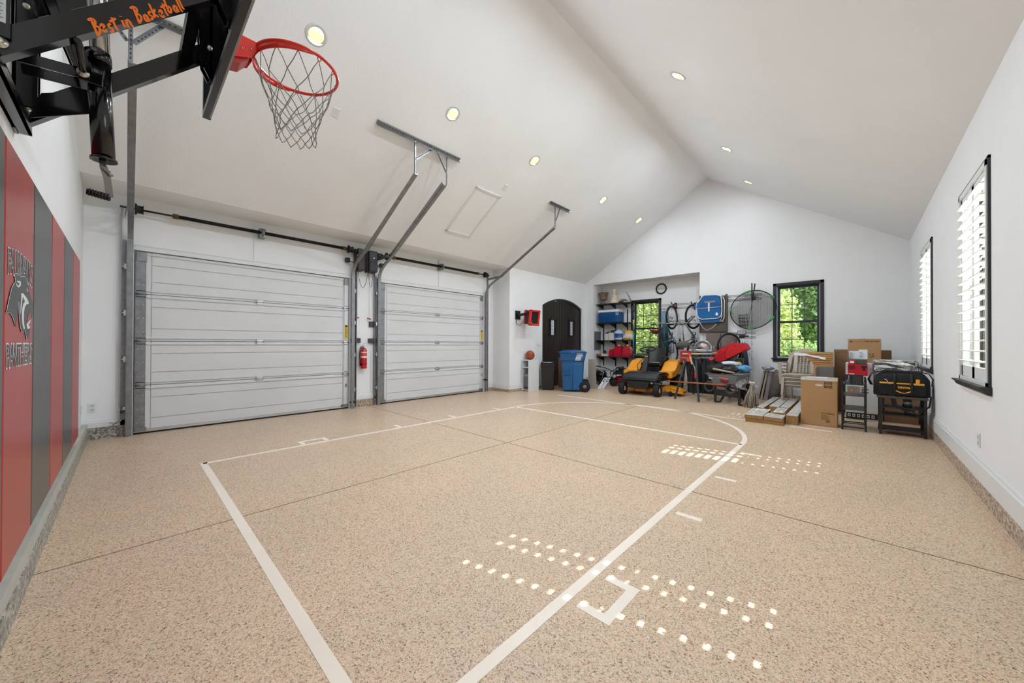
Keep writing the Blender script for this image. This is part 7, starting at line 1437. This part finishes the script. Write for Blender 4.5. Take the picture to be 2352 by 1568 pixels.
# ------------------------------------------------------------------ outdoors beyond the back windows
def leafmat(name, c1, c2, c3):
    m = bpy.data.materials.new(name); m.use_nodes = True; nt = m.node_tree; nt.nodes.clear(); o = nt.nodes.new('ShaderNodeOutputMaterial')
    t = nt.nodes.new('ShaderNodeTexCoord'); n = nt.nodes.new('ShaderNodeTexNoise'); n.inputs['Scale'].default_value = 5; n.inputs['Detail'].default_value = 8; n.inputs['Roughness'].default_value = .8
    r_ = nt.nodes.new('ShaderNodeValToRGB'); r_.color_ramp.elements[0].position = .36; r_.color_ramp.elements[0].color = hexc(c1)+(1,); r_.color_ramp.elements[1].position = .64; r_.color_ramp.elements[1].color = hexc(c3)+(1,)
    e = r_.color_ramp.elements.new(.5); e.color = hexc(c2)+(1,)
    nt.links.new(t.outputs['Object'], n.inputs['Vector']); nt.links.new(n.outputs['Fac'], r_.inputs[0])
    d = nt.nodes.new('ShaderNodeBsdfDiffuse'); tr = nt.nodes.new('ShaderNodeBsdfTranslucent'); mx = nt.nodes.new('ShaderNodeMixShader'); mx.inputs[0].default_value = .5
    nt.links.new(r_.outputs[0], d.inputs[0]); nt.links.new(r_.outputs[0], tr.inputs[0]); nt.links.new(d.outputs[0], mx.inputs[1]); nt.links.new(tr.outputs[0], mx.inputs[2]); nt.links.new(mx.outputs[0], o.inputs[0]); return m
BARK = mat('bark', '#4A3F34', .9, noise=.3, scale=6)
def tree(label, x, y, rx_, ry_, z0, z1, n, lm, seed, size=.09, cat='tree', group=None, trunk=True):
    rnd = random.Random(seed); t = thing('leafy_tree' if cat == 'tree' else 'tall_hedge', label, cat, (x, y, -.15), 0, group); V = []; F = []; cz = (z0+z1)/2; rz_ = (z1-z0)/2
    cl_ = [(rnd.uniform(-1, 1), rnd.uniform(-1, 1), rnd.uniform(-1, 1), rnd.uniform(.25, .5)) for _ in range(60)]
    for i in range(n):
        c = cl_[rnd.randrange(60)]; k = max(1e-3, math.sqrt(c[0]**2+c[1]**2+c[2]**2)); sc_ = min(1, .8/k) if k > .8 else 1
        while True:
            d = Vector((rnd.gauss(0, 1), rnd.gauss(0, 1), rnd.gauss(0, 1)))
            if d.length > .1: break
        d = d.normalized()*c[3]*(.75+.35*rnd.random()); p = Vector(((c[0]*sc_+d.x)*rx_, (c[1]*sc_+d.y)*ry_, (c[2]*sc_+d.z)*rz_ + cz + .15))
        if p.z < .05: continue
        a = Vector((rnd.gauss(0, 1), rnd.gauss(0, 1), rnd.gauss(0, 1))).normalized(); b = a.orthogonal().normalized(); s_ = size*(.6+.8*rnd.random()); j = len(V)
        V += [p-a*s_, p+b*s_*.45, p+a*s_, p-b*s_*.45]; F.append((j, j+1, j+2, j+3))
    me = bpy.data.meshes.new('foliage'); me.from_pydata(V, [], F); me.materials.append(lm); o = bpy.data.objects.new('foliage', me); C.collection.objects.link(o); o.parent = t; o['kind'] = 'stuff'
    if trunk:
        obj('trunk', MB().tube([(x, y, -.15), (x+.05, y, z0+.6), (x-.05, y+.05, cz)], [.18, .14, .05], 10), BARK, t)
        for k in range(5): a = k*1.3+seed; obj('branch', MB().tube([(x, y, z0+.3+.3*k), (x+rx_*.3*math.cos(a), y+ry_*.3*math.sin(a), cz), (x+rx_*.6*math.cos(a), y+ry_*.6*math.sin(a), cz+rz_*.4)], [.07, .05, .02], 7), BARK, t)
    return t
L1 = leafmat('leaf_lime', '#7A8848', '#C3CC7E', '#F6F4CC'); L2 = leafmat('leaf_green', '#4A6A3A', '#9AB46A', '#E0EAAA'); L3 = leafmat('leaf_deep', '#27432F', '#5C8058', '#A8C48C')  # palest lime tone mottles highlights into the leaf colour
tree('dense lime green hedge filling the alcove window', -6.3, 15.2, 2.6, 1.5, -.1, 5.0, 42000, L1, 1, .075, 'hedge', None, False)
tree('lime green tree beyond the left half of the right back window', -2.25, 14.8, .95, 1.0, -.1, 3.1, 14000, L1, 12, .075)
tree('mid green tree beyond the right half of the right back window', -.6, 18.0, 2.0, 1.8, .4, 6.6, 22000, L2, 3, .11)
tree('dark green tree farther back between the two lighter trees', -2.6, 24.0, 3.0, 2.5, .5, 7.0, 20000, L3, 4, .15)
tree('low dark green shrub at the foot of the trees', -.95, 14.3, 1.0, .7, -.1, 1.3, 8000, L2, 5, .07, 'shrub', None, False)
tree('broad green tree far behind the hedge', -8.5, 23.0, 4.0, 3.0, .5, 7.5, 16000, L2, 6, .16)
tree('large green tree at the far right beyond the back wall', 2.6, 21.0, 2.6, 2.2, .5, 7.0, 14000, L2, 7, .15)
ground = MB(); ground.box((-30, 10.9, -.30), (30, 60, -.15)).box((1.0, -30, -.30), (30, 10.9, -.15)); struct('lawn', ground, mat('lawn_green', '#7E9A4A', .95, noise=.2, scale=3))
# ------------------------------------------------------------------ pieces that were drawn together but can be picked apart become parts of their own
def split_pieces(o, new=None):
    me = o.data; n = len(me.vertices); p = list(range(n))
    def f(i):
        while p[i] != i: p[i] = p[p[i]]; i = p[i]
        return i
    for e in me.edges:
        a, b = f(e.vertices[0]), f(e.vertices[1])
        if a != b: p[a] = b
    bb = {}
    for i, v in enumerate(me.vertices):
        r_ = f(i); c = v.co
        if r_ not in bb: bb[r_] = [list(c), list(c)]
        else:
            for k in range(3): bb[r_][0][k] = min(bb[r_][0][k], c[k]); bb[r_][1][k] = max(bb[r_][1][k], c[k])
    keys = list(bb); q = {k: k for k in keys}
    def g_(k):
        while q[k] != k: k = q[k]
        return k
    for i, a in enumerate(keys):
        for b in keys[:i]:
            if all(bb[a][0][k] <= bb[b][1][k]+.003 and bb[b][0][k] <= bb[a][1][k]+.003 for k in range(3)):
                x, y = g_(a), g_(b)
                if x != y: q[x] = y
    roots = sorted({g_(k) for k in keys}); nm = new or o.name.split('.')[0]
    if len(roots) < 2: return
    grp = [g_(f(i)) for i in range(n)]
    for r_ in roots:
        idx = [i for i in range(n) if grp[i] == r_]; mp_ = {i: j for j, i in enumerate(idx)}; s_ = set(idx)
        F = [([mp_[v] for v in pl.vertices], pl.use_smooth, pl.material_index) for pl in me.polygons if pl.vertices[0] in s_]
        m2 = bpy.data.meshes.new(nm); m2.from_pydata([me.vertices[i].co[:] for i in idx], [], [x[0] for x in F])
        for pl, x in zip(m2.polygons, F): pl.use_smooth = x[1]; pl.material_index = x[2]
        for mt_ in me.materials: m2.materials.append(mt_)
        if r_ == roots[0]: o.data = m2; o.name = nm
        else: c = bpy.data.objects.new(nm, m2); C.collection.objects.link(c); c.parent = o.parent; c.location = o.location
for o in list(C.objects):
    k = o.name.split('.')[0]
    if o.type == 'MESH' and k in ('axle_housing', 'backboard_rib', 'fence', 'hour_marks', 'jamb', 'jamb_track', 'line_guide', 'net_hook', 'plank', 'rail_clip', 'receptacle', 'rivet', 'screw', 'strut', 'toggle', 'vent', 'wall_plate', 'yellow_trim', 'muntin', 'sign_print'): split_pieces(o, 'hour_mark' if k == 'hour_marks' else None)
    if k == 'slot': o['kind'] = 'stuff'
